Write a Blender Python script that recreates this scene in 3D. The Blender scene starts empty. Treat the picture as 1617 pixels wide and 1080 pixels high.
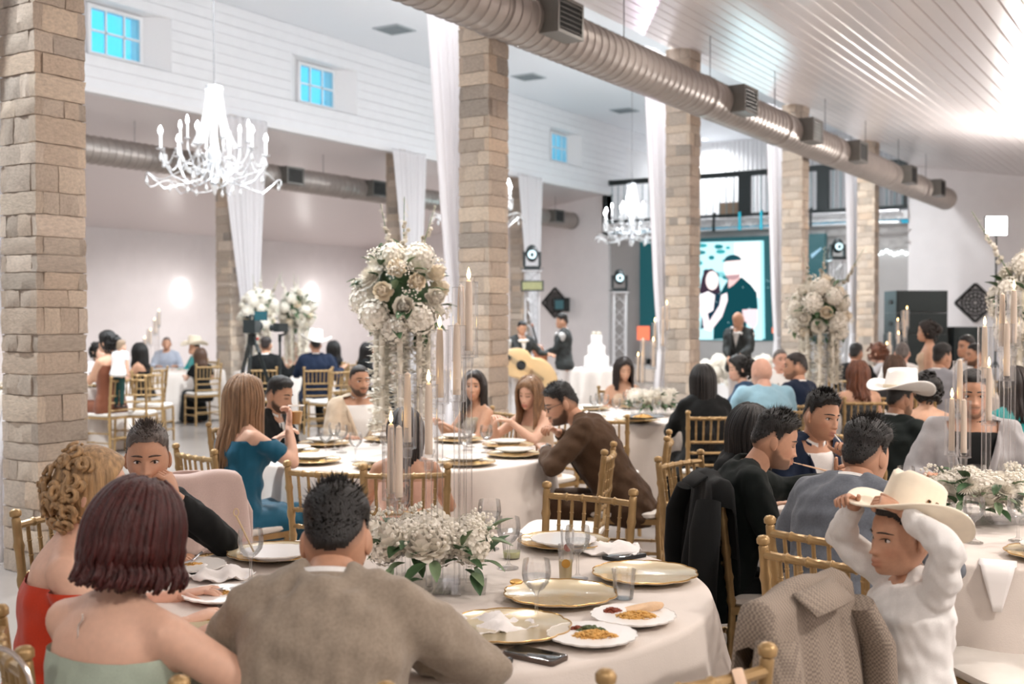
import bpy, bmesh, math, random
import numpy as np
from mathutils import Vector, Matrix

# ---------------------------------------------------------------- camera, world, exposure
sc = bpy.context.scene
FPX = 1783.0; HOR = 503.0; EYE = 1.6; TH = math.radians(32.4)
PH = math.atan((540 - HOR) / FPX)
cam = bpy.data.objects.new('camera', bpy.data.cameras.new('camera'))
sc.collection.objects.link(cam); sc.camera = cam
cam.location = (0, 0, EYE); cam.rotation_euler = (math.pi / 2 - PH, 0, TH)
cam.data.sensor_width = 36; cam.data.lens = 36 * FPX / 1617; cam.data.clip_end = 200
cam.data.dof.use_dof = True; cam.data.dof.focus_distance = 3.9; cam.data.dof.aperture_fstop = 3.2
sc.view_settings.view_transform = 'Standard'; sc.view_settings.look = 'None'
sc.view_settings.gamma = 1.0; sc.view_settings.use_curve_mapping = False
sc.view_settings.exposure = 0.86
w = bpy.data.worlds.new('dusk_sky'); sc.world = w; w.use_nodes = True
w.node_tree.nodes['Background'].inputs[0].default_value = (0.05, 0.52, 0.78, 1)
w.node_tree.nodes['Background'].inputs[1].default_value = 1.15
sc.cycles.max_bounces = 9; sc.cycles.diffuse_bounces = 4; sc.cycles.transparent_max_bounces = 24
sc.cycles.caustics_reflective = False; sc.cycles.caustics_refractive = False
sc.cycles.sample_clamp_indirect = 4.0

Z = np.array([0, 0, 1.0])
FW = np.array([-math.sin(TH), math.cos(TH), 0]); RT = np.array([math.cos(TH), math.sin(TH), 0])
def LD(lat, d, z=0.0): return FW * d + RT * lat + Z * z
def PX(px, d, z=0.0): return LD((px - 808.5) / FPX * d, d, z)       # ground spot below a pixel column at a known depth
def zpx(py, d): return EYE - (py - HOR) / FPX * d
def ray(px, py):
    fp = FW * math.cos(PH) - Z * math.sin(PH); up = Z * math.cos(PH) + FW * math.sin(PH)
    return fp + RT * (px - 808.5) / FPX + up * (540 - py) / FPX
def onX(px, py, X): r = ray(px, py); return np.array([0, 0, EYE]) + r * (X / r[0])
def onY(px, py, Y): r = ray(px, py); return np.array([0, 0, EYE]) + r * (Y / r[1])
def onZ(px, py, z): r = ray(px, py); return np.array([0, 0, EYE]) + r * ((z - EYE) / r[2])
def head_to(a, b): return math.atan2(-(b[0] - a[0]), b[1] - a[1])   # z rotation that turns +Y from a towards b

def lin(c):
    c = c / 255.0
    return c / 12.92 if c <= .04045 else ((c + .055) / 1.055) ** 2.4
def rgb(r, g, b): return (lin(r), lin(g), lin(b), 1)

rnd = random.Random(7)
nrng = np.random.default_rng(11)

# ---------------------------------------------------------------- materials
MATS = {}
def mat(name, col, rough=.6, metal=0, noise=0, nscale=20, bump=0, bscale=60, spec=.5, trans=0, emit=None, estr=0,
        sheen=0, stripe=None, objrand=None, stretch=None, coat=0, attr=None):
    if name in MATS: return MATS[name]
    m = bpy.data.materials.new(name); m.use_nodes = True
    nt = m.node_tree; N = nt.nodes; L = nt.links
    b = N['Principled BSDF']
    b.inputs['Base Color'].default_value = col; b.inputs['Roughness'].default_value = rough
    b.inputs['Metallic'].default_value = metal; b.inputs['Specular IOR Level'].default_value = spec
    if trans: b.inputs['Transmission Weight'].default_value = trans
    if sheen: b.inputs['Sheen Weight'].default_value = sheen
    if coat: b.inputs['Coat Weight'].default_value = coat
    if emit: b.inputs['Emission Color'].default_value = emit; b.inputs['Emission Strength'].default_value = estr
    csock = None
    tc = N.new('ShaderNodeTexCoord'); vec = tc.outputs['Object']
    if stretch:
        mp = N.new('ShaderNodeMapping'); mp.inputs['Scale'].default_value = stretch
        L.new(vec, mp.inputs['Vector']); vec = mp.outputs['Vector']
    if attr:
        at = N.new('ShaderNodeAttribute'); at.attribute_name = attr; csock = at.outputs['Color']
    if noise:
        nz = N.new('ShaderNodeTexNoise'); nz.inputs['Scale'].default_value = nscale; nz.inputs['Detail'].default_value = 5
        L.new(vec, nz.inputs['Vector'])
        mr = N.new('ShaderNodeMapRange'); mr.inputs['From Min'].default_value = .3; mr.inputs['From Max'].default_value = .7
        mr.inputs['To Min'].default_value = 1 - noise; mr.inputs['To Max'].default_value = 1 + noise
        L.new(nz.outputs['Fac'], mr.inputs['Value'])
        mx = N.new('ShaderNodeVectorMath'); mx.operation = 'SCALE'
        if csock: L.new(csock, mx.inputs[0])
        else: mx.inputs[0].default_value = col[:3]
        L.new(mr.outputs['Result'], mx.inputs['Scale']); csock = mx.outputs['Vector']
    if objrand:
        oi = N.new('ShaderNodeObjectInfo'); cr = N.new('ShaderNodeValToRGB')
        e = cr.color_ramp.elements; k = len(objrand)
        while len(e) < k: e.new(.5)
        for i, c in enumerate(objrand): e[i].position = i / max(k - 1, 1); e[i].color = c
        L.new(oi.outputs['Random'], cr.inputs['Fac'])
        if csock:
            mm = N.new('ShaderNodeMix'); mm.data_type = 'RGBA'; mm.blend_type = 'MULTIPLY'; mm.inputs[0].default_value = 1
            L.new(csock, mm.inputs[6]); L.new(cr.outputs['Color'], mm.inputs[7]); csock = mm.outputs[2]
        else: csock = cr.outputs['Color']
    hsock = None
    if bump:
        bn = N.new('ShaderNodeTexNoise'); bn.inputs['Scale'].default_value = bscale; bn.inputs['Detail'].default_value = 4
        L.new(vec, bn.inputs['Vector']); hsock = bn.outputs['Fac']
    if stripe:                                     # (axis, pitch, groove share): grooves between far boards
        ax, pitch, gw = stripe
        sx = N.new('ShaderNodeSeparateXYZ'); L.new(tc.outputs['Object'], sx.inputs[0])
        d = N.new('ShaderNodeMath'); d.operation = 'DIVIDE'; d.inputs[1].default_value = pitch; L.new(sx.outputs[ax], d.inputs[0])
        fr = N.new('ShaderNodeMath'); fr.operation = 'FRACT'; L.new(d.outputs[0], fr.inputs[0])
        gt = N.new('ShaderNodeMath'); gt.operation = 'GREATER_THAN'; gt.inputs[1].default_value = gw; L.new(fr.outputs[0], gt.inputs[0])
        hsock = gt.outputs[0]; bump = bump or .5
    if hsock:
        bp = N.new('ShaderNodeBump'); bp.inputs['Strength'].default_value = min(bump, 1); bp.inputs['Distance'].default_value = .01
        L.new(hsock, bp.inputs['Height']); L.new(bp.outputs['Normal'], b.inputs['Normal'])
    if csock: L.new(csock, b.inputs['Base Color'])
    MATS[name] = m
    return m
def emis(name, col, s):
    if name in MATS: return MATS[name]
    m = bpy.data.materials.new(name); m.use_nodes = True; nt = m.node_tree
    nt.nodes.remove(nt.nodes['Principled BSDF'])
    e = nt.nodes.new('ShaderNodeEmission'); e.inputs[0].default_value = col; e.inputs[1].default_value = s
    nt.links.new(e.outputs[0], nt.nodes['Material Output'].inputs[0]); MATS[name] = m
    return m
def clear(name, tint=(1, 1, 1, 1), gloss=.12):
    """thin clear glass or acrylic: lets light through, with a fresnel sheen"""
    if name in MATS: return MATS[name]
    m = bpy.data.materials.new(name); m.use_nodes = True; nt = m.node_tree; N = nt.nodes; L = nt.links
    N.remove(N['Principled BSDF'])
    t = N.new('ShaderNodeBsdfTransparent'); t.inputs[0].default_value = tint
    g = N.new('ShaderNodeBsdfGlossy'); g.inputs['Roughness'].default_value = .04
    lw = N.new('ShaderNodeLayerWeight'); lw.inputs['Blend'].default_value = .35
    mr = N.new('ShaderNodeMapRange'); mr.inputs['To Min'].default_value = gloss * .35; mr.inputs['To Max'].default_value = min(1, gloss * 3)
    L.new(lw.outputs['Fresnel'], mr.inputs['Value'])
    mx = N.new('ShaderNodeMixShader'); L.new(mr.outputs[0], mx.inputs[0]); L.new(t.outputs[0], mx.inputs[1]); L.new(g.outputs[0], mx.inputs[2])
    L.new(mx.outputs[0], N['Material Output'].inputs[0]); MATS[name] = m
    return m

# ---------------------------------------------------------------- mesh helpers
COL = sc.collection
def frame_of(d):
    d = np.asarray(d, float); d = d / (np.linalg.norm(d) + 1e-12)
    h = np.array([0, 0, 1.0]) if abs(d[2]) < .9 else np.array([0, 1.0, 0])
    x = np.cross(h, d); x /= np.linalg.norm(x) + 1e-12
    return x, np.cross(d, x), d
class MB:
    def __init__(s): s.v = []; s.f = []; s.n = 0
    def add(s, verts, faces):
        verts = np.asarray(verts, float); s.v.append(verts); o = s.n
        s.f.extend([tuple(i + o for i in f) for f in faces]); s.n += len(verts); return s
    def box(s, c, size, R=None):
        x, y, z = np.asarray(size, float) / 2
        p = np.array([[-x,-y,-z],[x,-y,-z],[x,y,-z],[-x,y,-z],[-x,-y,z],[x,-y,z],[x,y,z],[-x,y,z]])
        if R is not None: p = p @ np.asarray(R).T
        return s.add(p + np.asarray(c, float), [(0,3,2,1),(4,5,6,7),(0,1,5,4),(1,2,6,5),(2,3,7,6),(3,0,4,7)])
    def box2(s, a, b):
        a = np.asarray(a, float); b = np.asarray(b, float); return s.box((a + b) / 2, np.abs(b - a))
    def quad(s, pts): return s.add(pts, [tuple(range(len(pts)))])
    def tube(s, pts, rad, seg=8, cap=True, closed=False, flat=1.0):
        pts = np.asarray(pts, float); n = len(pts)
        rad = np.full(n, rad) if np.isscalar(rad) else np.asarray(rad, float)
        if closed: tan = np.roll(pts, -1, 0) - np.roll(pts, 1, 0)
        else: tan = np.gradient(pts, axis=0)
        x, y, _ = frame_of(tan[0]); V = np.empty((n, seg, 3)); a = np.arange(seg) * 2 * math.pi / seg
        for i in range(n):
            t = tan[i] / (np.linalg.norm(tan[i]) + 1e-12)
            x = x - t * (x @ t); x /= np.linalg.norm(x) + 1e-12; y = np.cross(t, x)
            V[i] = pts[i] + rad[i] * (np.outer(np.cos(a), x) + flat * np.outer(np.sin(a), y))
        F = []
        for i in range(n if closed else n - 1):
            j = (i + 1) % n
            for k in range(seg):
                l = (k + 1) % seg; F.append((i*seg+k, i*seg+l, j*seg+l, j*seg+k))
        if cap and not closed:
            F.append(tuple(range(seg))[::-1]); F.append(tuple((n-1)*seg + k for k in range(seg)))
        return s.add(V.reshape(-1, 3), F)
    def lathe(s, prof, seg=24, c=(0,0,0), axis=None, wob=None):
        """prof: list of (r, z)"""
        prof = np.asarray(prof, float); n = len(prof); a = np.arange(seg) * 2 * math.pi / seg
        if axis is None: x, y, z = np.eye(3)
        else: x, y, z = frame_of(axis)
        V = np.empty((n, seg, 3))
        for i, (r, h) in enumerate(prof):
            rr = r if wob is None else r * wob(a, i / max(n - 1, 1))
            V[i] = np.asarray(c) + np.outer(np.cos(a) * rr, x) + np.outer(np.sin(a) * rr, y) + h * z
        F = [(i*seg+k, i*seg+(k+1)%seg, (i+1)*seg+(k+1)%seg, (i+1)*seg+k) for i in range(n-1) for k in range(seg)]
        if prof[0][0] > 1e-6: F.append(tuple(range(seg))[::-1])
        if prof[-1][0] > 1e-6: F.append(tuple((n-1)*seg+k for k in range(seg)))
        return s.add(V.reshape(-1, 3), F)
    def ell(s, c, r, nu=16, nv=10, R=None):
        r = np.full(3, r) if np.isscalar(r) else np.asarray(r, float)
        V = [(0, 0, 1)]
        for i in range(1, nv):
            p = math.pi * i / nv
            for k in range(nu): t = 2 * math.pi * k / nu; V.append((math.sin(p)*math.cos(t), math.sin(p)*math.sin(t), math.cos(p)))
        V.append((0, 0, -1)); V = np.array(V) * r
        if R is not None: V = V @ np.asarray(R).T
        F = [(0, 1 + k, 1 + (k+1) % nu) for k in range(nu)]
        for i in range(nv - 2):
            for k in range(nu): a = 1 + i*nu; F.append((a+k, a+nu+k, a+nu+(k+1)%nu, a+(k+1)%nu))
        e = 1 + (nv-1)*nu; a = 1 + (nv-2)*nu
        F += [(e, a + (k+1) % nu, a + k) for k in range(nu)]
        return s.add(V + np.asarray(c, float), F)
    def rings(s, R, cap=True):
        """R: array (n, seg, 3) of rings"""
        R = np.asarray(R, float); n, seg = R.shape[:2]
        F = [(i*seg+k, i*seg+(k+1)%seg, (i+1)*seg+(k+1)%seg, (i+1)*seg+k) for i in range(n-1) for k in range(seg)]
        if cap: F.append(tuple(range(seg))[::-1]); F.append(tuple((n-1)*seg+k for k in range(seg)))
        return s.add(R.reshape(-1, 3), F)
    def grid(s, V, nu, nv):
        """V (nv*nu,3) row-major"""
        return s.add(V, [(j*nu+i, j*nu+i+1, (j+1)*nu+i+1, (j+1)*nu+i) for j in range(nv-1) for i in range(nu-1)])
    def verts(s): return np.concatenate(s.v) if s.v else np.zeros((0, 3))
    def mesh(s, name, m, smooth=40):
        me = bpy.data.meshes.new(name)
        me.from_pydata(s.verts().tolist(), [], s.f); me.update()
        if m is not None: me.materials.append(m)
        if smooth:
            me.polygons.foreach_set('use_smooth', np.ones(len(me.polygons), bool))
            if smooth < 180: me.set_sharp_from_angle(angle=math.radians(smooth))
        return me
def fixn(me):
    b = bmesh.new(); b.from_mesh(me); bmesh.ops.recalc_face_normals(b, faces=b.faces); b.to_mesh(me); b.free(); return me
def obj(name, me, parent=None, loc=None, rz=None, scale=None, label=None, kind=None):
    o = bpy.data.objects.new(name, me); COL.objects.link(o)
    if parent is not None: o.parent = parent
    if loc is not None: o.location = tuple(loc)
    if rz is not None: o.rotation_euler = (0, 0, rz) if np.isscalar(rz) else tuple(rz)
    if scale is not None: o.scale = (scale,) * 3 if np.isscalar(scale) else tuple(scale)
    if label: o['label'] = label
    if kind: o['kind'] = kind
    return o
def tag(o, label, cat, group=None):
    o['label'] = label; o['category'] = cat
    if group: o['group'] = group
    return o
def thing(name, label, cat, loc=(0, 0, 0), rz=0, group=None):
    o = bpy.data.objects.new(name, None); COL.objects.link(o); o.empty_display_size = .1
    o.location = tuple(loc); o.rotation_euler = (0, 0, rz) if np.isscalar(rz) else tuple(rz)
    return tag(o, label, cat, group)
def struct(name, me, label=None):
    o = obj(name, me); o['kind'] = 'structure'
    if label: o['label'] = label
    return o
def dup(root, loc, rz=None, label=None, group=None):
    def cp(o, p):
        c = o.copy(); COL.objects.link(c); c.parent = p
        for ch in KIDS.get(o.name, ()): cp(ch, c)
        return c
    def reg(o):
        KIDS[o.name] = list(o.children)
        for ch in KIDS[o.name]: reg(ch)
    if root.name not in KIDS: reg(root)
    r = cp(root, None); r.location = tuple(loc)
    if rz is not None: r.rotation_euler = (0, 0, rz) if np.isscalar(rz) else tuple(rz)
    if label: r['label'] = label
    if group: r['group'] = group
    return r
KIDS = {}
def light(name, kind, loc, power, col=(1, 1, 1), size=.1, rot=None, parent=None, spot=None):
    l = bpy.data.lights.new(name, kind); l.energy = power; l.color = col
    if kind == 'AREA': l.size = size
    else: l.shadow_soft_size = size
    if spot: l.spot_size = math.radians(spot); l.spot_blend = .8
    o = bpy.data.objects.new(name, l); COL.objects.link(o); o.location = tuple(loc)
    if rot is not None: o.rotation_euler = rot
    if parent: o.parent = parent
    return o
def lookrot(src, dst): return (Vector(dst) - Vector(src)).to_track_quat('-Z', 'Y').to_euler()

# ---------------------------------------------------------------- the hall
XR1, XR2 = -6.4, -15.0                # near and far pillar rows
XWL, XWR = -23.5, 3.0                 # outer walls
YB, YF = 28.6, -5.0                   # stage end, end behind the camera
ZE, ZN, SLOPE = 5.3, 7.1, .17         # aisle ceiling at the pillars, nave ceiling, aisle slope
PW = .36
RY = [4.5, 9.55, 14.5, 19.3, 24.0]    # pillars along the near row
RY2 = [14.3, 19.1, 24.0]

WHITE = rgb(236, 234, 235)
M_wall = mat('white_board_wall', rgb(238, 233, 233), .55, noise=.02, nscale=3, stripe=(1, .22, .05), bump=.15)
M_wallx = mat('white_panel_wall', rgb(238, 233, 233), .5, noise=.02, nscale=3, stripe=(0, .25, .05), bump=.15)
M_plain = mat('white_paint', rgb(240, 239, 240), .5)
M_plank = mat('white_gloss_plank', rgb(232, 225, 224), .28, noise=.015, nscale=4)
M_ceilL = mat('white_gloss_board', rgb(232, 224, 223), .3, stripe=(0, .15, .06), bump=.2)
M_ceilN = mat('white_nave_board', rgb(238, 241, 245), .5, stripe=(0, .2, .04), bump=.12)
M_floor = mat('polished_concrete', rgb(148, 141, 136), .22, noise=.08, nscale=.9, bump=.04, bscale=14)
M_grey = mat('grey_stage_wall', rgb(176, 172, 170), .4, noise=.04, nscale=2)
M_black = mat('black_metal', (.010, .016, .017, 1), .45)

struct('floor', MB().box2((XWL, YF, -.1), (XWR, 34, 0)).mesh('floor', M_floor, 0))
struct('wall_left', MB().box2((XWL - .2, YF, 0), (XWL, YB, 4.3)).mesh('wall_left', M_wall, 0))
struct('wall_right', MB().box2((XWR, YF, 0), (XWR + .2, YB, 4.3)).mesh('wall_right', M_wall, 0))
struct('wall_behind', MB().box2((XWL - .2, YF - .2, 0), (XWR + .2, YF, 7.3)).mesh('wall_behind', M_wallx, 0))
struct('wall_back_right', MB().box2((XR1 - .25, YB, 0), (XWR + .2, YB + .2, 5.7)).mesh('wall_back', M_wallx, 0))
struct('wall_back_left', MB().box2((XWL - .2, YB, 0), (XR2 + .1, YB + .2, 7.2)).mesh('wall_back', M_wallx, 0))
struct('ceiling_nave', MB().box2((XR2 - .3, YF, ZN), (XR1 + .2, 34, ZN + .15)).mesh('ceiling', M_ceilN, 0))
# left aisle ceiling, one sloping slab (its boards are finer than the eye tells apart)
zo = ZE - SLOPE * (XR2 - XWL)
struct('ceiling_left', MB().add([(XR2 + .1, YF, ZE - .13), (XR2 + .1, YB, ZE - .13), (XWL, YB, zo), (XWL, YF, zo),
      (XR2 + .15, YF, ZE + .05), (XR2 + .15, YB, ZE + .05), (XWL, YB, zo + .12), (XWL, YF, zo + .12)],
      [(0,1,2,3),(4,7,6,5),(0,4,5,1),(1,5,6,2),(2,6,7,3),(3,7,4,0)]).mesh('ceiling', M_ceilL, 0))
struct('trim_clerestory', MB().box2((XR2 - .02, YF, ZE - .21), (XR2 + .17, YB, ZE - .12)).mesh('trim', M_plain, 0))
# right aisle ceiling: backing plus real boards running the length of the hall
cr = bpy.data.objects.new('ceiling_right', None); COL.objects.link(cr); cr['kind'] = 'structure'
def zc(x): return ZE - SLOPE * (x - XR1)
obj('backing', MB().add([(XR1 - .15, YF, zc(XR1) + .06), (XR1 - .15, YB, zc(XR1) + .06), (XWR, YB, zc(XWR) + .03), (XWR, YF, zc(XWR) + .03),
      (XR1 - .15, YF, zc(XR1) + .2), (XR1 - .15, YB, zc(XR1) + .2), (XWR, YB, zc(XWR) + .2), (XWR, YF, zc(XWR) + .2)],
      [(0,1,2,3),(4,7,6,5),(0,4,5,1),(1,5,6,2),(2,6,7,3),(3,7,4,0)]).mesh('backing', M_plain, 0), cr)
PITCH = .2; L_ = YB - YF; ang = math.atan(SLOPE)
pm = MB().add([(-.094,0,0),(-.094,L_,0),(-.086,0,-.008),(-.086,L_,-.008),(.086,0,-.008),(.086,L_,-.008),(.094,0,0),(.094,L_,0),(-.094,0,.03),(-.094,L_,.03),(.094,0,.03),(.094,L_,.03)],
     [(0,2,3,1),(2,4,5,3),(4,6,7,5),(8,0,1,9),(6,10,11,7),(0,8,10,6,4,2),(1,3,5,7,11,9)]).mesh('plank', M_plank, 0)
x = XR1 - .05
while x < XWR - .05:
    obj('plank', pm, cr, (x, YF, zc(x) + .008), (0, ang, 0)); x += PITCH * math.cos(ang)
# clerestory wall over the far pillar row: shiplap boards, split round the windows
WIN = []
for (x0, x1, y0, y1) in ((158, 222, 28, 100), (469, 526, 113, 172), (867, 894, 221, 259), (992, 1010, 256, 287)):
    a = onX(x0, (y0 + y1) / 2, XR2 - .1); b = onX(x1, (y0 + y1) / 2, XR2 - .1)
    WIN.append([a[1], b[1]])
WIN[0][0] = WIN[0][1] - 1.15
WIN = [(b - 1.05 if i != 2 else b - .9, b) for i, (a, b) in enumerate(WIN)]
WZ = (5.72, 6.52)
cw = bpy.data.objects.new('wall_clerestory', None); COL.objects.link(cw); cw['kind'] = 'structure'
M_ship = mat('white_shiplap', rgb(240, 240, 242), .45, noise=.015, nscale=5)
z = ZE - .15; n_b = 11; bh = (ZN - z) / n_b
for i in range(n_b):
    z0, z1 = z + i * bh, z + (i + 1) * bh - .006
    if z1 > WZ[0] and z0 < WZ[1]:
        cuts = [YF] + sum([[a - .40, b + .42] for a, b in WIN], []) + [34]
    else: cuts = [YF, 34]
    for k in range(0, len(cuts), 2):
        if cuts[k + 1] - cuts[k] > .05:
            obj('plank', MB().box2((XR2 - .02, cuts[k], z0), (XR2 + .15 + .004 * (i % 2), cuts[k + 1], z1)).mesh('plank', M_ship, 0), cw)
M_glass = clear('window_glass', (.9, .97, 1, 1), .1)
for i, (a, b) in enumerate(WIN):
    wr = bpy.data.objects.new('window_%d' % (i + 1), None); COL.objects.link(wr); wr['kind'] = 'structure'
    wr.location = (XR2 - .12, a, WZ[0])
    W, H = b - a, WZ[1] - WZ[0]
    obj('window_frame', MB().box2((0, 0, 0), (.08, .06, H)).box2((0, W - .06, 0), (.08, W, H)).box2((0, .06, 0), (.08, W - .06, .06))
        .box2((0, .06, H - .06), (.08, W - .06, H)).mesh('frame', M_plain, 0), wr)
    # reveal: sill, head and the splayed jamb on the far side
    zl = ZE - .15 + math.floor((WZ[0] - ZE + .15) / bh) * bh - WZ[0]; zh_ = ZE - .15 + math.ceil((WZ[1] - ZE + .15) / bh) * bh - WZ[0]
    obj('reveal', MB().add([(0, W, -.02), (.27, W + .42, zl), (.27, W + .42, zh_), (0, W, H + .02), (0, 0, -.02), (.27, -.40, zl), (.27, -.40, zh_), (0, 0, H + .02)],
        [(0,1,2,3), (4,5,1,0), (7,3,2,6), (4,7,6,5)]).mesh('reveal', M_plain, 0), wr)
    for k in (1, 2): obj('muntin', MB().box2((.02, W*k/3 - .015, .06), (.06, W*k/3 + .015, H - .06)).mesh('muntin', M_plain, 0), wr)
    obj('muntin', MB().box2((.02, .06, H/2 - .015), (.06, W - .06, H/2 + .015)).mesh('muntin', M_plain, 0), wr)
    for k in range(3):
        for j in range(2):
            obj('pane', MB().box2((.035, .06 + (W - .12)*k/3, .06 + (H - .12)*j/2), (.041, .06 + (W - .12)*(k+1)/3, .06 + (H - .12)*(j+1)/2)).mesh('pane', M_glass, 0), wr)
    # outer wall leaf beside the opening
struct('wall_outer_nave', MB().box2((XR2 - .32, YF, ZE - .15), (XR2 - .12, 34, WZ[0] + .01)).box2((XR2 - .32, YF, WZ[1] - .01), (XR2 - .12, 34, ZN))
       .mesh('wall', M_plain, 0))
prev = YF
mbw = MB()
for a, b in WIN: mbw.box2((XR2 - .32, prev, WZ[0]), (XR2 - .12, a + .02, WZ[1])); prev = b - .02
mbw.box2((XR2 - .32, prev, WZ[0]), (XR2 - .12, 34, WZ[1]))
struct('wall_outer_piers', mbw.mesh('wall', M_plain, 0))
struct('wall_header_near', MB().box2((XR1 - .15, YF, ZE + .06), (XR1 + .15, 34, ZN)).mesh('wall', M_plain, 0))
# stage end: grey wall, mezzanine, corrugated wall behind it
struct('wall_stage', MB().box2((XR2 + .1, YB + .12, 0), (XR1 - .25, YB + .3, 3.95)).mesh('wall', M_grey, 0))
struct('wall_mezzanine_sides', MB().box2((XR2 - .1, YB, 3.95), (XR2 + .1, 34, ZN)).box2((XR1 - .25, YB + .2, 3.95), (XR1 - .1, 34, ZN)).mesh('wall', M_plain, 0))
cg = MB(); n = 60; xs = np.linspace(XR2, XR1, n * 4 + 1); pr = np.tile([0, 0, .04, .04], n + 1)[:n * 4 + 1]
V = np.concatenate([np.stack([xs, 33.2 + pr, np.full_like(xs, zz)], 1) for zz in (4.2, ZN)]); cg.grid(V, len(xs), 2)
struct('wall_corrugated', cg.mesh('corrugated', M_plain, 20))
struct('floor_mezzanine', MB().box2((XR2, YB - .1, 4.05), (XR1 - .25, 33.3, 4.25)).mesh('slab', M_plain, 0))

# ---------------------------------------------------------------- ceiling lights: one real, the rest added as fill
def downlight(loc, power, col, label, group, spot=160, size=.12):  # serves the real balcony light and the added fill lights
    t = thing('real_or_added_downlight', label, 'ceiling light', loc, 0, group)
    obj('trim', MB().lathe([(.07, -.004), (.10, -.012), (.10, 0), (.07, 0)], 20).mesh('trim', M_plain), t)
    obj('lens', MB().lathe([(0, -.006), (.07, -.006)], 20).mesh('lens', emis('downlight_lens', (1, .97, .93, 1), 12)), t)
    light('downlight', 'SPOT', (0, 0, -.05), power, col, size, (0, 0, 0), t, spot)
NC = (.92, .97, 1)
for y, pw in ((3, 1150), (9, 1150), (15, 1150), (20.5, 1050), (25.2, 480)):
    downlight((-8.0, y, ZN), pw, NC, 'added round fill light in the high white ceiling over the hall centre', 'added nave fill lights')  # added lamps hidden from view, brightening the nave
for y in (1, 5):
    downlight((-11.8, y, ZN), 420, NC, 'added round fill light in the high white ceiling over the hall centre', 'added nave fill lights')  # more added nave lamps, there only for their light
p = onZ(1113, 220, ZN)
downlight((p[0], p[1], ZN), 200, (.95, .98, 1), 'recessed round light in the high ceiling above the balcony front', 'balcony downlight')
WC = (1, .92, .85)
for (x, y, pw) in ((-1.6, -2.4, 130), (.8, -.3, 130), (2.2, 3.0, 290), (-2.6, 6.2, 120), (.4, 6.8, 190), (-4.2, 5.6, 130), (-4.3, 10.8, 130), (1.9, 8.5, 420), (1.9, 14, 420), (1.9, 20, 380)):
    downlight((x, y, zc(x)), pw, WC, 'added round warm fill light in the sloping plank ceiling', 'added aisle fill lights')  # added lamps above the frame, lighting tables and pillars
for y in (8, 14, 20, 26):
    downlight((-20.5, y, ZE - .13 - (ZE - .13 - zo) * (XR2 + .1 + 20.5) / (XR2 + .1 - XWL)), 400, (1, .94, .92), 'added round warm fill light in the far low ceiling', 'added far aisle fill lights')  # lamps added to brighten the far aisle

# ---------------------------------------------------------------- stone pillars
M_stone = mat('travertine_stone', rgb(255, 255, 255), .85, noise=.16, nscale=9, bump=.5, bscale=26,
              objrand=[rgb(204, 182, 160), rgb(180, 168, 156), rgb(212, 194, 174), rgb(158, 148, 138), rgb(194, 176, 158), rgb(184, 170, 156), rgb(216, 200, 184)])
M_mortar = mat('pale_mortar', rgb(206, 192, 178), .9, noise=.1, nscale=30)
def stone_mesh(seed):
    r = np.random.default_rng(seed); nu, nv = 6, 4
    V = []
    for j in range(nv):
        for i in range(nu):
            x = -.5 + i / (nu - 1); zz = -.5 + j / (nv - 1)
            e = (i in (0, nu - 1)) or (j in (0, nv - 1))
            x += (r.uniform(-.012, .012)); zz += r.uniform(-.02, .02)
            V.append((x * (.985 if e else 1), -.5 + (.06 if e else 0) + r.uniform(-.10, .05), zz * (.97 if e else 1)))
    m = MB(); m.grid(V, nu, nv)
    bd = [i for i in range(nu)] + [j*nu + nu-1 for j in range(1, nv)] + [(nv-1)*nu + i for i in range(nu-2, -1, -1)] + [j*nu for j in range(nv-2, 0, -1)]
    back = [(V[i][0], .5, V[i][2]) for i in bd]; k = len(bd)
    m.v.append(np.array(back)); base = nu*nv; m.n += k
    m.f += [(bd[i], base + i, base + (i+1) % k, bd[(i+1) % k]) for i in range(k)]
    return m.mesh('stone', M_stone, 35)
STONES = [stone_mesh(i) for i in range(10)]
def pillar(x, y, label, group, fine=True, top=ZE):
    r = random.Random(int(x * 100 + y * 10)); t = thing('stone_pillar', label, 'pillar', (x, y, 0), 0, group)
    c = PW / 2 - .012
    obj('core', MB().box2((-c, -c, 0), (c, c, top)).mesh('core', M_mortar, 0), t)
    z = 0; k = 0
    while z < top - .05:
        h = min(r.choice((.11, .13, .14, .15, .17)) if fine else r.uniform(.13, .16), top - z)
        if top - z - h < .06: h = top - z
        for side in range(4):
            a = side * math.pi / 2; off = 0
            L = PW + .004 if (k + side) % 2 else PW - .10
            if fine and r.random() < .42:
                s = r.uniform(.35, .65); segs = [(-.5, -.5 + s), (-.5 + s, .5)]
            else: segs = [(-.5, .5)]
            for (u0, u1) in segs:
                uw = (u1 - u0) * L; uc = (u0 + u1) / 2 * L + off
                th = .062 + r.uniform(-.006, .010); yy = -(PW / 2 - .03) - r.uniform(0, .006)
                px_ = math.cos(a) * uc - math.sin(a) * yy; py_ = math.sin(a) * uc + math.cos(a) * yy
                obj('stone', r.choice(STONES), t, (px_, py_, z + h / 2), a, (uw - .003 + r.uniform(-.004, .008), th, h - .003))
        z += h; k += 1
    return t
nm = ['beside the blonde woman in red', 'behind the seated woman with white earrings', 'beside the big screen', 'behind the tall white flowers', 'nearest the black speaker stack']
for i, y in enumerate(RY): pillar(XR1, y, 'square stone-clad pillar ' + nm[i], 'stone pillars along the near row')
nm = ['wrapped by the drape beside the tripod camera', 'in the far row hidden behind a white drape', 'in the far row beside the lighting truss']
for i, y in enumerate(RY2): pillar(XR2, y, 'square stone-clad pillar ' + nm[i], 'stone pillars along the far row', fine=(i == 0), top=ZE - .12)

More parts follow.
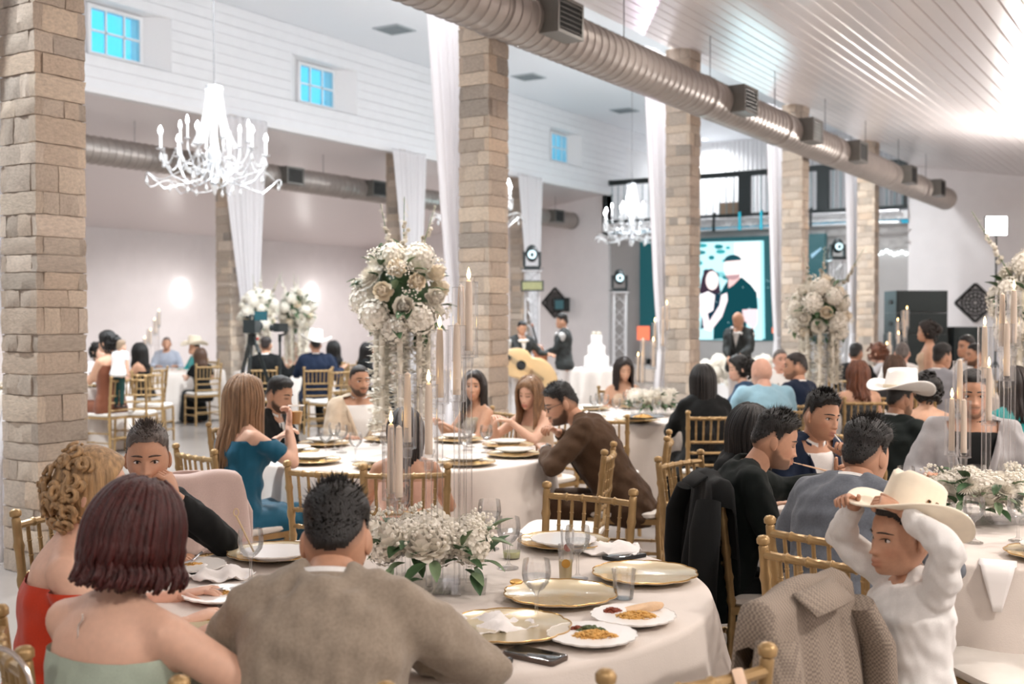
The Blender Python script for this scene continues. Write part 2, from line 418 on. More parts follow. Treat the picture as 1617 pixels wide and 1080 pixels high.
# ---------------------------------------------------------------- drapes
M_drape = bpy.data.materials.new('sheer_white_drape'); M_drape.use_nodes = True
_n = M_drape.node_tree; _n.nodes.remove(_n.nodes['Principled BSDF'])
_d = _n.nodes.new('ShaderNodeBsdfDiffuse'); _d.inputs[0].default_value = rgb(248, 246, 247); _t = _n.nodes.new('ShaderNodeBsdfTranslucent'); _t.inputs[0].default_value = rgb(248, 246, 248)
_x = _n.nodes.new('ShaderNodeMixShader'); _x.inputs[0].default_value = .45; _n.links.new(_d.outputs[0], _x.inputs[1]); _n.links.new(_t.outputs[0], _x.inputs[2]); _n.links.new(_x.outputs[0], _n.nodes['Material Output'].inputs[0])
def drape(x, y, side, wtop, ytie, ztie, label, group, ztop=ZE, wtie=.10, wbot=.26):
    nu, nv = 61, 60; m = MB(); V = []
    for j in range(nv):
        z = ztop - (ztop - .015) * j / (nv - 1)
        if z > ztie:
            s = (z - ztie) / (ztop - ztie); w_ = wtie + (wtop - wtie) * s ** .8; yc = ytie + (0 - ytie) * s ** .9
        else:
            s = (ztie - z) / ztie; w_ = wtie + (wbot - wtie) * min(1, s * 2); yc = ytie
        for i in range(nu):
            u = -1 + 2 * i / (nu - 1)
            amp = .05 * min(1, .25 / max(w_, .05)) + .02
            V.append((x + side * (.055 + amp * (1 + math.sin(u * 24 + .6 * math.sin(3 * u))) * .5 + .02 * math.sin(u * 7 + 2)), y + yc + u * w_, z))
    m.grid(V, nu, nv)
    me = m.mesh('drape', M_drape, 180)
    root = thing('white_drape', label, 'drape', (0, 0, 0), 0, group)
    o = obj('fabric', me, root); sol = o.modifiers.new('thick', 'SOLIDIFY'); sol.thickness = .004
    obj('tie', MB().tube([(x + side * (.07 + .055 * math.cos(a)), y + ytie + (wtie + .015) * math.sin(a), ztie) for a in np.linspace(0, 2 * math.pi, 17)[:-1]], .012, 6, closed=True).mesh('tie', M_drape), root)
    return root
d_ = ['long white sheer drape tied back ' + s for s in ('at the pillar behind the blonde woman', 'at the pillar behind the tall flower arrangement', 'left of the big screen', 'at the pillar right of the big screen', 'at the pillar beside the white column')]
for i, y in enumerate(RY): drape(XR1 - PW / 2 - .05, y, -1, .58, .1, 1.25, d_[i], 'white drapes on the near pillars', ZE + .0)
d_ = ['long white sheer drape tied back ' + s for s in ('at the far pillar beside the tripod camera', 'at the far pillar before the grey duct', 'at the far pillar beside the truss tower')]
for i, y in enumerate(RY2): drape(XR2 + PW / 2 + .05, y, 1, .62, .16, 1.1, d_[i], 'white drapes on the far pillars', ZE - .16, .09)

# ---------------------------------------------------------------- ducts
M_duct = mat('galvanised_duct', rgb(176, 168, 162), .38, .65, noise=.08, nscale=5, bump=.1, bscale=40)
M_ductd = mat('grey_vent_metal', rgb(128, 126, 122), .45, .6, noise=.05, nscale=12)
M_dark = mat('dark_vent_slot', rgb(38, 40, 40), .7)
M_wire = mat('steel_wire', rgb(120, 120, 122), .4, .8)
def duct(x, z, y0, y1, R, vents, side, label, rod_top):
    t = thing('spiral_duct', label, 'duct', (x, 0, 0))
    pitch = .15
    ys = [y0] + [v + o for v in vents for o in (-.9,)] + [y1]
    ys = sorted(set([y0, y1] + [v - .75 for v in vents if v - .75 > y0 + .4])); 
    for a, b in zip(ys[:-1], ys[1:]):
        prof = []; yy = a
        while yy < b - 1e-6:
            e = min(yy + pitch, b)
            prof += [(R, yy), (R, e - .012), (R + .010, e - .008), (R + .010, e - .003)]
            yy = e
        prof += [(R, b)]
        m = MB(); m.lathe(prof, 30, (0, 0, z), (0, 1, 0)); obj('duct_section', fixn(m.mesh('duct_section', M_duct, 35)), t)
        obj('coupling_band', MB().lathe([(R, a - .001), (R + .018, a), (R + .018, a + .10), (R, a + .101)], 40, (0, 0, z), (0, 1, 0)).mesh('band', M_duct, 35), t)
    obj('end_cap', MB().lathe([(R + .012, y1 - .03), (R + .012, y1 + .015), (R - .02, y1 + .02), (0, y1 + .022)], 40, (0, 0, z), (0, 1, 0)).mesh('end_cap', M_ductd, 35), t)
    for v in vents:
        b = obj('vent_box', MB().box2((side * R * .55, v - .24, z - .15), (side * (R + .13), v + .24, z + .19)).mesh('vent_box', M_ductd, 0), t)
        xo = side * (R + .13)
        obj('vent_throat', MB().box2((xo, v - .2, z - .11), (xo + side * .004, v + .2, z + .15)).mesh('throat', M_dark, 0), b)
        for k in range(6):
            zz = z - .095 + k * .046
            obj('louvre', MB().box((xo + side * .012, v, zz), (.03, .40, .006), Matrix.Rotation(side * .5, 3, 'Y')).mesh('louvre', M_ductd, 0), b)
        obj('vent_rim', MB().box2((xo, v - .24, z - .15), (xo + side * .02, v + .24, z - .12)).box2((xo, v - .24, z + .16), (xo + side * .02, v + .24, z + .19))
            .box2((xo, v - .24, z - .12), (xo + side * .02, v - .21, z + .16)).box2((xo, v + .21, z - .12), (xo + side * .02, v + .24, z + .16)).mesh('rim', M_ductd, 0), b)
    for a in np.arange(y0 + 1.0, y1, 2.4):
        obj('hanger_rod', MB().tube([(0, a, z + R), (0, a, rod_top)], .006, 6).mesh('rod', M_wire), t)
XD = -5.55
vy = [-XD / math.tan(TH - math.atan((px - 808.5) / FPX)) for px in (845, 1140, 1250, 1326, 1410, 1458)]
duct(XD, 4.36, -2.0, 27.4, .24, [1.2, 4.6] + vy, 1, 'grey spiral metal air duct with square vents along the near pillar row', zc(XD))
vl = [onX(px, 290, -15.9)[1] for px in (448, 582, 868)]
duct(-15.95, 4.40, 0.0, 28.3, .23, vl, 1, 'grey spiral metal air duct behind the white drapes of the far row', ZE - .25)
# flat square vents in the high ceiling
vm = MB().box2((-.3, -.3, -.02), (.3, .3, 0)).mesh('vent_plate', mat('vent_grey', rgb(176, 184, 188), .6), 0)
vs = MB().box2((-.26, -.02, -.03), (.26, .02, -.018)).mesh('vent_slat', mat('vent_dark', rgb(120, 130, 134), .6), 0)
for (px, py) in ((623, 46), (835, 121), (986, 174)):
    p = onZ(px, py, ZN); t = thing('ceiling_vent', 'square grey air vent set in the high white ceiling', 'vent', (p[0], p[1], ZN), 0, 'vents in the high ceiling')
    obj('plate', vm, t)
    for k in range(5): obj('slat', vs, t, (0, -.2 + .1 * k, 0))

# ---------------------------------------------------------------- chandeliers
M_crystal = mat('crystal', (1, 1, 1, 1), .05, 0, spec=1, trans=.5, emit=(.9, .96, 1, 1), estr=.02)  # faint glow put into the crystal itself, which is no lamp
M_bulb = emis('bulb_glow', (.93, .97, 1, 1), 22)
M_silver = mat('bright_silver', rgb(225, 228, 232), .25, .6)
M_candlew = mat('white_candle_sleeve', rgb(245, 245, 245), .5)
def chandelier(x, y, z, label, power):
    t = thing('crystal_chandelier', label, 'chandelier', (x, y, z), 0, 'crystal chandeliers over the hall centre')
    obj('hanging_chain', MB().tube([(0, 0, 1.22), (0, 0, ZN - z)], .007, 6).mesh('chain', M_wire), t)
    obj('ceiling_rose', MB().lathe([(0, ZN - z), (.08, ZN - z - .001), (.06, ZN - z - .05), (0, ZN - z - .06)], 20).mesh('rose', M_silver), t)
    obj('crown', MB().lathe([(.0, 1.22), (.10, 1.22), (.11, 1.17), (.0, 1.16)], 20).mesh('crown', M_silver), t)
    obj('centre_stem', MB().lathe([(.02, 1.17), (.02, .6), (.05, .5), (.09, .36), (.05, .2), (.03, .1), (.06, .04), (0, 0)], 16).mesh('stem', M_silver), t)
    bead = MB()                       # one bead string from the crown to the arm ring
    for k in range(26):
        s = k / 25; r = .09 + .14 * s ** 1.6 + .12 * max(0, s - .7); bead.ell((r, 0, 1.17 - .68 * s), .013, 6, 4)
    bm_ = bead.mesh('bead_string', M_crystal)
    for k in range(20): obj('bead_string', bm_, t, (0, 0, 0), k * 2 * math.pi / 20)
    sw = MB()
    for k in range(15):
        s = k / 14; a = -.26 + .52 * s; sw.ell((.60 * math.cos(a), .60 * math.sin(a), .38 - .16 * math.sin(math.pi * s)), .013, 6, 4)
    swm = sw.mesh('bead_swag', M_crystal)
    arm = MB().tube([(.05, 0, .25), (.15, 0, .08), (.32, 0, .02), (.50, 0, .10), (.61, 0, .26), (.64, 0, .40)], [.0085] * 6, 8).mesh('arm', M_silver)
    curl = MB().tube([(.30 + .10 * math.cos(a), 0, .16 + .10 * math.sin(a)) for a in np.linspace(-1.4, 3.6, 14)], .0055, 6).mesh('scroll', M_silver)
    dish = MB().lathe([(0, .40), (.05, .405), (.06, .42), (0, .415)], 14, (.64, 0, 0)).mesh('drip_dish', M_silver)
    sl = MB().lathe([(.016, .42), (.016, .58), (0, .585)], 10, (.64, 0, 0)).mesh('candle_sleeve', M_candlew)
    bl = MB().lathe([(.008, .585), (.024, .61), (.026, .635), (.014, .67), (0, .69)], 10, (.64, 0, 0)).mesh('bulb_or_reflection', M_bulb)
    dr = MB().lathe([(0, .39), (.006, .37), (.022, .30), (.014, .27), (0, .26)], 6, (.64, 0, 0)).mesh('drop', M_crystal)
    dr2 = MB().lathe([(0, 0), (.006, -.03), (.022, -.08), (0, -.12)], 6, (.32, 0, .01)).mesh('drop', M_crystal)
    for k in range(12):
        a = k * math.pi / 6; s = 1.0 if k % 2 == 0 else .66; dz = 0 if k % 2 == 0 else .12
        h = obj('arm', arm, t, (0, 0, dz), a, (s, s, 1))
        for nme, me in (('scroll', curl), ('drip_dish', dish), ('candle_sleeve', sl), ('bulb_or_reflection', bl), ('crystal_drop', dr), ('crystal_drop', dr2)): obj(nme, me, h)
        obj('bead_swag', swm, t, (0, 0, 0), a + .26)
    obj('finial', MB().lathe([(0, .03), (.05, 0), (.03, -.05), (.02, -.09), (0, -.12)], 12).mesh('finial', M_crystal), t)
    ring = MB().tube([(.80 * math.cos(a), .80 * math.sin(a), .06 + .06 * math.cos(6 * a)) for a in np.linspace(0, 2 * math.pi, 73)[:-1]], .008, 6, closed=True)
    obj('lower_bead_ring', ring.mesh('ring', M_crystal), t)
    for k in range(6):
        a = k * math.pi / 3
        obj('ring_stay', MB().tube([(.32 * math.cos(a), .32 * math.sin(a), .02), (.60 * math.cos(a), .60 * math.sin(a), -.06), (.80 * math.cos(a), .80 * math.sin(a), .12)], .006, 6).mesh('stay', M_silver), t)
        obj('crystal_drop', dr2, t, (.48 * math.cos(a), .48 * math.sin(a), .08), a)
    light('chandelier_glow', 'POINT', (0, 0, .95), power * .8, (.93, .97, 1), .25, None, t)
chandelier(-10.5, 9.75, 3.22, 'lit crystal chandelier hanging in front of the drape by the tripod camera', 130)
chandelier(-10.7, 15.75, 3.22, 'lit crystal chandelier mostly hidden behind a stone pillar and drape', 130)
chandelier(-10.75, 21.7, 3.25, 'lit crystal chandelier hanging in front of the stage balcony', 130)

# ---------------------------------------------------------------- wall sconces
M_sconce = emis('sconce_glow', (1, .95, .92, 1), 5)
for (px, py) in ((286, 460), (492, 464)):
    p = onX(px, py, XWL)
    t = thing('wall_sconce', 'small lit box sconce on the far white wall', 'wall lamp', (XWL, p[1], p[2]), 0, 'sconces on the far wall')
    obj('back_plate', MB().box2((0, -.09, -.16), (.02, .09, .16)).mesh('plate', M_silver, 0), t)
    obj('glass_shade', MB().box2((.02, -.12, -.2), (.12, .12, .2)).mesh('shade', M_sconce, 0), t)
    light('sconce_light', 'POINT', (.3, 0, 0), .7, (1, .94, .9), .1, None, t)

# ---------------------------------------------------------------- stage end
# balcony guard rail
t = thing('balcony_railing', 'black framed balcony railing with thin upright wires above the stage', 'railing')
yb = YB - .06
x0, x1 = XR2 + .12, XR1 - .27
obj('top_rail', MB().box2((x0, yb - .05, 5.36), (x1, yb + .05, 5.5)).mesh('top_rail', M_black, 0), t)
obj('bottom_rail', MB().box2((x0, yb - .05, 4.30), (x1, yb + .05, 4.38)).mesh('bottom_rail', M_black, 0), t)
wm = MB().tube([(0, 0, 4.38), (0, 0, 5.36)], .012, 6).mesh('baluster', mat('baluster_grey', rgb(120, 150, 155), .5))
for xx in np.arange(x0 + .12, x1, .19): obj('baluster', wm, t, (xx, yb, 0))
posts = [onY(px, 300, yb)[0] for px in (956, 1176, 1300)] + [x1 - .05]
for k, xx in enumerate(posts):
    ww = (.05, .32, .3, .06)[k]
    obj('post', MB().box2((xx - ww / 2, yb - .06, 4.3), (xx + ww / 2, yb + .06, 5.5)).mesh('post', M_black, 0), t)
# lighting truss hung below the balcony edge
M_alu = mat('aluminium_truss', rgb(215, 214, 216), .35, .5)
def truss(t, a, b, wdt, r=.02, name='truss', nseg=None):
    a = np.asarray(a, float); b = np.asarray(b, float); L = np.linalg.norm(b - a); u, v, d = frame_of(b - a)
    cs = [(u * i + v * j) * wdt / 2 for i, j in ((-1, -1), (1, -1), (1, 1), (-1, 1))]
    for c in cs: obj('chord', MB().tube([a + c, b + c], r, 8).mesh('chord', M_alu), t)
    nseg = nseg or max(2, int(round(L / wdt)))
    for k in range(4):
        m = MB(); c0, c1 = cs[k], cs[(k + 1) % 4]
        pts = [a + d * L * i / nseg + (c0 if i % 2 == 0 else c1) for i in range(nseg + 1)]
        obj('lacing', m.tube(pts, r * .5, 6).mesh('lacing', M_alu), t)
    return t
t = thing('ceiling_truss', 'horizontal aluminium truss under the balcony edge', 'truss')
truss(t, (x0 + .2, YB - .32, 4.08), (x1 - .1, YB - .32, 4.08), .28, .025)
M_cyan = mat('cyan_clamp', rgb(40, 190, 215), .4)
for k, px in enumerate((1127, 1168, 1202, 1280)):
    xx = onY(px, 350, YB - .5)[0]
    c = thing('truss_clamp', 'upright clamp bar hooked over the horizontal truss', 'clamp', (xx, YB - .5, 3.9), 0, 'clamps on the balcony truss')
    obj('bar', MB().box2((-.03, -.02, -.0), (.03, .02, .48)).mesh('bar', M_black if k in (0, 3) else M_cyan, 0), c)
    obj('hook', MB().tube([(0, .0, .45), (0, .08, .50), (0, .16, .42)], .02, 6).mesh('hook', M_black), c)
# LED screen with the picture shown on it
xs0 = onY(1008, 450, YB - .5)[0]; xs1 = onY(1300, 450, YB - .5)[0]
zs1 = 3.74; zs0 = 1.02
t = thing('led_screen', 'big black screen on stage showing a picture of a couple', 'screen', (0, 0, 0))
M_led = mat('led_black', (.004, .03, .035, 1), .35, emit=(.0, .10, .12, 1), estr=.35)
ys = YB - .42
obj('cabinet', MB().box2((xs0, ys, zs0), (xs1, ys + .2, zs1)).mesh('cabinet', M_led, 0), t)
obj('base_frame', MB().box2((xs0, ys + .02, .5), (xs1, ys + .18, zs0)).mesh('base', M_grey, 0), t)
for k in range(2): obj('foot', MB().box2(((xs0, xs1 - .3)[k], ys - .1, 0), ((xs0 + .3, xs1)[k], ys + .3, .5)).mesh('foot', M_black, 0), t)
yp = [ys - .002]
def shape(name, pts, col, s=1.0):
    """flat print on the screen: pixel outline -> points on the screen plane"""
    yp[0] -= .0015
    P = [onY(px, py, yp[0]) for px, py in pts]
    obj(name, fixn(MB().quad(P).mesh(name, emis('screen_%s' % name, col, s * .72), 0)), t)
def disc(cx, cy, rx, ry, n=20, a0=0, a1=2 * math.pi): return [(cx + rx * math.cos(a), cy + ry * math.sin(a)) for a in np.linspace(a0, a1, n, endpoint=False)]
shape('picture_ground', [(1086, 383), (1203, 380), (1204, 537), (1086, 536)], (.55, .93, 1, 1), 1.1)
shape('picture_wall', [(1160, 384), (1199, 382), (1199, 470), (1160, 470)], (1, 1, 1, 1), 1.25)
rr = random.Random(3)
for k in range(16):
    cx, cy = rr.uniform(1088, 1158), rr.uniform(386, 440)
    shape('picture_leaves_%d' % (k % 3), disc(cx, cy, rr.uniform(3, 9), rr.uniform(2, 5), 8), [(.05, .45, .48, 1), (.3, .75, .8, 1), (.02, .25, .28, 1)][k % 3], .8)
shape('man_shirt', [(1143, 452), (1150, 441), (1172, 438), (1186, 450), (1195, 462), (1197, 488), (1180, 488), (1178, 534), (1126, 536), (1128, 480)], (.012, .10, .125, 1), .6)
shape('man_neck', [(1150, 442), (1150, 455), (1158, 450), (1168, 440), (1168, 432)], (.95, .6, .58, 1), 1)
shape('man_head', disc(1157.5, 422, 14, 19), (1, .80, .78, 1), 1.15)
shape('man_beard', disc(1157, 433, 12, 9, 14, 0, math.pi), (.55, .34, .36, 1), .9)
shape('man_hair', disc(1157.5, 413, 14.5, 11, 14, math.pi, 2 * math.pi), (.02, .10, .13, 1), .7)
shape('man_arm', [(1172, 489), (1196, 488), (1196, 510), (1190, 520), (1174, 505)], (1, .72, .76, 1), 1)
shape('woman_hair', [(1108, 440), (1112, 427), (1124, 424), (1134, 432), (1138, 462), (1128, 470), (1110, 466), (1104, 462)], (.08, .05, .08, 1), .6)
shape('woman_face', disc(1124.5, 443, 10, 15), (1, .84, .82, 1), 1.2)
shape('woman_dress', [(1120, 462), (1136, 464), (1134, 495), (1122, 515), (1106, 520), (1110, 480)], (.02, .06, .10, 1), .6)
shape('woman_shoulder', [(1104, 466), (1118, 460), (1129, 466), (1126, 490), (1108, 500), (1105, 490)], (1, .93, .96, 1), 1.2)
shape('woman_arm', [(1106, 480), (1115, 482), (1120, 508), (1136, 482), (1139, 466), (1148, 462), (1149, 474), (1140, 500), (1122, 523), (1112, 520)], (1, .86, .90, 1), 1.15)
shape('picture_edge', [(1203, 380), (1206, 380), (1208, 535), (1204, 535)], (.4, .9, 1, 1), 1)
shape('red_square', [(1006, 515), (1026, 515), (1026, 537), (1006, 537)], (1, .22, .12, 1), 1.1)
shape('red_tally', [(1219, 517), (1223, 517), (1223, 526), (1219, 526)], (1, .25, .12, 1), 1.1)
shape('blue_streak', [(1280, 402), (1297, 390), (1297, 394), (1282, 408)], (.5, .8, 1, 1), .7)
for k in range(18):
    shape('picture_speck', disc(rr.uniform(1092, 1290), rr.uniform(440, 530), .9, .9, 6), (.6, .95, 1, 1), .7)
light('screen_spill', 'AREA', ((onY(1150, 450, ys)[0]), ys - .3, 2.5), 40, (.6, .92, 1), 1.6, (math.radians(-90), 0, 0))
# stage riser behind the flowers
t = thing('stage_riser', 'low pale stage platform under the big screen', 'stage')
obj('deck', MB().box2((xs0 - .5, YB - 3.0, 0), (xs1 + .3, YB - .65, .35)).mesh('deck', M_grey, 0), t)
for k in range(3):
    xa = xs0 + .2 + k * 1.7
    obj('front_panel', MB().box2((xa, YB - 3.02, .02), (xa + 1.6, YB - 3.0, .33)).mesh('panel', mat('cream_panel', rgb(222, 205, 190), .6), 0), t)

def moving_head(loc, rz, label):
    t = thing('moving_head_light', label, 'stage light', loc, rz, 'moving head lights on truss towers')
    obj('base', MB().box2((-.16, -.14, 0), (.16, .14, .08)).mesh('base', M_black, 0), t)
    for s in (-1, 1): obj('yoke_arm', MB().box2((s * .15 - .025, -.05, .08), (s * .15 + .025, .05, .36)).mesh('yoke', M_black, 0), t)
    h = obj('head', MB().ell((0, 0, .33), (.125, .15, .17), 18, 12).mesh('head', M_black), t)
    obj('lens', MB().lathe([(0, .0), (.08, .01), (.085, -.03)], 18, (0, -.135, .30), (0, -1, -.2)).mesh('lens', mat('stage_lens', rgb(190, 225, 235), .1, .3, emit=(.7, .95, 1, 1), estr=.6)), h)
    for s in (-1, 1): obj('handle', MB().tube([(s * .18, -.04, .02), (s * .21, -.04, .04), (s * .21, .04, .04), (s * .18, .04, .02)], .01, 6).mesh('handle', M_black), t)
def tower(px, d, h, w_, label, mlabel):
    p = PX(px, d); t = thing('truss_tower', label, 'truss', (p[0], p[1], 0), TH, 'truss light towers by the stage')
    obj('base_plate', MB().box2((-.35, -.35, 0), (.35, .35, .02)).mesh('plate', M_alu, 0), t)
    truss(t, (0, 0, .02), (0, 0, h - .02), w_)
    obj('top_plate', MB().box2((-.2, -.2, h - .02), (.2, .2, h)).mesh('plate', M_alu, 0), t)
    moving_head((p[0], p[1], h), TH, mlabel); return p
dT = 22.0
p1 = tower(840, dT, zpx(427, dT), .26, 'aluminium truss tower carrying the flat strobe panel', 'black moving head light above the strobe panel')
tower(978, 24.5, zpx(461, 24.5), .26, 'aluminium truss tower left of the big screen', 'black moving head light left of the big screen')
tower(1322, 25.6, zpx(411, 25.6), .26, 'aluminium truss tower right of the big screen', 'black moving head light right of the big screen')
zz = zpx(452, dT)
t = thing('strobe_panel', 'flat black strobe light panel clamped to the truss tower', 'stage light', p1 - FW * .25 + Z * zz, TH)
obj('housing', MB().box2((-.22, -.04, -.1), (.22, .06, .1)).mesh('housing', M_black, 0), t)
obj('led_face', MB().box2((-.19, -.045, -.075), (.19, -.04, .075)).mesh('face', mat('strobe_face', rgb(150, 150, 110), .4, noise=.3, nscale=60), 0), t)
obj('clamp', MB().tube([(0, .05, 0), (0, .16, 0)], .025, 8).mesh('clamp', M_black), t)

# pierced diamond ornaments
M_orn = mat('dark_pierced_wood', rgb(52, 50, 50), .6)
def ornament(c, rz, half, label):
    t = thing('diamond_wall_ornament', label, 'wall ornament', c, rz, 'pierced diamond ornaments')
    h = half; m = MB()
    for s in range(4):
        a = s * math.pi / 2; p0 = np.array([h * math.sin(a), 0, h * math.cos(a)]); b = a + math.pi / 2; p1_ = np.array([h * math.sin(b), 0, h * math.cos(b)])
        obj('frame_bar', MB().tube([p0, p1_], .035, 4).mesh('bar', M_orn, 0), t)
    def ringm(r, w_, n=40, y=0): return MB().tube([(r * math.sin(a), y, r * math.cos(a)) for a in np.linspace(0, 2 * math.pi, n, endpoint=False)], w_, 5, closed=True)
    for r, w_ in ((.66, .02), (.50, .018), (.30, .02), (.14, .02)): obj('ring', ringm(r * h, w_).mesh('ring', M_orn), t)
    pm_ = ringm(.13 * h, .014, 16).mesh('scroll', M_orn)
    for k in range(12): a = k * math.pi / 6; obj('scroll', pm_, t, (.40 * h * math.sin(a), 0, .40 * h * math.cos(a)))
    for k in range(16): a = k * math.pi / 8; obj('scroll', pm_, t, (.58 * h * math.sin(a), 0, .58 * h * math.cos(a)), None, .6)
    for k in range(8): a = k * math.pi / 4; obj('scroll', pm_, t, (.21 * h * math.sin(a), 0, .21 * h * math.cos(a)), None, .7)
    for s in range(4):
        a = s * math.pi / 2
        for r, q in ((.80, .8), (.91, .45)): obj('scroll', pm_, t, (r * h * math.sin(a), 0, r * h * math.cos(a)), None, q)
        for o in (-.2, .2): obj('scroll', pm_, t, (.72 * h * math.sin(a + o), 0, .72 * h * math.cos(a + o)), None, .5)
pO = onY(1540, 478, YB - .03); hO = .5 * abs(onY(1508, 478, YB)[0] - onY(1572, 478, YB)[0])
ornament(pO, 0, hO, 'dark pierced diamond ornament on the white wall behind the light stand')
pO = onY(876, 478, YB - .03); ornament(pO, 0, hO * .95, 'dark pierced diamond ornament on the white wall behind the musician')
t = thing('small_wall_speaker', 'small black speaker on the white wall beside the diamond ornament', 'speaker', onY(886, 481, YB - .12))
obj('cabinet', MB().box2((-.22, -.1, -.2), (.22, .12, .2)).mesh('cabinet', M_black, 0), t)
obj('grille', MB().box2((-.14, -.11, -.13), (.14, -.10, .13)).mesh('grille', mat('teal_grille', rgb(70, 120, 130), .5), 0), t)
# LED panel on stand
dL = 19.0; p = PX(1572, dL); zL = zpx(357, dL)
t = thing('studio_light_panel', 'bright square light panel on a tall black stand', 'light stand', p, TH)
obj('pole', MB().tube([(0, 0, .3), (0, 0, zL - .15)], [.02, .015], 10).mesh('pole', M_black), t)
for k in range(3):
    a = k * 2.094; obj('leg', MB().tube([(0, 0, .9), (.5 * math.cos(a), .5 * math.sin(a), .01)], .012, 8).mesh('leg', M_black), t)
pn = obj('panel', MB().box2((-.18, .0, zL - .16), (.18, .05, zL + .16)).mesh('panel', M_black, 0), t)
obj('diffuser', MB().box2((-.17, -.012, zL - .15), (.17, .0, zL + .15)).mesh('diffuser', emis('panel_glow', (1, .95, .92, 1), 14), 0), pn)
light('panel_light', 'AREA', (0, -.05, zL), 60, (1, .93, .88), .32, (math.radians(-90), 0, 0), t)
light('panel_glare', 'POINT', (.1, .25, zL + .25), 90, (1, .93, .88), .12, None, t)
# speaker stack
dS = 20.5; p = PX(1446, dS)
def speaker(z0, h, w_, label, dx=0, dd=0):
    t = thing('loudspeaker', label, 'speaker', p + RT * dx + FW * dd + Z * z0, TH, 'black loudspeakers stacked by the pillar')
    obj('cabinet', MB().box2((-w_ / 2, -.3, .004), (w_ / 2, .35, h)).mesh('cabinet', M_black, 0), t)
    obj('grille', MB().box2((-w_ / 2 + .03, -.315, .03), (w_ / 2 - .03, -.30, h - .03)).mesh('grille', mat('black_grille', (.006, .012, .012, 1), .7, bump=.5, bscale=300), 0), t)
    for s in (-1, 1): obj('handle', MB().box2((s * w_ / 2 - .01, -.08, h * .4), (s * w_ / 2 + .01, .08, h * .6)).mesh('handle', M_dark, 0), t)
hs = [zpx(y, dS) for y in (600, 528, 500, 460)]
speaker(0, .66, .95, 'wide black bass speaker at the bottom of the stack')
speaker(.66, .66, .95, 'wide black bass speaker second from the floor in the stack')
speaker(1.32, .38, .92, 'black speaker cabinet third from the floor in the stack')
speaker(1.70, .40, .92, 'black speaker cabinet on top of the stack')
speaker(0, 1.45, .5, 'upright black speaker standing beside the stack', .8, -.1)
# glowing dots standing in for lights reflected on the grey wall near the speakers
t = thing('wall_reflections', 'row of tiny glowing dots imitating reflections on the grey stage wall', 'reflections', (0, 0, 0))
wp = [onY(px, py, YB + .1) for px, py in ((1386, 402), (1400, 396), (1412, 402), (1424, 398), (1438, 403))]
obj('reflection_line', MB().tube(wp, .006, 5).mesh('reflection_line', M_alu), t)
gm = MB().ell((0, 0, 0), .04, 8, 6).mesh('bulb_or_reflection', emis('reflection_glow', (.85, .97, 1, 1), 3))
for k in range(9): q = wp[min(3, k // 2)]; q2 = wp[min(4, k // 2 + 1)]; obj('bulb_or_reflection', gm, t, q + (q2 - q) * (.5 if k % 2 else .0))
# ceiling wash thrown by the moving heads onto the plank ceiling
for (a, b, c, pw) in (((1322, 25.6), (1190, 90), (.55, .80, 1), 420), ((978, 24.5), (1235, 30), (.95, .7, 1), 160)):
    src = PX(a[0], a[1], 3.3); r = ray(*b); k = 0
    tt = (ZE - SLOPE * (0 - XR1) - EYE) / (r[2] + SLOPE * r[0]); dst = np.array([0, 0, EYE]) + r * tt
    light('stage_beam', 'SPOT', src, pw, c, .05, lookrot(src, dst), None, 22)
# things on the balcony
t = thing('balcony_box', 'brown cardboard box on the balcony floor', 'box', (onY(1156, 320, YB + .8)[0], YB + .8, 4.25))
obj('carton', MB().box2((-.3, -.2, 0), (.3, .2, .5)).mesh('carton', mat('cardboard', rgb(176, 150, 128), .8), 0), t)
obj('flap', MB().box2((-.3, -.22, .5), (.3, .0, .51)).mesh('flap', mat('cardboard', rgb(176, 150, 128), .8), 0), t)

# ---------------------------------------------------------------- gold chiavari chairs
M_gold = mat('gold_painted_wood', rgb(170, 140, 96), .36, .4, noise=.10, nscale=18)
M_cush = mat('ivory_cushion', rgb(236, 230, 222), .8, noise=.03, nscale=15, sheen=.2)
def bamboo(p0, p1, r, nodes=(), mid=None, seg=8, fin=False):
    p0 = np.array(p0, float); p1 = np.array(p1, float); pts = []; rad = []
    ts = {0.0, 1.0} | {i / 6 for i in range(7)}
    for t in nodes: ts |= {t - .018, t - .009, t, t + .009, t + .018}
    for t in sorted(x for x in ts if 0 <= x <= 1):
        q = p0 + (p1 - p0) * t
        if mid is not None: q = q + np.array(mid) * 4 * t * (1 - t)
        rr_ = r
        for k in nodes:
            dd = abs(t - k)
            if dd < .005: rr_ = r * 1.32
            elif dd < .012: rr_ = r * 1.22
        pts.append(q); rad.append(rr_)
    if fin:
        u = (p1 - p0) / np.linalg.norm(p1 - p0)
        for h, rr_ in ((.004, r * .8), (.010, r * 1.25), (.022, r * 1.3), (.030, r * .9), (.034, r * .1)): pts.append(p1 + u * h); rad.append(rr_)
    return MB().tube(pts, rad, seg)
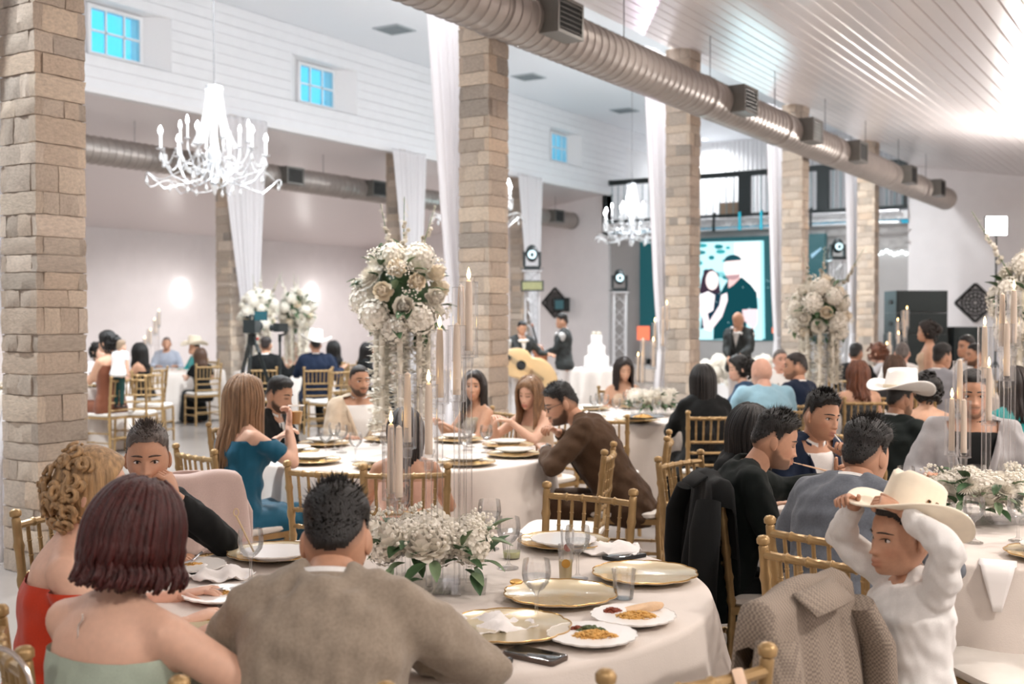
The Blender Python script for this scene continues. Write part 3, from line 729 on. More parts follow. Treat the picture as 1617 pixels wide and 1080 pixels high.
def make_chair():
    t = thing('chiavari_chair', 'gold chiavari chair', 'chair')
    for s in (-1, 1):
        a = (s * .19, -.215, 0); b = (s * .182, -.195, .44); c = (s * .195, -.245, .90)
        P = MB(); pts = []; rad = []
        for (q0, q1, nd) in ((a, b, (.35, .8)), (b, c, (.08, .30, .52, .80))):
            q0 = np.array(q0); q1 = np.array(q1)
            for k in range(25):
                tt = k / 24
                if q0[2] > .1 and k == 0: continue
                bump = 1.0
                for n_ in nd:
                    if abs(tt - n_) < .022: bump = 1.28
                pts.append(q0 + (q1 - q0) * tt); rad.append(.0155 * bump)
        u = np.array([0, -.1, 1]); e = np.array(c)
        for h, rr_ in ((.004, .012), (.010, .020), (.024, .021), (.032, .015), (.036, .002)): pts.append(e + u * h); rad.append(rr_)
        obj('rear_post', P.tube(pts, rad, 10).mesh('rear_post', M_gold), t)
        obj('front_leg', bamboo((s * .195, .195, 0), (s * .19, .19, .44), .0155, (.3, .75), seg=10).mesh('front_leg', M_gold), t)
        obj('side_stretcher', bamboo((s * .19, -.20, .26), (s * .192, .192, .26), .009, (.15, .85)).mesh('side_stretcher', M_gold), t)
        obj('side_stretcher', bamboo((s * .19, -.205, .15), (s * .193, .194, .15), .009, (.15, .85)).mesh('side_stretcher', M_gold), t)
    for y, z in ((.192, .24), (.193, .14), (-.205, .20)):
        obj('stretcher', bamboo((-.19, y, z), (.19, y, z), .009, (.12, .88)).mesh('stretcher', M_gold), t)
    def by(z): return -.195 - .05 * (z - .44) / .46
    obj('top_rail', bamboo((-.193, by(.88), .875), (.193, by(.88), .875), .0135, (.22, .4, .6, .78), (0, -.022, 0)).mesh('top_rail', M_gold), t)
    for z in (.70, .62, .53):
        obj('cross_rail', bamboo((-.187, by(z), z), (.187, by(z), z), .0105, (.1, .3, .7, .9), (0, -.018, 0)).mesh('cross_rail', M_gold), t)
    for k in range(6):
        x_ = -.137 + .055 * k; bow = 1 - (x_ / .19) ** 2
        obj('spindle', bamboo((x_ * .97, by(.70) - .018 * bow, .70), (x_, by(.875) - .022 * bow, .875), .0075, (.35, .65)).mesh('spindle', M_gold), t)
    obj('seat_frame', MB().box2((-.20, -.205, .425), (.20, .205, .455)).mesh('seat_frame', M_gold, 0), t)
    m = MB(); R = []
    for z, k in ((.456, .98), (.468, 1.03), (.485, 1.02), (.496, .92), (.50, .6)):
        R.append([(.20 * k * np.sign(math.cos(a)) * abs(math.cos(a)) ** .35, .205 * k * np.sign(math.sin(a)) * abs(math.sin(a)) ** .35, z) for a in np.linspace(0, 2 * math.pi, 40, endpoint=False)])
    obj('cushion', m.rings(R).mesh('cushion', M_cush, 50), t)
    return t
CHAIR0 = make_chair(); CHAIR0.location = (0, -3.5, 0); used_chair = [False]
def chair(x, y, rz, label):
    if not used_chair[0]:
        used_chair[0] = True; c = CHAIR0; c.location = (x, y, 0); c.rotation_euler = (0, 0, rz); c['label'] = label
    else: c = dup(CHAIR0, (x, y, 0), rz, label)
    c['group'] = 'gold chairs around the tables'; return c

# ---------------------------------------------------------------- tables under cloth
M_linen = mat('ivory_tablecloth', rgb(226, 216, 208), .85, noise=.03, nscale=10, bump=.12, bscale=220, sheen=.15)
M_wood = mat('plain_plywood', rgb(190, 160, 120), .7)
TZ = .765
def table(c, label, seed=0, R=.915):
    t = thing('round_table', label, 'table', (c[0], c[1], 0), 0, 'round tables under floor-length cloths')
    r = np.random.default_rng(seed); seg = 180; a = np.arange(seg) * 2 * math.pi / seg
    fold = sum(np.sin(a * k + r.uniform(0, 6.28)) * w_ for k, w_ in ((9, .6), (13, .8), (17, .6), (23, .4), (5, .4)))
    fold /= np.abs(fold).max()
    rings = [np.stack([rr_ * np.cos(a), rr_ * np.sin(a), np.full(seg, z)], 1) for rr_, z in ((.02, TZ), (.4, TZ), (.75, TZ), (R - .02, TZ), (R - .004, TZ - .004), (R, TZ - .015))]
    for z in np.linspace(TZ - .06, .012, 14):
        s = (TZ - z) / TZ; rr_ = R + .005 + .10 * s + fold * (.012 + .075 * s) * min(1, s * 3)
        rings.append(np.stack([rr_ * np.cos(a), rr_ * np.sin(a), np.full(seg, z)], 1))
    m = MB(); m.rings(rings[::-1], cap=False); m.f.append(tuple(len(rings) * seg - seg + k for k in range(seg)))
    obj('tablecloth', m.mesh('tablecloth', M_linen, 60), t)
    obj('tabletop', MB().lathe([(0, TZ - .03), (R - .03, TZ - .03), (R - .03, TZ - .006), (0, TZ - .006)], 40).mesh('tabletop', M_wood), t)
    for k in range(4):
        q = k * math.pi / 2 + .4; obj('leg', MB().tube([(.5 * math.cos(q), .5 * math.sin(q), 0), (.5 * math.cos(q), .5 * math.sin(q), TZ - .03)], .016, 8).mesh('leg', M_black), t)
    return t
T1 = LD(-.30, 3.50); T2 = LD(-.66, 7.0); T3 = LD(1.20, 9.75); TR = LD(1.99, 4.6); T4 = LD(3.05, 11.2); T6 = LD(3.75, 8.0)
T5 = PX(84, 14.0); T7 = PX(262, 18.2); T8 = PX(462, 18.0); T9 = PX(1432, 14.7); T10 = PX(1700, 12.0)
TAB = dict(T1=T1, T2=T2, T3=T3, TR=TR, T4=T4, T6=T6, T5=T5, T7=T7, T8=T8, T9=T9, T10=T10)
tl = dict(T1='round table with plates of rice and phones under a white cloth', T2='round table with the tall garland flowers between the blue dress and brown suit',
          T3='round table under white cloth beside the woman with very long black hair', TR='round table under white cloth behind the boy with the hat',
          T4='round table with tall flowers in front of the man in the navy suit', T6='round table beside the man in the white hat and dark jacket',
          T5='round table under white cloth in front of the woman holding the toddler', T7='round table far back where the man in the teal shirt sits',
          T8='round table far back with two tall flower stands', T9='round table far back beside the standing woman in beige', T10='round table behind the man in the light grey suit')
for i, (k, p) in enumerate(TAB.items()): table(p, tl[k], i)

# ---------------------------------------------------------------- flowers
M_petal = mat('white_petal', rgb(246, 240, 228), .6, noise=.05, nscale=40, sheen=.1)
M_cream = mat('cream_petal', rgb(250, 238, 218), .6, noise=.06, nscale=40)
M_leaf = mat('dark_green_leaf', rgb(62, 92, 58), .5, noise=.25, nscale=25)
M_leaf2 = mat('sage_green_leaf', rgb(116, 138, 104), .55, noise=.2, nscale=25)
def sph(n, r):
    i = np.arange(n) + .5; ph = np.arccos(1 - 2 * i / n); th = math.pi * (1 + 5 ** .5) * i
    return np.stack([np.cos(th) * np.sin(ph), np.sin(th) * np.sin(ph), np.cos(ph)], 1) * r
def petal(m, c, d, side, L, W, lift=.2):
    d = d / np.linalg.norm(d); s = np.cross(d, side); s /= np.linalg.norm(s) + 1e-9; n = np.cross(s, d)
    m.add([c, c + d * L * .55 + s * W / 2 + n * lift * L * .3, c + d * L + n * lift * L, c + d * L * .55 - s * W / 2 + n * lift * L * .3], [(0, 1, 2, 3)])
def hydrangea(n=90, R=.07):
    m = MB(); m.ell((0, 0, 0), R * .82, 10, 7)
    for p in sph(n, R) * nrng.uniform(.9, 1.08, (n, 1)):
        x_, y_, d = frame_of(p); a0 = nrng.uniform(0, 1.5)
        for k in range(4):
            a = a0 + k * math.pi / 2; petal(m, p, x_ * math.cos(a) + y_ * math.sin(a), d, .017, .016, .25)
    return m.mesh('hydrangea', M_petal, 0)
def rose(R=.045, mtl=None):
    m = MB(); m.ell((0, 0, -.004), (R * .62, R * .62, R * .66), 12, 9)
    for i, p in enumerate(sph(40, R * .5)):
        if p[2] < -R * .42: continue
        x_, y_, n_ = frame_of(p); up = np.array([0, 0, 1.0]) - n_ * n_[2] * .9 + n_ * (.25 + .45 * (1 - (p[2] / R + .5))); up /= np.linalg.norm(up); sd_ = np.cross(up, n_); sd_ /= np.linalg.norm(sd_) + 1e-9
        g = []
        for b_ in range(4):
            for a_ in range(3):
                u, v = (a_ - 1), b_ / 3; w_ = R * .42 * math.sin(math.pi * (.25 + .6 * v)); g.append(p * 1.12 + up * R * (.62 * v - .15) + sd_ * u * w_ + n_ * R * (.10 * v * v - .10 * u * u * (1 - v * .5) + .06))
        m.grid(g, 3, 4)
    return m.mesh('rose', mtl or M_petal, 180)
def mum(R=.06):
    m = MB(); m.ell((0, 0, .005), (R * .3, R * .3, R * .25), 8, 6)
    for lay in range(6):
        n = 14 + lay * 3; el = math.radians(75 - lay * 16)
        for k in range(n):
            a = k * 2 * math.pi / n + lay * .13; d = np.array([math.cos(a) * math.cos(el), math.sin(a) * math.cos(el), math.sin(el)])
            petal(m, d * R * .12, d, np.array([0, 0, 1.0]) + d * .01, R * (.75 + .05 * lay), R * .16, .15)
    return m.mesh('chrysanthemum', M_petal, 0)
def leafm(mtl, L=.09, W=.045):
    g = []
    for j in range(6):
        v = j / 5; w_ = W * math.sin(math.pi * min(1, v * .92 + .06)) ** .8
        for i in range(3): u = i - 1; g.append((u * w_ / 2, L * v, .25 * w_ * abs(u) - .02 * v * v))
    m = MB(); m.grid(g, 3, 6); return m.mesh('leaf', mtl, 180)
def breath(n=24, R=.05):
    m = MB()
    for k in range(n):
        d = nrng.normal(size=3); d[2] = abs(d[2]) + .6; d /= np.linalg.norm(d); q = d * R * nrng.uniform(.6, 1.2)
        m.ell(q, nrng.uniform(.004, .007), 5, 3)
    return m.mesh('babys_breath', M_petal)
HYD = [hydrangea(), hydrangea(80)]; ROSE = rose(); ROSEC = rose(.045, M_cream); MUM = mum(); LEAF = [leafm(M_leaf), leafm(M_leaf2, .08, .035)]; BREATH = [breath(), breath(30)]
def orient(d, spin=0):
    return Vector(tuple(d)).to_track_quat('Z', 'Y').to_euler()
def lorient(d): return Vector(tuple(d)).to_track_quat('Y', 'Z').to_euler()
M_acr = clear('clear_acrylic', (1, 1, 1, 1), .16)
M_gls = clear('table_glass', (1, 1, 1, 1), .22)
M_water = clear('still_water', (.94, .955, .965, 1), .15)
def tall_flowers(c, label, seed=0, zb=1.72, s=1.0, garl=8):
    t = thing('flower_arrangement', label, 'flowers', (c[0], c[1], TZ), rnd.uniform(0, 6), 'tall white flower arrangements')
    r = random.Random(seed); z0 = zb - TZ
    obj('acrylic_stand', MB().lathe([(.13, 0), (.13, .008), (.05, .012), (.05, z0 - .22), (.12, z0 - .18), (.12, z0 - .17)], 28).mesh('stand', M_acr), t)
    obj('foliage_core', MB().ell((0, 0, z0), (.17 * s, .17 * s, .22 * s), 14, 10).mesh('core', M_leaf), t)
    ds = sph(32, 1.0)
    for k, d in enumerate(ds):
        if d[2] < -.75: continue
        q = d * np.array([.23, .23, .28]) * s * r.uniform(.9, 1.08); q[2] += z0
        kind = r.random()
        me = r.choice(HYD) if kind < .55 else (MUM if kind < .75 else (ROSE if kind < .88 else ROSEC))
        nm_ = {HYD[0]: 'hydrangea', HYD[1]: 'hydrangea', MUM: 'chrysanthemum', ROSE: 'rose', ROSEC: 'rose'}[me]
        obj(nm_, me, t, q, orient(d + np.array([0, 0, .25])), s * r.uniform(1.1, 1.45) * (1 if me in HYD else 1.1))
    for k in range(70):
        d = np.array([r.gauss(0, 1), r.gauss(0, 1), r.gauss(0, 1)]); d /= np.linalg.norm(d)
        q = d * np.array([.24, .24, .28]) * s * r.uniform(.85, 1.1); q[2] += z0
        obj('leaf', r.choice(LEAF), t, q, lorient(d + np.array([r.gauss(0, .5), r.gauss(0, .5), r.gauss(0, .4)])), s * r.uniform(.7, 1.4))
    for k in range(22):
        d = np.array([r.gauss(0, 1), r.gauss(0, 1), r.gauss(.2, 1)]); d /= np.linalg.norm(d)
        q = d * np.array([.26, .26, .31]) * s; q[2] += z0
        obj('babys_breath', r.choice(BREATH), t, q, orient(d), s * r.uniform(.9, 1.4))
    for k, (ax, ay, L) in enumerate(((.05, 0, .62), (-.12, .1, .56), (.42, -.1, .60))):     # delphinium spikes
        top = np.array([ax, ay, L]) * s; b0 = np.array([ax * .3, ay * .3, .1]) * s
        sp = obj('delphinium_stem', MB().tube([b0 + Z * z0, top + Z * z0], [.005, .002], 6).mesh('stem', M_leaf2), t)
        for j in range(16):
            v = .35 + .63 * j / 15; q = b0 + (top - b0) * v + np.array([r.gauss(0, .012), r.gauss(0, .012), 0]) * (1.4 - v); q[2] += z0
            obj('blossom', ROSE if j < 9 else BREATH[0], sp, q, (r.uniform(0, 3), r.uniform(0, 3), 0), s * (.55 - .3 * v))
    flo = MB()
    flo.tube([(0, 0, .02), (0, 0, -.62)], .011, 8)
    for k in range(92):
        a = r.uniform(0, 6.28); q = np.array([.013 * math.cos(a), .013 * math.sin(a), -k * .00675]); d = np.array([math.cos(a), math.sin(a), r.uniform(-.6, .3)])
        for j in range(3): b = a + r.gauss(0, 1.1); petal(flo, q, np.array([math.cos(b), math.sin(b), r.gauss(-.3, .5)]), Z + d * .1, .03, .022, .3)
    gm_ = flo.mesh('garland', M_petal, 0)
    for k in range(garl):
        a = k * 2 * math.pi / garl + .2; obj('garland', gm_, t, kind='stuff', loc=(.16 * s * math.cos(a), .16 * s * math.sin(a), z0 - .12 * s), rz=r.uniform(0, 6), scale=(1.7 * s, 1.7 * s, r.uniform(.9, 1.15) * s * (z0 / .96)))
    return t
tall_flowers(T2 + LD(-.02, 0), 'tall white hydrangea arrangement with hanging garlands beside the man in the tan suit', 1, zpx(468, 7.0))
tall_flowers(T4, 'tall white flower arrangement with hanging garlands in front of the truss tower', 2, zpx(492, 11.2), 1.05)
tall_flowers(T6 + LD(-.02, 0), 'tall white flower arrangement with hanging garlands beyond the lit candles', 3, zpx(480, 8.0), 1.1)
tall_flowers(PX(408, 17.7), 'tall white flower arrangement above the tripod camera', 4, zpx(492, 18), 1.05)
tall_flowers(PX(468, 18.5), 'tall white flower arrangement above the man in the white hat and navy suit', 5, zpx(492, 18), 1.05)

M_wax = mat('ivory_wax', rgb(240, 222, 205), .5, emit=(1, .75, .5, 1), estr=.03)
M_flame = emis('candle_flame', (1, .62, .22, 1), 9)
CPAT = [(-.108, .02, 1.288, 1), (-.078, -.03, 1.285, 0), (-.060, .06, 1.445, 0), (.015, -.05, 1.42, 1), (.042, .06, 1.586, 1), (.100, -.02, 1.60, 0), (.110, .05, 1.72, 0), (.136, .0, 1.735, 1)]
def candelabra(c, label, low=True, seed=0):
    t = thing('candle_centrepiece', label, 'candle holder', (c[0], c[1], TZ), TH, 'acrylic candle centrepieces')
    obj('base', MB().box2((-.17, -.11, .001), (.19, .11, .012)).mesh('base', M_acr, 0), t)
    for (lx, ly, zt, lit) in CPAT:
        zt -= TZ; zh = zt - .255
        st = obj('acrylic_stem', MB().tube([(lx, ly, .012), (lx, ly, zh)], .0105, 10).mesh('stem', M_acr), t)
        obj('holder_cup', MB().lathe([(.0, zh - .03), (.014, zh - .03), (.016, zh - .004), (.030, zh), (.030, zh + .004), (.013, zh + .008), (.02, zh + .03), (.019, zh + .034), (.0, zh + .034)], 18, (lx, ly, 0)).mesh('cup', M_acr), st)
        obj('candle', MB().lathe([(.0125, zh + .02), (.0115, zt - .06), (.009, zt - .02), (.0, zt - .012)], 12, (lx, ly, 0)).mesh('candle', M_wax), st)
        if lit: obj('flame', MB().lathe([(0, zt - .014), (.005, zt - .008), (.0068, zt), (.004, zt + .014), (0, zt + .025)], 8, (lx, ly, 0)).mesh('flame', M_flame), st)
        sh = MB(); sh.lathe([(.029, zh + .004), (.029, zt - .022)], 22, (lx, ly, 0)); sh.f = [f for f in sh.f if len(f) == 4]; sh.tube([(lx + .029 * math.cos(q), ly + .029 * math.sin(q), zt - .022) for q in np.linspace(0, 6.283, 22, endpoint=False)], .0011, 5, closed=True)
        obj('glass_chimney', sh.mesh('chimney', M_acr), st)
    return t
def low_flowers(c, label, seed, s=.84):
    t = thing('low_floral_ring', label, 'flowers', (c[0], c[1], TZ + .012), rnd.uniform(0, 6), 'low white flower rings around candles')
    r = random.Random(seed)
    for k in range(4):
        a = k * math.pi / 2 + .5; w_ = MB(); w_.box((.12 * math.cos(a), .12 * math.sin(a), .045), (.08, .08, .09)); obj('glass_vase', w_.mesh('vase', M_acr, 0), t)
    for k in range(20):
        a = k * 2.4; rr_ = s * (.17 if k % 3 else .08) * r.uniform(.9, 1.15); q = (rr_ * math.cos(a), rr_ * math.sin(a), r.uniform(.10, .16))
        kind = r.random(); me, nm_, sc_ = (r.choice(HYD), 'hydrangea', .85) if kind < .5 else ((ROSE, 'rose', 1.15) if kind < .92 else (MUM, 'chrysanthemum', .8))
        obj(nm_, me, t, q, orient(np.array([math.cos(a) * .6, math.sin(a) * .6, 1.0])), sc_ * r.uniform(.85, 1.1))
    for k in range(80):
        a = r.uniform(0, 6.28); rr_ = .21 * s * r.uniform(.7, 1.12)
        obj('leaf', r.choice(LEAF), t, (rr_ * math.cos(a), rr_ * math.sin(a), r.uniform(.05, .17)), lorient((math.cos(a + r.gauss(0, .6)), math.sin(a + r.gauss(0, .6)), r.gauss(.1, .5))), r.uniform(.6, 1.1))
    for k in range(10):
        a = r.uniform(0, 6.28); obj('babys_breath', r.choice(BREATH), t, (.18 * math.cos(a), .18 * math.sin(a), .17), orient((math.cos(a) * .4, math.sin(a) * .4, 1)), 1.0)
for i, (p, la) in enumerate(((T1 + LD(.03, 0), 'rice plates'), (TR + LD(-.06, .05), 'small boy'), (T3, 'woman with very long black hair'), (PX(1415, 14.2), 'standing woman in beige'), (PX(238, 18.4), 'man in the teal shirt'))):
    candelabra(p, 'acrylic centrepiece of tall candles near the ' + la)
    if i < 3: low_flowers(p, 'low ring of white roses around candles near the ' + la, i)

# ---------------------------------------------------------------- tableware
M_charger = mat('cream_gold_charger', rgb(222, 206, 172), .22, .25, noise=.05, nscale=9, coat=.5)
M_rim = mat('gold_rim', rgb(190, 150, 88), .3, .8)
M_plate = mat('white_plastic_plate', rgb(244, 240, 236), .3, coat=.3)
def scal(n, amp): return lambda a, s: 1 + amp * (np.abs(np.sin(a * n / 2)) ** .7 - .5) * (s if s < .99 else 1)
def plate_mesh(R, mtl, n, amp=.05):
    m = MB(); m.lathe([(.001, .004), (R * .6, .004), (R * .66, .009), (R * .7, .012), (R * .98, .020), (R, .022)], 72, wob=scal(n, amp)); m.f.pop() if len(m.f[-1]) > 4 else None
    m2 = MB(); m2.lathe([(R, .022), (R * 1.01, .0235), (R * 1.005, .019), (R * .7, .008), (R * .6, .0), (.001, .0)], 72, wob=lambda a, s: scal(n, amp)(a, 1.0 if s < .5 else 1 - s)); m2.f.pop() if len(m2.f[-1]) > 4 else None
    m.add(m2.verts(), m2.f); return m.mesh('plate', mtl, 50)
CH = plate_mesh(.165, M_charger, 12); CHR = MB().tube([(.166 * (1 + .05 * (abs(math.sin(a * 6)) ** .7 - .5)) * math.cos(a), .166 * (1 + .05 * (abs(math.sin(a * 6)) ** .7 - .5)) * math.sin(a), .023) for a in np.linspace(0, 2 * math.pi, 97)[:-1]], .002, 5, closed=True).mesh('rim', M_rim)
PL = plate_mesh(.115, M_plate, 18, .04)
def charger(p, label, group=None, rz=0):
    t = thing('charger_plate', label, 'plate', (p[0], p[1], TZ + .001), rz, group); obj('dish', CH, t); obj('gold_rim', CHR, t); return t
def on1(px, py, z=TZ): return onZ(px, py, z)
GOB = [(.0, .0), (.034, .001), (.034, .004), (.010, .012), (.005, .02), (.0045, .07), (.008, .082), (.022, .092), (.036, .110), (.0405, .130), (.039, .155), (.036, .172)]
gobm = MB(); gobm.lathe(GOB, 24); gobm.f = [f for f in gobm.f if len(f) == 4 or True][:-1]
GOBM = gobm.mesh('glass', M_gls)
WATM = MB().lathe([(0, .086), (.020, .093), (.034, .110), (.0385, .128), (0, .128)], 20).mesh('water', M_water)
def goblet(p, label, group=None, s=1.0):
    t = thing('water_goblet', label, 'glass', (p[0], p[1], TZ + .001), 0, group); t.scale = (s,) * 3
    obj('bowl', GOBM, t); obj('water', WATM, t); return t
tumm = MB(); tumm.lathe([(0, .002), (.028, .002), (.036, .085), (.037, .088)], 24); tumm.f.pop(); TUM = tumm.mesh('cup', M_gls)
TUW = MB().lathe([(0, .004), (.028, .004), (.0315, .035), (0, .035)], 20).mesh('drink', M_water)
TUL = MB().lathe([(0, .004), (.028, .004), (.0305, .025), (0, .025)], 20).mesh('drink', mat('lime_dregs', rgb(196, 200, 150), .3))
def tumbler(p, label, lime=False, group=None):
    t = thing('plastic_tumbler', label, 'cup', (p[0], p[1], TZ + .001), 0, group); obj('cup', TUM, t); obj('drink', TUL if lime else TUW, t); return t
tasm = MB(); tasm.lathe([(0, .002), (.02, .002), (.024, .11), (.0245, .112)], 20); tasm.f.pop(); TAS = tasm.mesh('cup', M_gls)
M_wax2 = mat('burgundy_label', rgb(128, 62, 60), .5); M_foil = mat('gold_foil', rgb(206, 160, 84), .3, .7)
def favor(p, label, fill):
    t = thing('favor_tumbler', label, 'cup', (p[0], p[1], TZ + .001)); obj('cup', TAS, t)
    if fill: obj('filling', MB().lathe([(0, .004), (.0195, .004), (.022, .06), (0, .062)], 16).mesh('fill', mat('pale_drink', rgb(236, 214, 160), .4)), t)
    obj('round_sticker', MB().lathe([(0, .0), (.014, .0), (.014, .0015), (0, .0015)], 16, tuple(-FW * .0235 + Z * .055), -FW).mesh('sticker', M_wax2 if not fill else M_foil), t)
# foreground table
for k, (px, py, la) in enumerate(((885, 947, 'scalloped cream charger plate behind the stemmed goblet, holding a gold chocolate coin'), (1018, 914, 'empty scalloped cream charger plate by the black phone at the table edge'),
        (802, 1000, 'scalloped cream charger plate with a folded napkin beside the grey suit sleeve'), (890, 862, 'scalloped cream charger plate with a white plate in front of the empty chair'),
        (300, 1022, 'gold rimmed charger plate under the arm of the red-haired woman'), (436, 880, 'cream charger plate with salad leftovers beside the grey suit shoulder'))):
    charger(on1(px, py), la, None, k)
for (px, py, la) in ((890, 858, 'white scalloped dinner plate on the charger in front of the empty chair'), (436, 878, 'white plate of salad leftovers on the charger by the grey suit')):
    p = on1(px, py, TZ + .03); t = thing('dinner_plate', la, 'plate', (p[0], p[1], TZ + .026)); obj('dish', PL, t)
for (px, py, la, s) in ((847, 982, 'water goblet standing nearest the plates of orange rice', 1), (773, 868, 'water goblet beside the candle flowers', 1.05), (803, 898, 'water goblet behind the tumbler with lime dregs', 1), (912, 915, 'water goblet beside the two favour cups', 1), (396, 922, 'water goblet with a folded straw left of the grey suit man', 1)):
    goblet(on1(px, py), la, None, s)
tumbler(on1(808, 882), 'clear plastic tumbler with lime dregs', True); tumbler(on1(985, 946), 'clear plastic tumbler of water beside the bread slice')
favor(on1(896, 888), 'tall clear favour cup with a round burgundy sticker', False); favor(on1(893, 915), 'tall clear favour cup of pale drink with gold sticker', True)
# plates of food
M_rice = mat('orange_rice', rgb(222, 172, 96), .75, noise=.18, nscale=60, bump=.5, bscale=220)
M_meat = mat('red_stewed_meat', rgb(138, 62, 36), .6, noise=.3, nscale=50, bump=.5, bscale=160)
M_green = mat('cooked_greens', rgb(84, 96, 58), .6, noise=.3, nscale=50)
M_bread = mat('pale_bread', rgb(232, 196, 158), .85, noise=.08, nscale=30, bump=.3, bscale=120)
def heap(c, rx, ry, h, mtl, n, g, seed, name, par):
    r = np.random.default_rng(seed); m = MB()
    nu = 22; rings = []
    for s in (1, .85, .6, .3, .05):
        a = np.arange(nu) * 2 * math.pi / nu; k = 1 + .12 * np.sin(a * 3 + seed) + .06 * r.normal(size=nu)
        rings.append(np.stack([c[0] + rx * s * k * np.cos(a), c[1] + ry * s * k * np.sin(a), np.full(nu, c[2]) + h * (1 - s ** 2) * (1 + .1 * r.normal(size=nu))], 1))
    m.rings(rings, cap=True)
    for k in range(n):
        s = math.sqrt(r.uniform(0, 1)) * .97; a = r.uniform(0, 6.28)
        m.ell((c[0] + rx * s * math.cos(a), c[1] + ry * s * math.sin(a), c[2] + h * (1 - s * s) + g * .2), np.array([g, g * .6, g * .5]) * r.uniform(.7, 1.2), 5, 4, Matrix.Rotation(r.uniform(0, 3), 3, 'Z'))
    return obj(name, m.mesh(name, mtl, 60), par, kind='stuff')
for k, (px, py) in enumerate(((935, 1014), (1000, 983))):
    p = on1(px, py); t = thing('food_plate', ('white plate of orange rice and greens beside the phone', 'white plate of orange rice, red meat and a bread slice')[k], 'plate', (p[0], p[1], TZ + .001), TH, 'plates of rice')
    obj('dish', PL, t)
    heap((.005, -.022, .008), .078, .045, .026, M_rice, 170, .006, k, 'rice', t)
    if k == 0: heap((-.0, .032, .008), .05, .028, .022, M_green, 60, .008, 5, 'greens', t); heap((-.035, .04, .01), .025, .02, .018, M_meat, 30, .007, 6, 'meat', t)
    else:
        heap((-.055, .03, .008), .036, .026, .022, M_meat, 60, .007, 7, 'meat', t)
        m = MB(); R = [[(.03 + .062 * s * math.cos(a), .055 + .032 * s * math.sin(a), .018 + z_ + .01 * math.cos(a)) for a in np.linspace(0, 6.283, 24, endpoint=False)] for z_, s in ((0, .95), (.006, 1), (.012, .95), (.014, .7))]
        obj('bread_slice', m.rings(R).mesh('bread', M_bread, 60), t)
# napkin on plate
def napkin(p, z, s, label, seed):
    r = np.random.default_rng(seed); n = 14; g = []
    for j in range(n):
        for i in range(n):
            u, v = i / (n - 1) - .5, j / (n - 1) - .5; rad = math.hypot(u, v)
            g.append((u * s * (1.15 - .3 * abs(v)), v * s * (1.1 - .4 * abs(u)), .012 + .018 * math.sin(u * 9 + v * 5) * math.sin(v * 7) + .012 * r.normal() * .3 + .02 * max(0, .35 - rad)))
    m = MB(); m.grid(g, n, n); o = obj('napkin', m.mesh('napkin', mat('white_napkin', rgb(244, 240, 238), .85), 180)); o.location = (p[0], p[1], z); o.rotation_euler = (0, 0, seed); tag(o, label, 'napkin')
    o.modifiers.new('thick', 'SOLIDIFY').thickness = .002
napkin(on1(785, 998), TZ + .012, .17, 'crumpled white napkin on the charger by the grey suit sleeve', 1)
napkin(on1(965, 872), TZ + .004, .2, 'crumpled white napkin beside the black phone', 2)
napkin(on1(345, 912), TZ + .004, .18, 'crumpled white napkin in front of the red-haired woman', 3)
napkin(on1(735, 838), TZ + .004, .16, 'folded white napkin behind the candle flowers', 4)
# phones
M_screen = mat('dark_glass_screen', (.012, .018, .022, 1), .06, coat=1); M_case = mat('brown_phone_case', rgb(92, 78, 70), .5); M_casek = mat('black_phone_case', rgb(24, 24, 26), .5)
def rbox(w_, l_, h_, r_, z0=0):
    R = []
    for z_, k in ((z0, .985), (z0 + h_ * .3, 1), (z0 + h_ * .7, 1), (z0 + h_, .985)):
        P = []
        for (sx, sy, a0) in ((1, 1, 0), (-1, 1, 90), (-1, -1, 180), (1, -1, 270)):
            for q in range(6):
                a = math.radians(a0 + 18 * q); P.append(((sx * (w_ / 2 - r_) + r_ * math.cos(a)) * k, (sy * (l_ / 2 - r_) + r_ * math.sin(a)) * k, z_))
        R.append(P)
    return MB().rings(R)
for k, (px, py, ang, cm, la) in enumerate(((845, 1039, .95, M_case, 'dark phone in a brown case beside the rice plate'), (765, 1055, -.55, M_casek, 'black phone partly under the grey suit sleeve'), (986, 881, -.9, M_casek, 'black phone lying at the far table edge'))):
    p = on1(px, py); t = thing('mobile_phone', la, 'phone', (p[0], p[1], TZ + .001), TH + ang, 'phones on the foreground table')
    obj('case', rbox(.078, .155, .011, .014).mesh('case', cm, 40), t); obj('screen', rbox(.070, .147, .0012, .011, .011).mesh('screen', M_screen, 40), t)
    obj('side_button', MB().box2((.0385, .02, .004), (.0405, .045, .008)).mesh('button', M_casek, 0), t)
# gold chocolate coin on charger
p = on1(815, 922, TZ + .02); o = obj('chocolate_coin', MB().lathe([(0, 0), (.019, 0), (.02, .002), (.019, .005), (.012, .0065), (0, .006)], 20).mesh('coin', M_foil)); o.location = (p[0], p[1], TZ + .024); o.rotation_euler = (.15, .1, 0); tag(o, 'gold foil chocolate coin on the rim of the charger', 'candy')
# folded straw in left goblet
p = on1(396, 922); t = thing('drinking_straw', 'pale twisted stirrer leaning in the goblet left of the grey suit', 'straw', (p[0], p[1], TZ + .001))
obj('shaft', MB().tube([tuple(RT * .01 + Z * .10), tuple(RT * -.045 + Z * .215)], .003, 6).mesh('shaft', mat('bamboo_pick', rgb(214, 190, 150), .6)), t)
obj('knot', MB().tube([tuple(RT * (-.045 + .008 * math.cos(a)) + Z * (.225 + .012 * math.sin(a))) for a in np.linspace(0, 6.283, 12, endpoint=False)], .002, 5, closed=True).mesh('knot', mat('bamboo_pick', rgb(214, 190, 150), .6)), t)

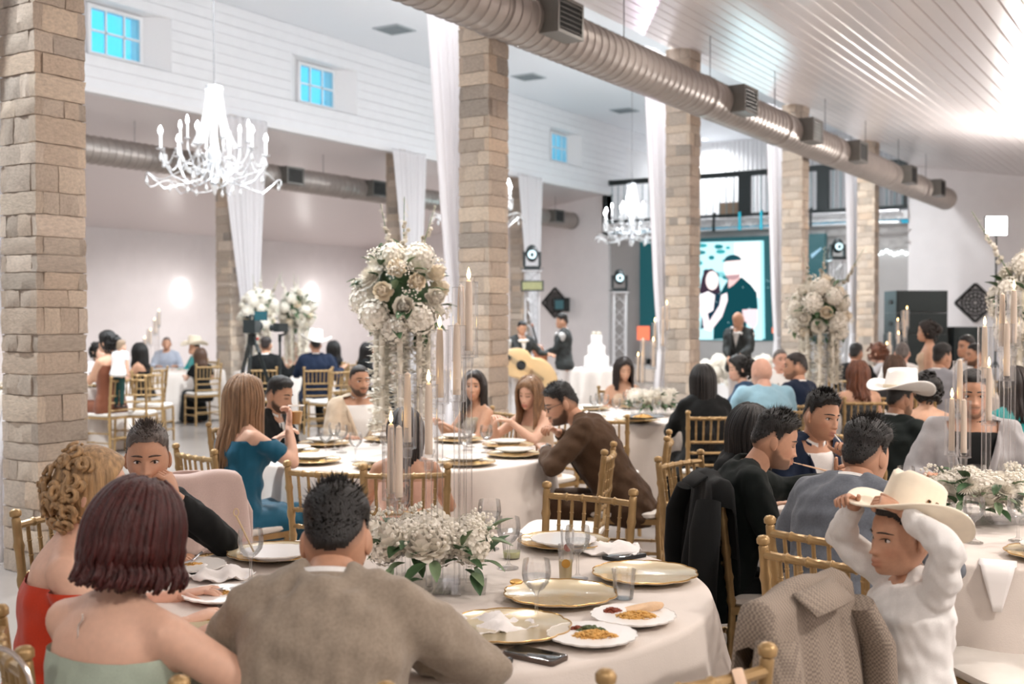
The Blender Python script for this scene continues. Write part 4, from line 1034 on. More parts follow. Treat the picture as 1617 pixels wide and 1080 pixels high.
# ---------------------------------------------------------------- people
M_skin = mat('skin', (1, 1, 1, 1), .5, noise=.04, nscale=60, attr='Col', bump=.05, bscale=300)
def rx(a): c, s = math.cos(a), math.sin(a); return np.array([[1, 0, 0], [0, c, -s], [0, s, c]])
def ry(a): c, s = math.cos(a), math.sin(a); return np.array([[c, 0, s], [0, 1, 0], [-s, 0, c]])
def rzm(a): c, s = math.cos(a), math.sin(a); return np.array([[c, -s, 0], [s, c, 0], [0, 0, 1]])
def g_(x, s): return np.exp(-(x / s) ** 2)
def ss(a, b, x):
    t = np.clip((x - a) / (b - a), 0, 1); return t * t * (3 - 2 * t)
SKIN = dict(tan=rgb(196, 148, 120), light=rgb(226, 182, 158), mid=rgb(208, 162, 134), dark=rgb(176, 126, 98), pink=rgb(222, 172, 150))
def lin3(c): return np.array(c[:3])

def head_grid(nu, nv, fem, child=False):
    k = np.arange(nu) / nu * 2 - 1                        # -1..1, denser at the front
    th = math.pi * np.sign(k) * (np.abs(k) ** 1.35)
    v = np.linspace(.02, .985, nv); ph = math.pi * v
    TH_, PH_ = np.meshgrid(th, ph); x = np.sin(TH_) * np.sin(PH_); y = np.cos(TH_) * np.sin(PH_); z = np.cos(PH_)
    a, b, c = (.073, .095, .114) if fem else (.077, .098, .119)
    X, Y, Zc = a * x, b * y, c * z
    k = ss(-.015, -.115, Zc); fr = y > 0
    X = X * (1 - (.30 if fem else .20) * k)
    Y = np.where(fr, Y, Y * (1 - .45 * k))
    Y = Y + np.where(fr, .036 * ss(-.01, -.09, Zc) * ss(-.1185, -.104, Zc) * g_(X, .042), 0)
    X = X * (1 + .10 * ss(-.05, -.10, Zc) * ss(-.118, -.105, Zc))
    Y = Y + np.where(fr, .010 * ss(.02, .07, Zc) * g_(X, .05) * (1 - ss(.085, .11, Zc)), 0)
    # nose
    nz = np.clip((.022 - Zc) / .055, 0, 1); h = np.where(Zc > -.033, nz ** 1.2, np.clip(1 - (-.033 - Zc) / .009, 0, 1)) * (Zc < .024)
    sg = .0075 + .0065 * nz
    Y = Y + np.where(fr, (.017 if fem else .022) * h * g_(X, sg), 0)
    Y = Y + np.where(fr, .007 * g_(np.abs(X) - .013, .006) * g_(Zc + .033, .007), 0)
    # sockets, brow, cheek, lips, chin
    for s in (-1, 1):
        Y = Y - np.where(fr, .010 * g_(X - s * .031, .015) * g_(Zc - .006, .012), 0)
        Y = Y + np.where(fr, .003 * g_(X - s * .042, .018) * g_(Zc + .025, .016), 0)
    Y = Y + np.where(fr, (.002 if fem else .005) * g_(Zc - .026, .008) * g_(X, .045), 0)
    Y = Y + np.where(fr, .0055 * g_(Zc + .058, .0055) * g_(X, .018) + .006 * g_(Zc + .071, .006) * g_(X, .016) - .004 * g_(Zc + .0645, .0025) * g_(X, .022) - .004 * g_(Zc + .083, .007) * g_(X, .02), 0)
    Y = Y + np.where(fr, .006 * g_(Zc + .10, .012) * g_(X, .018), 0)
    P = np.stack([X, Y, Zc], -1)
    F = [(j*nu+i, (j+1)*nu+i, (j+1)*nu+(i+1) % nu, j*nu+(i+1) % nu) for j in range(nv-1) for i in range(nu)]
    F.append(tuple(range(nu))); F.append(tuple((nv-1)*nu+i for i in range(nu))[::-1])
    nrm = np.stack([X / a**2, Y / b**2, Zc / c**2], -1); nrm /= np.linalg.norm(nrm, axis=-1, keepdims=True)
    return P, nrm, TH_, F, nu, nv
HL_M = ([0, 25, 45, 60, 74, 84, 96, 104, 120, 150, 180], [.078, .078, .072, .052, .030, -.012, -.005, .020, -.015, -.058, -.066])
HL_F = ([0, 20, 40, 55, 68, 80, 110, 180], [.082, .076, .058, .020, -.04, -.075, -.085, -.09])
def hairline(th, tab): return np.interp(np.degrees(np.abs(th)), *tab)

def sines(P, f, seed):
    r = np.random.default_rng(seed); o = np.zeros(len(P))
    for k in range(7):
        d = r.normal(size=3); d *= f * r.uniform(.6, 1.5) / np.linalg.norm(d); o += np.sin(P @ d + r.uniform(0, 6.28))
    return o / 7

def hand(m, W, d, n, side, curl, sc_=1.0, spread=.10):
    """W wrist, d pointing direction, n out of the back of the hand; fingers bend towards -n"""
    d = d / np.linalg.norm(d); n = n - d * (n @ d); n /= np.linalg.norm(n) + 1e-9; s = np.cross(d, n) * side     # s towards the thumb
    R = []
    a = np.arange(12) * 2 * math.pi / 12
    for t, w_, h_ in ((-.02, .024, .019), (.0, .027, .019), (.03, .038, .016), (.065, .042, .014), (.088, .040, .011), (.096, .030, .006)):
        c = W + d * t * sc_; R.append(c + sc_ * (np.outer(np.cos(a) * w_, s) + np.outer(np.sin(a) * h_, n)))
    m.rings(R)
    for k, (off, L) in enumerate(((.030, .070), (.010, .078), (-.011, .072), (-.030, .056))):
        p = W + sc_ * (d * .084 + s * off); dir_ = d + s * spread * (1.5 - k) * .5; dir_ /= np.linalg.norm(dir_); pts = [p]; cu = 0
        for seg, q in enumerate((.45, .32, .23)):
            cu += curl * (.75, 1.0, .7)[seg]
            v = dir_ * math.cos(cu) - n * math.sin(cu); p = p + v * L * q * sc_; pts.append(p)
        m.tube(pts, np.array([.0095, .0088, .008, .006]) * sc_, 8)
    p = W + sc_ * (d * .022 + s * .026); v = d * .75 + s * .75 - n * .25; v /= np.linalg.norm(v); pts = [p]
    for q, c_ in ((.036, 0), (.03, .35), (.024, .5)):
        v = v + d * c_ * .6 - n * .2 * c_; v /= np.linalg.norm(v); p = p + v * q * sc_; pts.append(p)
    m.tube(pts, np.array([.012, .011, .0095, .007]) * sc_, 8)

def ik(S, W, l1, l2, pole):
    v = W - S; D = np.linalg.norm(v); mx = (l1 + l2) * .995
    if D > mx: W = S + v / D * mx; v = W - S; D = mx
    u = v / D; a = (l1 ** 2 - l2 ** 2 + D * D) / (2 * D); h = math.sqrt(max(l1 * l1 - a * a, 0))
    p = pole - u * (pole @ u); p /= np.linalg.norm(p) + 1e-9
    return S + u * a + p * h, W

JOBS = []
def remesh_job(mb, vox, smooth, done):
    me = bpy.data.meshes.new('tmp'); me.from_pydata(mb.verts().tolist(), [], mb.f); me.update()
    o = bpy.data.objects.new('tmp', me); COL.objects.link(o)
    r = o.modifiers.new('r', 'REMESH'); r.mode = 'VOXEL'; r.voxel_size = vox; r.use_smooth_shade = True
    s = o.modifiers.new('s', 'SMOOTH'); s.factor = .5; s.iterations = smooth
    JOBS.append((o, done))
def run_jobs():
    dg = bpy.context.evaluated_depsgraph_get(); dg.update()
    for o, done in JOBS:
        ev = o.evaluated_get(dg); me = bpy.data.meshes.new_from_object(ev)
        n = len(me.vertices); V = np.empty(n * 3); me.vertices.foreach_get('co', V)
        done(me, V.reshape(-1, 3))
    for o, _ in JOBS:
        d = o.data; bpy.data.objects.remove(o); bpy.data.meshes.remove(d)
    JOBS.clear()
def setv(me, V): me.vertices.foreach_set('co', np.asarray(V, float).ravel()); me.update()
def cut(me, regions):
    """regions: list of lists of (point, normal); faces inside all half-spaces (p-pt).n>0 of a list are removed"""
    b = bmesh.new(); b.from_mesh(me)
    for reg in regions:
        for p, n in reg: bmesh.ops.bisect_plane(b, geom=b.verts[:] + b.edges[:] + b.faces[:], plane_co=Vector(tuple(p)), plane_no=Vector(tuple(n)), dist=1e-5)
        dead = []
        for f in b.faces:
            c = f.calc_center_median()
            if all((c.x - p[0]) * n[0] + (c.y - p[1]) * n[1] + (c.z - p[2]) * n[2] > 0 for p, n in reg): dead.append(f)
        bmesh.ops.delete(b, geom=dead, context='FACES')
    b.to_mesh(me); b.free(); me.update()
def smoothall(me):
    me.polygons.foreach_set('use_smooth', np.ones(len(me.polygons), bool)); me.update()

def fabric(name, col, rough=.85, kind='plain'):
    return mat('cloth_' + name, col, rough, noise=.06 if kind == 'plain' else .12, nscale=260 if kind == 'plain' else 120, bump=.18, bscale=420, sheen=.22 if max(col[:3]) > .1 else .03, spec=.25)
def hairmat(name, col, rough=.42): return mat('hair_' + name, col, rough, noise=.45, nscale=14, stretch=(6, 6, .6), spec=.5, bump=.5, bscale=45)
HAIRC = dict(black=rgb(20, 17, 16), dark=rgb(36, 27, 24), brown=rgb(84, 58, 42), auburn=rgb(112, 66, 44), red=rgb(66, 20, 18), blonde=rgb(176, 142, 102), dirty=rgb(138, 106, 78), grey=rgb(104, 96, 92), pale=rgb(150, 128, 106))

MALE = [(.405, .150, .11, -.01), (.46, .18, .135, -.01), (.52, .18, .135, 0), (.60, .165, .12, 0), (.72, .150, .11, .005), (.84, .162, .12, .006), (.94, .176, .122, 0), (1.01, .168, .105, -.01), (1.06, .12, .082, -.014), (1.10, .065, .058, -.012)]
FEMA = [(.405, .155, .11, -.01), (.46, .185, .135, -.01), (.52, .185, .135, 0), (.60, .160, .115, 0), (.70, .128, .098, .005), (.80, .136, .104, .008), (.90, .150, .112, .008), (.98, .142, .094, -.006), (1.03, .10, .072, -.012), (1.07, .055, .05, -.01)]
NPERS = [0]
def person(px, d, label, face=None, hd=None, fem=False, skin='mid', pose='sit', lean=8, side=0, twist=0, head=(0, 0, 0), hair='short', hcol='black', hlen=.3, wave=0,
           top=None, bot=None, arms=None, beard=0, s=1.0, build=1.0, vox=None, near=False, chairlab=None, seat=0.0, eyes=True, choff=(0, 0), chface=None, short=None, glasses=False, neckfwd=0.0, hat=None, hoff=(0, 0, 0), bot_kind='trousers', pos=None, lips=None, tufts=0, hthick=1.0, hs=1.0, hp=None):
    """one guest. px, d: picture column and depth of the hips; face: table or point looked towards"""
    NPERS[0] += 1; seed = NPERS[0] * 13
    base = PX(px, d) if pos is None else np.array(pos, float)
    if hd is None: hd = head_to(base, face)
    lift = .46 if pose == 'stand' else 0.0
    piv = np.array([0, 0, .50 + lift]); RL = rx(-math.radians(lean)) @ ry(math.radians(side))
    RTW = rzm(math.radians(twist))
    def T(p):
        p = np.asarray(p, float) + np.array([0, 0, lift]); q = p - piv
        k = ss(-.05, .12, q[..., 2:3]) if q.ndim > 1 else float(ss(-.05, .12, q[2]))
        r = (q @ RTW.T) @ RL.T
        return piv + q * (1 - k) + r * k
    hc = T((0, .012 + neckfwd, 1.205 if fem else 1.232)) + np.array(hoff)
    if hp:                                   # seat the guest so that the head comes where the photograph has it
        for _ in range(6):
            wp_ = base + rzm(hd) @ (hc * s) + np.array([0, 0, seat]); dep = float(wp_ @ FW)
            xx = 808.5 + FPX * float(wp_ @ RT) / dep
            base = base + RT * (hp[0] - xx) * dep / FPX
            zt = EYE - (hp[1] - HOR) / FPX * dep
            s = min(1.12, max(.55 if pose == 'stand' and s < .8 else .86, s * (zt - seat) / (hc[2] * s)))
            if face is not None: hd = head_to(base, face)
    vox = vox or (.0108 if near else (.0155 if d < 9 else .024))
    root = bpy.data.objects.new('person', bpy.data.meshes.new('person')); COL.objects.link(root)
    tag(root, label, 'person'); root.location = (base[0], base[1], seat); root.rotation_euler = (0, 0, hd); root.scale = (s, s, s)
    prof = FEMA if fem else MALE
    a = np.arange(28) * 2 * math.pi / 28; ex = .86
    ca = np.sign(np.cos(a)) * np.abs(np.cos(a)) ** ex; sa = np.sign(np.sin(a)) * np.abs(np.sin(a)) ** ex
    def torso(m, grow, zmin=0, zmax=9, flare=0):
        R = []
        for z, wx, wy, yo in prof:
            if z < zmin or z > zmax: continue
            bb = build if z < 1.0 else 1 + (build - 1) * .5
            R.append(T(np.stack([ca * (wx * bb + grow + flare * max(0, .6 - z)), sa * (wy * bb + grow) + yo, np.full(28, z)], 1)))
        m.rings(R)
    sw, sz = (.146, 1.000) if fem else (.164, 1.035)
    sw *= (1 + (build - 1) * .7)
    sh = {q: T((q * sw, -.012, sz)) for q in (-1, 1)}
    l1, l2 = (.265, .235) if fem else (.285, .255)
    ru, re, rw = (.046, .037, .024) if fem else (.054, .043, .029)
    ru *= build; re *= build
    arms = arms or {}
    AR = {}
    for q in (-1, 1):
        spec = arms.get('R' if q > 0 else 'L') or {}
        tgt = np.array(spec.get('to', (q * .17, .40, .83) if pose == 'sit' else (q * .24, .05, .74)), float)
        if pose == 'stand' and 'to' not in spec: tgt = T((q * .25, .08, .50)); 
        pole = np.array(spec.get('pole', (q * .5, -.3, -.8)), float)
        E, W = ik(sh[q], tgt, l1, l2, pole); AR[q] = (E, W, spec)
    yw, pt, rl = [math.radians(v) for v in head]
    RH = rzm(yw) @ rx(-pt) @ ry(rl) * hs
    hip = {q: np.array([q * .09, .02, .50 + lift]) for q in (-1, 1)}
    if pose == 'sit':
        kn = {q: np.array([q * .12, .44, .515]) for q in (-1, 1)}; an = {q: np.array([q * .12, .40, .08]) for q in (-1, 1)}
    else:
        kn = {q: np.array([q * .095, .03, .50]) for q in (-1, 1)}; an = {q: np.array([q * .10, 0, .08]) for q in (-1, 1)}
    lt, lk, la_ = (.082, .055, .036) if fem else (.085, .058, .042)
    # --- body
    m = MB(); torso(m, 0)
    if fem:
        for q in (-1, 1): m.ell(T((q * .066, .085, .895)), np.array([.058, .052, .058]) * build)
    m.tube([T((0, -.018, 1.02)), T((0, -.008 + neckfwd * .4, 1.09)), hc + RH @ np.array([0, -.016, -.045])], [.062 if fem else .072, .048 if fem else .058, .046 if fem else .056], 16)
    for q in (-1, 1):
        E, W, _ = AR[q]
        m.tube([T((q * .03, -.02, 1.055 if fem else 1.09)), T((q * sw * .62, -.016, sz + .022)), sh[q]], [.04, .045, ru], 12)
        m.ell(sh[q], ru * 1.03); m.tube([sh[q], sh[q] + (E - sh[q]) * .45, E], [ru, ru * .95, re], 14); m.ell(E, re * 1.0)
        m.tube([E, E + (W - E) * .3, W], [re, re * 1.02, rw], 14); m.ell(W, rw)
        m.tube([hip[q], kn[q]], [lt, lk], 14); m.ell(hip[q], lt); m.ell(kn[q], lk * 1.02); m.tube([kn[q], kn[q] * .65 + an[q] * .35 + np.array([0, -.012, 0]), an[q]], [lk * .95, lk * 1.0, la_], 14); m.ell(an[q], la_)
        m.tube([an[q] + np.array([0, -.05, -.035]), an[q] + np.array([q * .01, .08, -.045]), an[q] + np.array([q * .02, .15, -.055])], [.033, .036, .024], 12)
    nu, nv = (84, 72) if near else ((60, 52) if d < 9.5 else (36, 32))
    HP, HN, HT, HF, nu, nv = head_grid(nu, nv, fem)
    skc = lin3(SKIN[skin]); hcc = lin3(HAIRC[hcol])
    hk = np.ones(3)
    hm = MB(); hm.add(HP.reshape(-1, 3), HF)
    for q in (-1, 1):
        hm.ell((q * .0765, -.012, -.006), (.009, .019, .031), 12, 10, rzm(q * -.45) @ rx(.15)); hm.ell((q * .076, -.004, -.026), (.008, .010, .012), 8, 6)
    HV = hm.verts(); hx, hy, hz = HV.T
    C = np.tile(skc, (len(HV), 1))
    fr = hy > .02
    lipm = fr * np.clip(g_(hz + .058, .0055) + g_(hz + .071, .0065), 0, 1) * ss(.027, .016, np.abs(hx))
    lc = lin3(lips) if lips else skc * np.array([.82, .62, .62])
    C = C * (1 - lipm[:, None] * .85) + lc * lipm[:, None] * .85
    ck = fr * g_(np.abs(hx) - .042, .02) * g_(hz + .03, .02); C *= 1 - ck[:, None] * np.array([.0, .08, .08])
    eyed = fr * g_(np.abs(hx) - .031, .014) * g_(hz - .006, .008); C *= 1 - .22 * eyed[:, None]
    nn = nu * nv; th = np.concatenate([HT.ravel(), np.arctan2(hx[nn:], hy[nn:])])
    if hair in ('short', 'fringe', 'balding'):
        zl = hairline(th, HL_M)
        k = (.25 * ss(zl - .004, zl + .008, hz) + .75 * ss(zl, zl + .05, hz)) * (np.arange(len(HV)) < nn)
        if hair == 'fringe': k *= (1 - ss(.03, .05, hz)) * (np.abs(th) > 1.2)
        if hair == 'balding': k *= np.where(np.abs(th) < 1.5, 1 - ss(.07, .09, hz) * 0, 1)
        C = C * (1 - .8 * k[:, None]) + hcc * .8 * k[:, None]
    elif hair != 'none':
        k = ss(-.01, .012, hz - hairline(th, HL_F)) * (np.arange(len(HV)) < nn); C = C * (1 - .9 * k[:, None]) + hcc * .9 * k[:, None]
    if beard:
        ath = np.abs(th)
        upper = np.interp(np.abs(hx), [0, .02, .03, .05, .066, .08], [-.082, -.078, -.056, -.058, -.042, -.012])
        bm = ss(upper + .004, upper - .006, hz) * ss(1.75, 1.5, ath) * (hz > -.13) * (np.arange(len(HV)) < nn)
        must = fr * g_(hz + .047, .006) * ss(.032, .024, np.abs(hx)); gap = fr * g_(hz + .068, .008) * ss(.026, .016, np.abs(hx))
        bm = np.clip(np.maximum(bm, must) * (1 - gap), 0, 1)[:, None] * min(beard, .92)
        C = C * (1 - bm) + hcc * bm
        HV = HV + (HV / np.linalg.norm(HV, axis=1, keepdims=True)) * bm * .006 * (1 if beard > .5 else 0)
    HW = HV @ RH.T + hc
    # hands
    hb = MB()
    for q in (-1, 1):
        E, W, spec = AR[q]; dd = W - E; dd = dd / np.linalg.norm(dd)
        if 'dir' in spec: dd = np.array(spec['dir'], float)
        nn_ = np.array(spec.get('n', (0, 0, 1.0)), float)
        hand(hb, W, dd, nn_, -q if True else q, spec.get('curl', .5), .92 if fem else 1.0)
    def done_body(me, V):
        fs = [tuple(p.vertices) for p in me.polygons]; bpy.data.meshes.remove(me)
        full = MB(); full.add(V, fs); full.add(HW, hm.f); full.add(hb.verts(), hb.f)
        out = full.mesh('person', M_skin, 180)
        ca_ = out.color_attributes.new('Col', 'FLOAT_COLOR', 'POINT')
        cc = np.ones((full.n, 4)); cc[:, :3] = skc; n0 = len(V)
        # hair colour at the nape for short hair is part of the fade
        cc[n0:n0 + len(HW), :3] = C; ca_.data.foreach_set('color', cc.ravel())
        old = root.data; root.data = out; bpy.data.meshes.remove(old)
    remesh_job(m, vox * 1.15, 4, done_body)
    # --- clothes
    def child(name, mb, mtl, smooth=60, lab=None): return obj(name, mb.mesh(name, mtl, smooth), root, label=lab)
    def cloth_job(name, mb, mtl, regs=(), fold=.004, sm=4, vk=1.0):
        def done(me, V):
            nrm = np.empty(len(V) * 3); me.vertices.foreach_get('normal', nrm); nrm = nrm.reshape(-1, 3)
            V = V + nrm * (sines(V * np.array([1, 1, 1.3]), 48, seed)[:, None] * fold * 1.5 + sines(V * np.array([1, 1, .6]), 115, seed + 1)[:, None] * fold * .9)
            setv(me, V)
            if regs: cut(me, regs)
            me.materials.clear(); me.materials.append(mtl); smoothall(me); obj(name, me, root)
        remesh_job(mb, vox * vk, sm, done)
    top = top or dict(kind='shirt', m=fabric('white', rgb(235, 235, 235)))
    tk = top['kind']; tm = top['m']
    def plane(p, n): return (T(p), RL @ RTW @ np.array(n, float) / np.linalg.norm(n))
    regs = []
    g = {'suit': .020, 'coat': .024}.get(tk, .010)
    g = top.get('g', g)
    cm = MB(); nzc = 1.062 if fem else 1.085
    zmin = .40
    torso(cm, g, zmin, 1.075 if tk in ('suit', 'shirt', 'coat', 'blouse') else 1.0, .10 if tk in ('suit', 'coat') else 0)
    if fem:
        for q in (-1, 1): cm.ell(T((q * .066, .085, .895)), np.array([.058, .052, .058]) * build + g)
    if tk in ('suit', 'shirt', 'coat', 'blouse'):
        cm.tube([T((0, -.022, .98)), T((0, -.02, nzc - .02)), T((0, -.014, nzc + .010))], [.115, .098, .077], 16)
    if tk in ('suit', 'shirt', 'coat', 'blouse', 'off', 'cap'):
        for q in (-1, 1):
            E, W, _ = AR[q]; S = sh[q]
            gs = .012 if tk in ('suit', 'coat') else min(g, .014)
            if tk != 'off':
                gt = max(g, .013); cm.tube([T((q * .03, -.02, 1.055 if fem else 1.09)), T((q * sw * .62, -.016, sz + .024)), S + np.array([0, 0, .006])], [.040 + gt, .045 + gt, ru + gs], 12)
                if tk in ('suit', 'coat'): cm.ell(T((q * (sw - .01), -.012, sz + .032)), (.062, .058, .034))
                cm.ell(S + np.array([0, 0, .006]), (ru + gs) * 1.0)
            sl = top.get('sleeve', 'long')
            if sl == 'long':
                cm.tube([S, S + (E - S) * .5, E], [ru + gs, ru + gs, re + gs * 1.05], 14); cm.ell(E, re + gs * 1.05)
                cm.tube([E, E + (W - E) * .45, E + (W - E) * .93], [re + gs * 1.05, re + gs * .9, rw + gs * .95], 14)
            elif sl == 'short': cm.tube([S, S + (E - S) * .62], [ru + gs, re + gs * 1.7], 14)
            elif sl == 'cap': cm.tube([S + (E - S) * .12, S + (E - S) * .7], [ru + gs * 1.3, re + gs * 1.6], 14)
    if tk in ('strapless', 'off'):
        zf, zb = top.get('zf', .945), top.get('zb', .90)
        n_ = np.array([0, -(zf - zb), .22]); n_ /= np.linalg.norm(n_); regs.append([plane((0, 0, (zf + zb) / 2), n_)])
    elif tk == 'oneshoulder': regs.append([plane((0, 0, .97), (.55, 0, 1))])
    elif tk == 'vdress': regs += [[plane((0, .0, .875), (-.9, 0, .35)), plane((0, 0, .875), (.9, 0, .35)), plane((0, 0, .9), (0, 1, 0))], [plane((0, 0, 1.0), (0, -.35, 1))]]
    elif tk == 'low': regs.append([plane((0, 0, top.get('z', .93)), (0, -.12, 1))])
    if top.get('v'):
        vz = top['v']; k = top.get('vw', .30)
        regs.append([plane((0, 0, vz), (-1, 0, k)), plane((0, 0, vz), (1, 0, k)), plane((0, .02, .9), (0, 1, 0))])
    cloth_job(top.get('name', 'jacket' if tk in ('suit', 'coat') else ('dress' if fem else 'shirt')), cm, tm, regs, top.get('fold', .0075 if tk in ('suit', 'coat') else .005))
    if top.get('v') and top.get('shirt'):
        smb = MB(); torso(smb, .007, .5, 1.075)
        cloth_job('shirt', smb, top['shirt'], [], .001, 4, 1.4)
    nz0 = 1.062 if fem else 1.085
    def collar(zb_, zt_, r0, r1, mtl, name, open_=.5):
        R0 = []; R1 = []; n_ = 30
        aa = np.linspace(math.pi / 2 + open_, math.pi * 2.5 - open_, n_)
        P = []
        for z_, r_, th_ in ((zb_, r0, 0), ((zb_ + zt_) / 2, (r0 + r1) / 2, 0), (zt_, r1, 0), (zt_ - .002, r1 + .006, 0), (zb_ - .012, r0 + .022, 0)):
            P += [T((r_ * math.cos(q), r_ * .92 * math.sin(q) - .012 + neckfwd * .15, z_ - .022 * max(0, math.sin(q)))) for q in aa]
        mm = MB(); mm.grid(P, n_, 5); o = child(name, mm, mtl, 180); o.modifiers.new('t', 'SOLIDIFY').thickness = .002
    if tk in ('suit', 'coat'):
        if top.get('shirt'): collar(nz0 - .03, nz0 + .040, .068, .061, top['shirt'], 'shirt_collar', .25)
        collar(nz0 - .035, nz0 + .028, .080, .068, tm, 'jacket_collar', .75)
        if top.get('v'):
            for q in (-1, 1):                               # lapels
                P = []
                vz = top['v']; nseg = 8
                for i in range(nseg + 1):
                    f = i / nseg; z_ = 1.06 - (1.06 - vz) * f; xi = q * max(.004, (z_ - vz) * top.get('vw', .30)); wd = .055 * math.sin(math.pi * min(1, .25 + .75 * (1 - f))) * (1 - f * .75) + .004
                    for j, (ww, lift_) in enumerate(((0, .0), (.5, .008), (1, .004))):
                        x_ = xi + q * wd * ww; zz_ = z_
                        pr = np.interp(zz_, [p_[0] for p_ in prof], [p_[2] for p_ in prof]) * build + g; pw_ = np.interp(zz_, [p_[0] for p_ in prof], [p_[1] for p_ in prof]) * build + g
                        yy = pr * math.sqrt(max(.05, 1 - min(.95, (x_ / pw_) ** 2))) + .006 + lift_
                        P.append(T((x_, yy, zz_)))
                mm = MB(); mm.grid(P, 3, nseg + 1); o = child('lapel', mm, tm, 180); o.modifiers.new('t', 'SOLIDIFY').thickness = .004
    elif tk == 'shirt' and top.get('collar', True): collar(nz0 - .03, nz0 + .02, .070, .064, top.get('cm', tm), 'shirt_collar', .35)
    if top.get('cuff'):
        for q in (-1, 1):
            E, W, _ = AR[q]; child('shirt_cuff', MB().tube([E + (W - E) * .9, E + (W - E) * .985], [rw + .016, rw + .012], 14), top['cuff'])
    if top.get('tie'):
        P = []
        for z_ in np.linspace(nz0 - .02, .72, 9):
            pr = np.interp(z_, [p_[0] for p_ in prof], [p_[2] for p_ in prof]) * build + .014; w_ = .012 + .022 * (nz0 - z_) / .35
            for x_ in (-w_, 0, w_): P.append(T((x_, pr + .004 * (x_ == 0), z_)))
        mm = MB(); mm.grid(P, 3, 9); child('necktie', mm, top['tie'], 180).modifiers.new('t', 'SOLIDIFY').thickness = .005
    # legs
    bm_ = bot or fabric('black', rgb(26, 27, 29))
    lm = MB()
    if bot_kind == 'trousers':
        for q in (-1, 1):
            lm.tube([hip[q], kn[q]], [lt + .014, lk + .018], 14); lm.ell(hip[q], lt + .014); lm.ell(kn[q], lk + .018); lm.tube([kn[q], an[q] + np.array([0, -.005, .0])], [lk + .017, la_ + .024], 14)
        lm.ell((0, -.01, .50 + lift), (.19 * build, .145 * build, .10))
        cloth_job('trousers', lm, bm_, [], .003, 2, 1.7)
        for q in (-1, 1):
            A = an[q]; sm_ = MB(); sm_.tube([A + np.array([0, -.07, -.045]), A + np.array([0, -.03, -.040]), A + np.array([q * .01, .08, -.046]), A + np.array([q * .018, .16, -.052]), A + np.array([q * .02, .19, -.06])], [.02, .036, .042, .034, .012], 12, flat=.8); sm_.tube([A + np.array([0, -.02, -.03]), A + np.array([0, -.01, .03])], [.045, .046], 12)
            child('shoe', sm_, mat('black_leather', rgb(28, 26, 26), .35))
    else:
        for q in (-1, 1):
            lm.tube([hip[q], kn[q]], [lt + .03, lk + .04], 14); lm.ell(hip[q], lt + .03); lm.ell(kn[q], lk + .04)
            if bot_kind == 'long': lm.tube([kn[q], np.array([q * .14, kn[q][1] - .03, .03])], [lk + .04, .13], 14)
        if pose == 'sit':
            lm.tube([(0, .05, .52), (0, .42, .51)], [.10, .085], 12)
            if bot_kind == 'long': lm.tube([(0, .42, .5), (0, .40, .04)], [.085, .14], 12)
        else:
            if bot_kind == 'long': lm.tube([(0, 0, .95), (0, 0, .04)], [.16, .24], 20)
            else: lm.tube([(0, 0, .95), (0, 0, .50)], [.16, .17], 20)
        lm.ell((0, -.01, .50 + lift), (.20 * build, .15 * build, .11))
        cloth_job('skirt', lm, bm_, [], .006, 3, 1.6)
    # --- hair
    hmt = hairmat(hcol, HAIRC[hcol])
    P0, N0, TH0 = HP.copy(), HN, HT
    def shell(tab, tfun, name='hair', rough=.0):
        zl = hairline(TH0, tab); k = ss(zl - .006, zl + .016, P0[..., 2]); t_ = tfun(P0, TH0) * k * hthick
        nz_ = sines((P0 * np.array([1, 1, 1])).reshape(-1, 3), 150, seed).reshape(t_.shape) * .5 + sines(P0.reshape(-1, 3), 330, seed + 3).reshape(t_.shape) * .5
        t_ = t_ * (1 + rough * nz_)
        Q = P0 + N0 * (t_ - .003 * (k < .02))[..., None]
        msk = (k > .01).ravel(); mm = MB(); F = [f for f in HF if all(msk[i] for i in f)]
        keep = np.unique(np.concatenate([np.array(f) for f in F])); mp = -np.ones(nu * nv, int); mp[keep] = np.arange(len(keep))
        mm.add((Q.reshape(-1, 3)[keep]) @ RH.T + hc, [tuple(mp[i] for i in f) for f in F]); return child(name, mm, hmt, 180)
    if hair == 'short':
        shell((HL_M[0], [q + (.004 if i < 4 else .028) for i, q in enumerate(HL_M[1])]), lambda p, t_: .003 + .020 * ss(.03, .10, p[..., 2]), 'hair', .28)
        if tufts:
            zl = hairline(TH0, HL_M); zf = P0[..., 2]; cand = np.argwhere((zf > zl + np.where(np.abs(TH0) < 1.0, .010, .05))); r = np.random.default_rng(seed); mm = MB()
            for i in r.integers(0, len(cand), tufts):
                j, ii = cand[i]; p = P0[j, ii]; n_ = N0[j, ii]; hgt = .010 + .026 * float(ss(.03, .10, p[2])) * hthick
                dr = n_ + np.array([r.normal() * .35, .35 + r.normal() * .3, r.normal() * .3]); dr /= np.linalg.norm(dr); p = p + np.array([r.normal(), r.normal(), r.normal()]) * .002
                x_, y_, _ = frame_of(dr); b_ = .0028; L = hgt * r.uniform(.8, 1.35)
                mm.add(np.array([p + x_ * b_, p - x_ * b_ * .5 + y_ * b_ * .87, p - x_ * b_ * .5 - y_ * b_ * .87, p + dr * L * .6 + x_ * b_ * .8, p + dr * L * .6 - x_ * b_ * .8, p + dr * L]) @ RH.T + hc, [(0, 1, 3), (1, 4, 3), (1, 2, 4), (2, 0, 3, 4), (3, 4, 5)])
            child('hair_tufts', mm, hmt, 0).__setitem__('kind', 'stuff')
    elif hair == 'fringe':
        zl = None
    elif hair == 'balding':
        shell(HL_M, lambda p, t_: .004 + .004 * ss(.02, .10, p[..., 2]), 'hair', .4)
    elif hair in ('long', 'bob', 'curly', 'updo', 'curlyup'):
        shell(HL_F, lambda p, t_: .014 + .012 * ss(.0, .10, p[..., 2]), 'hair', .12)
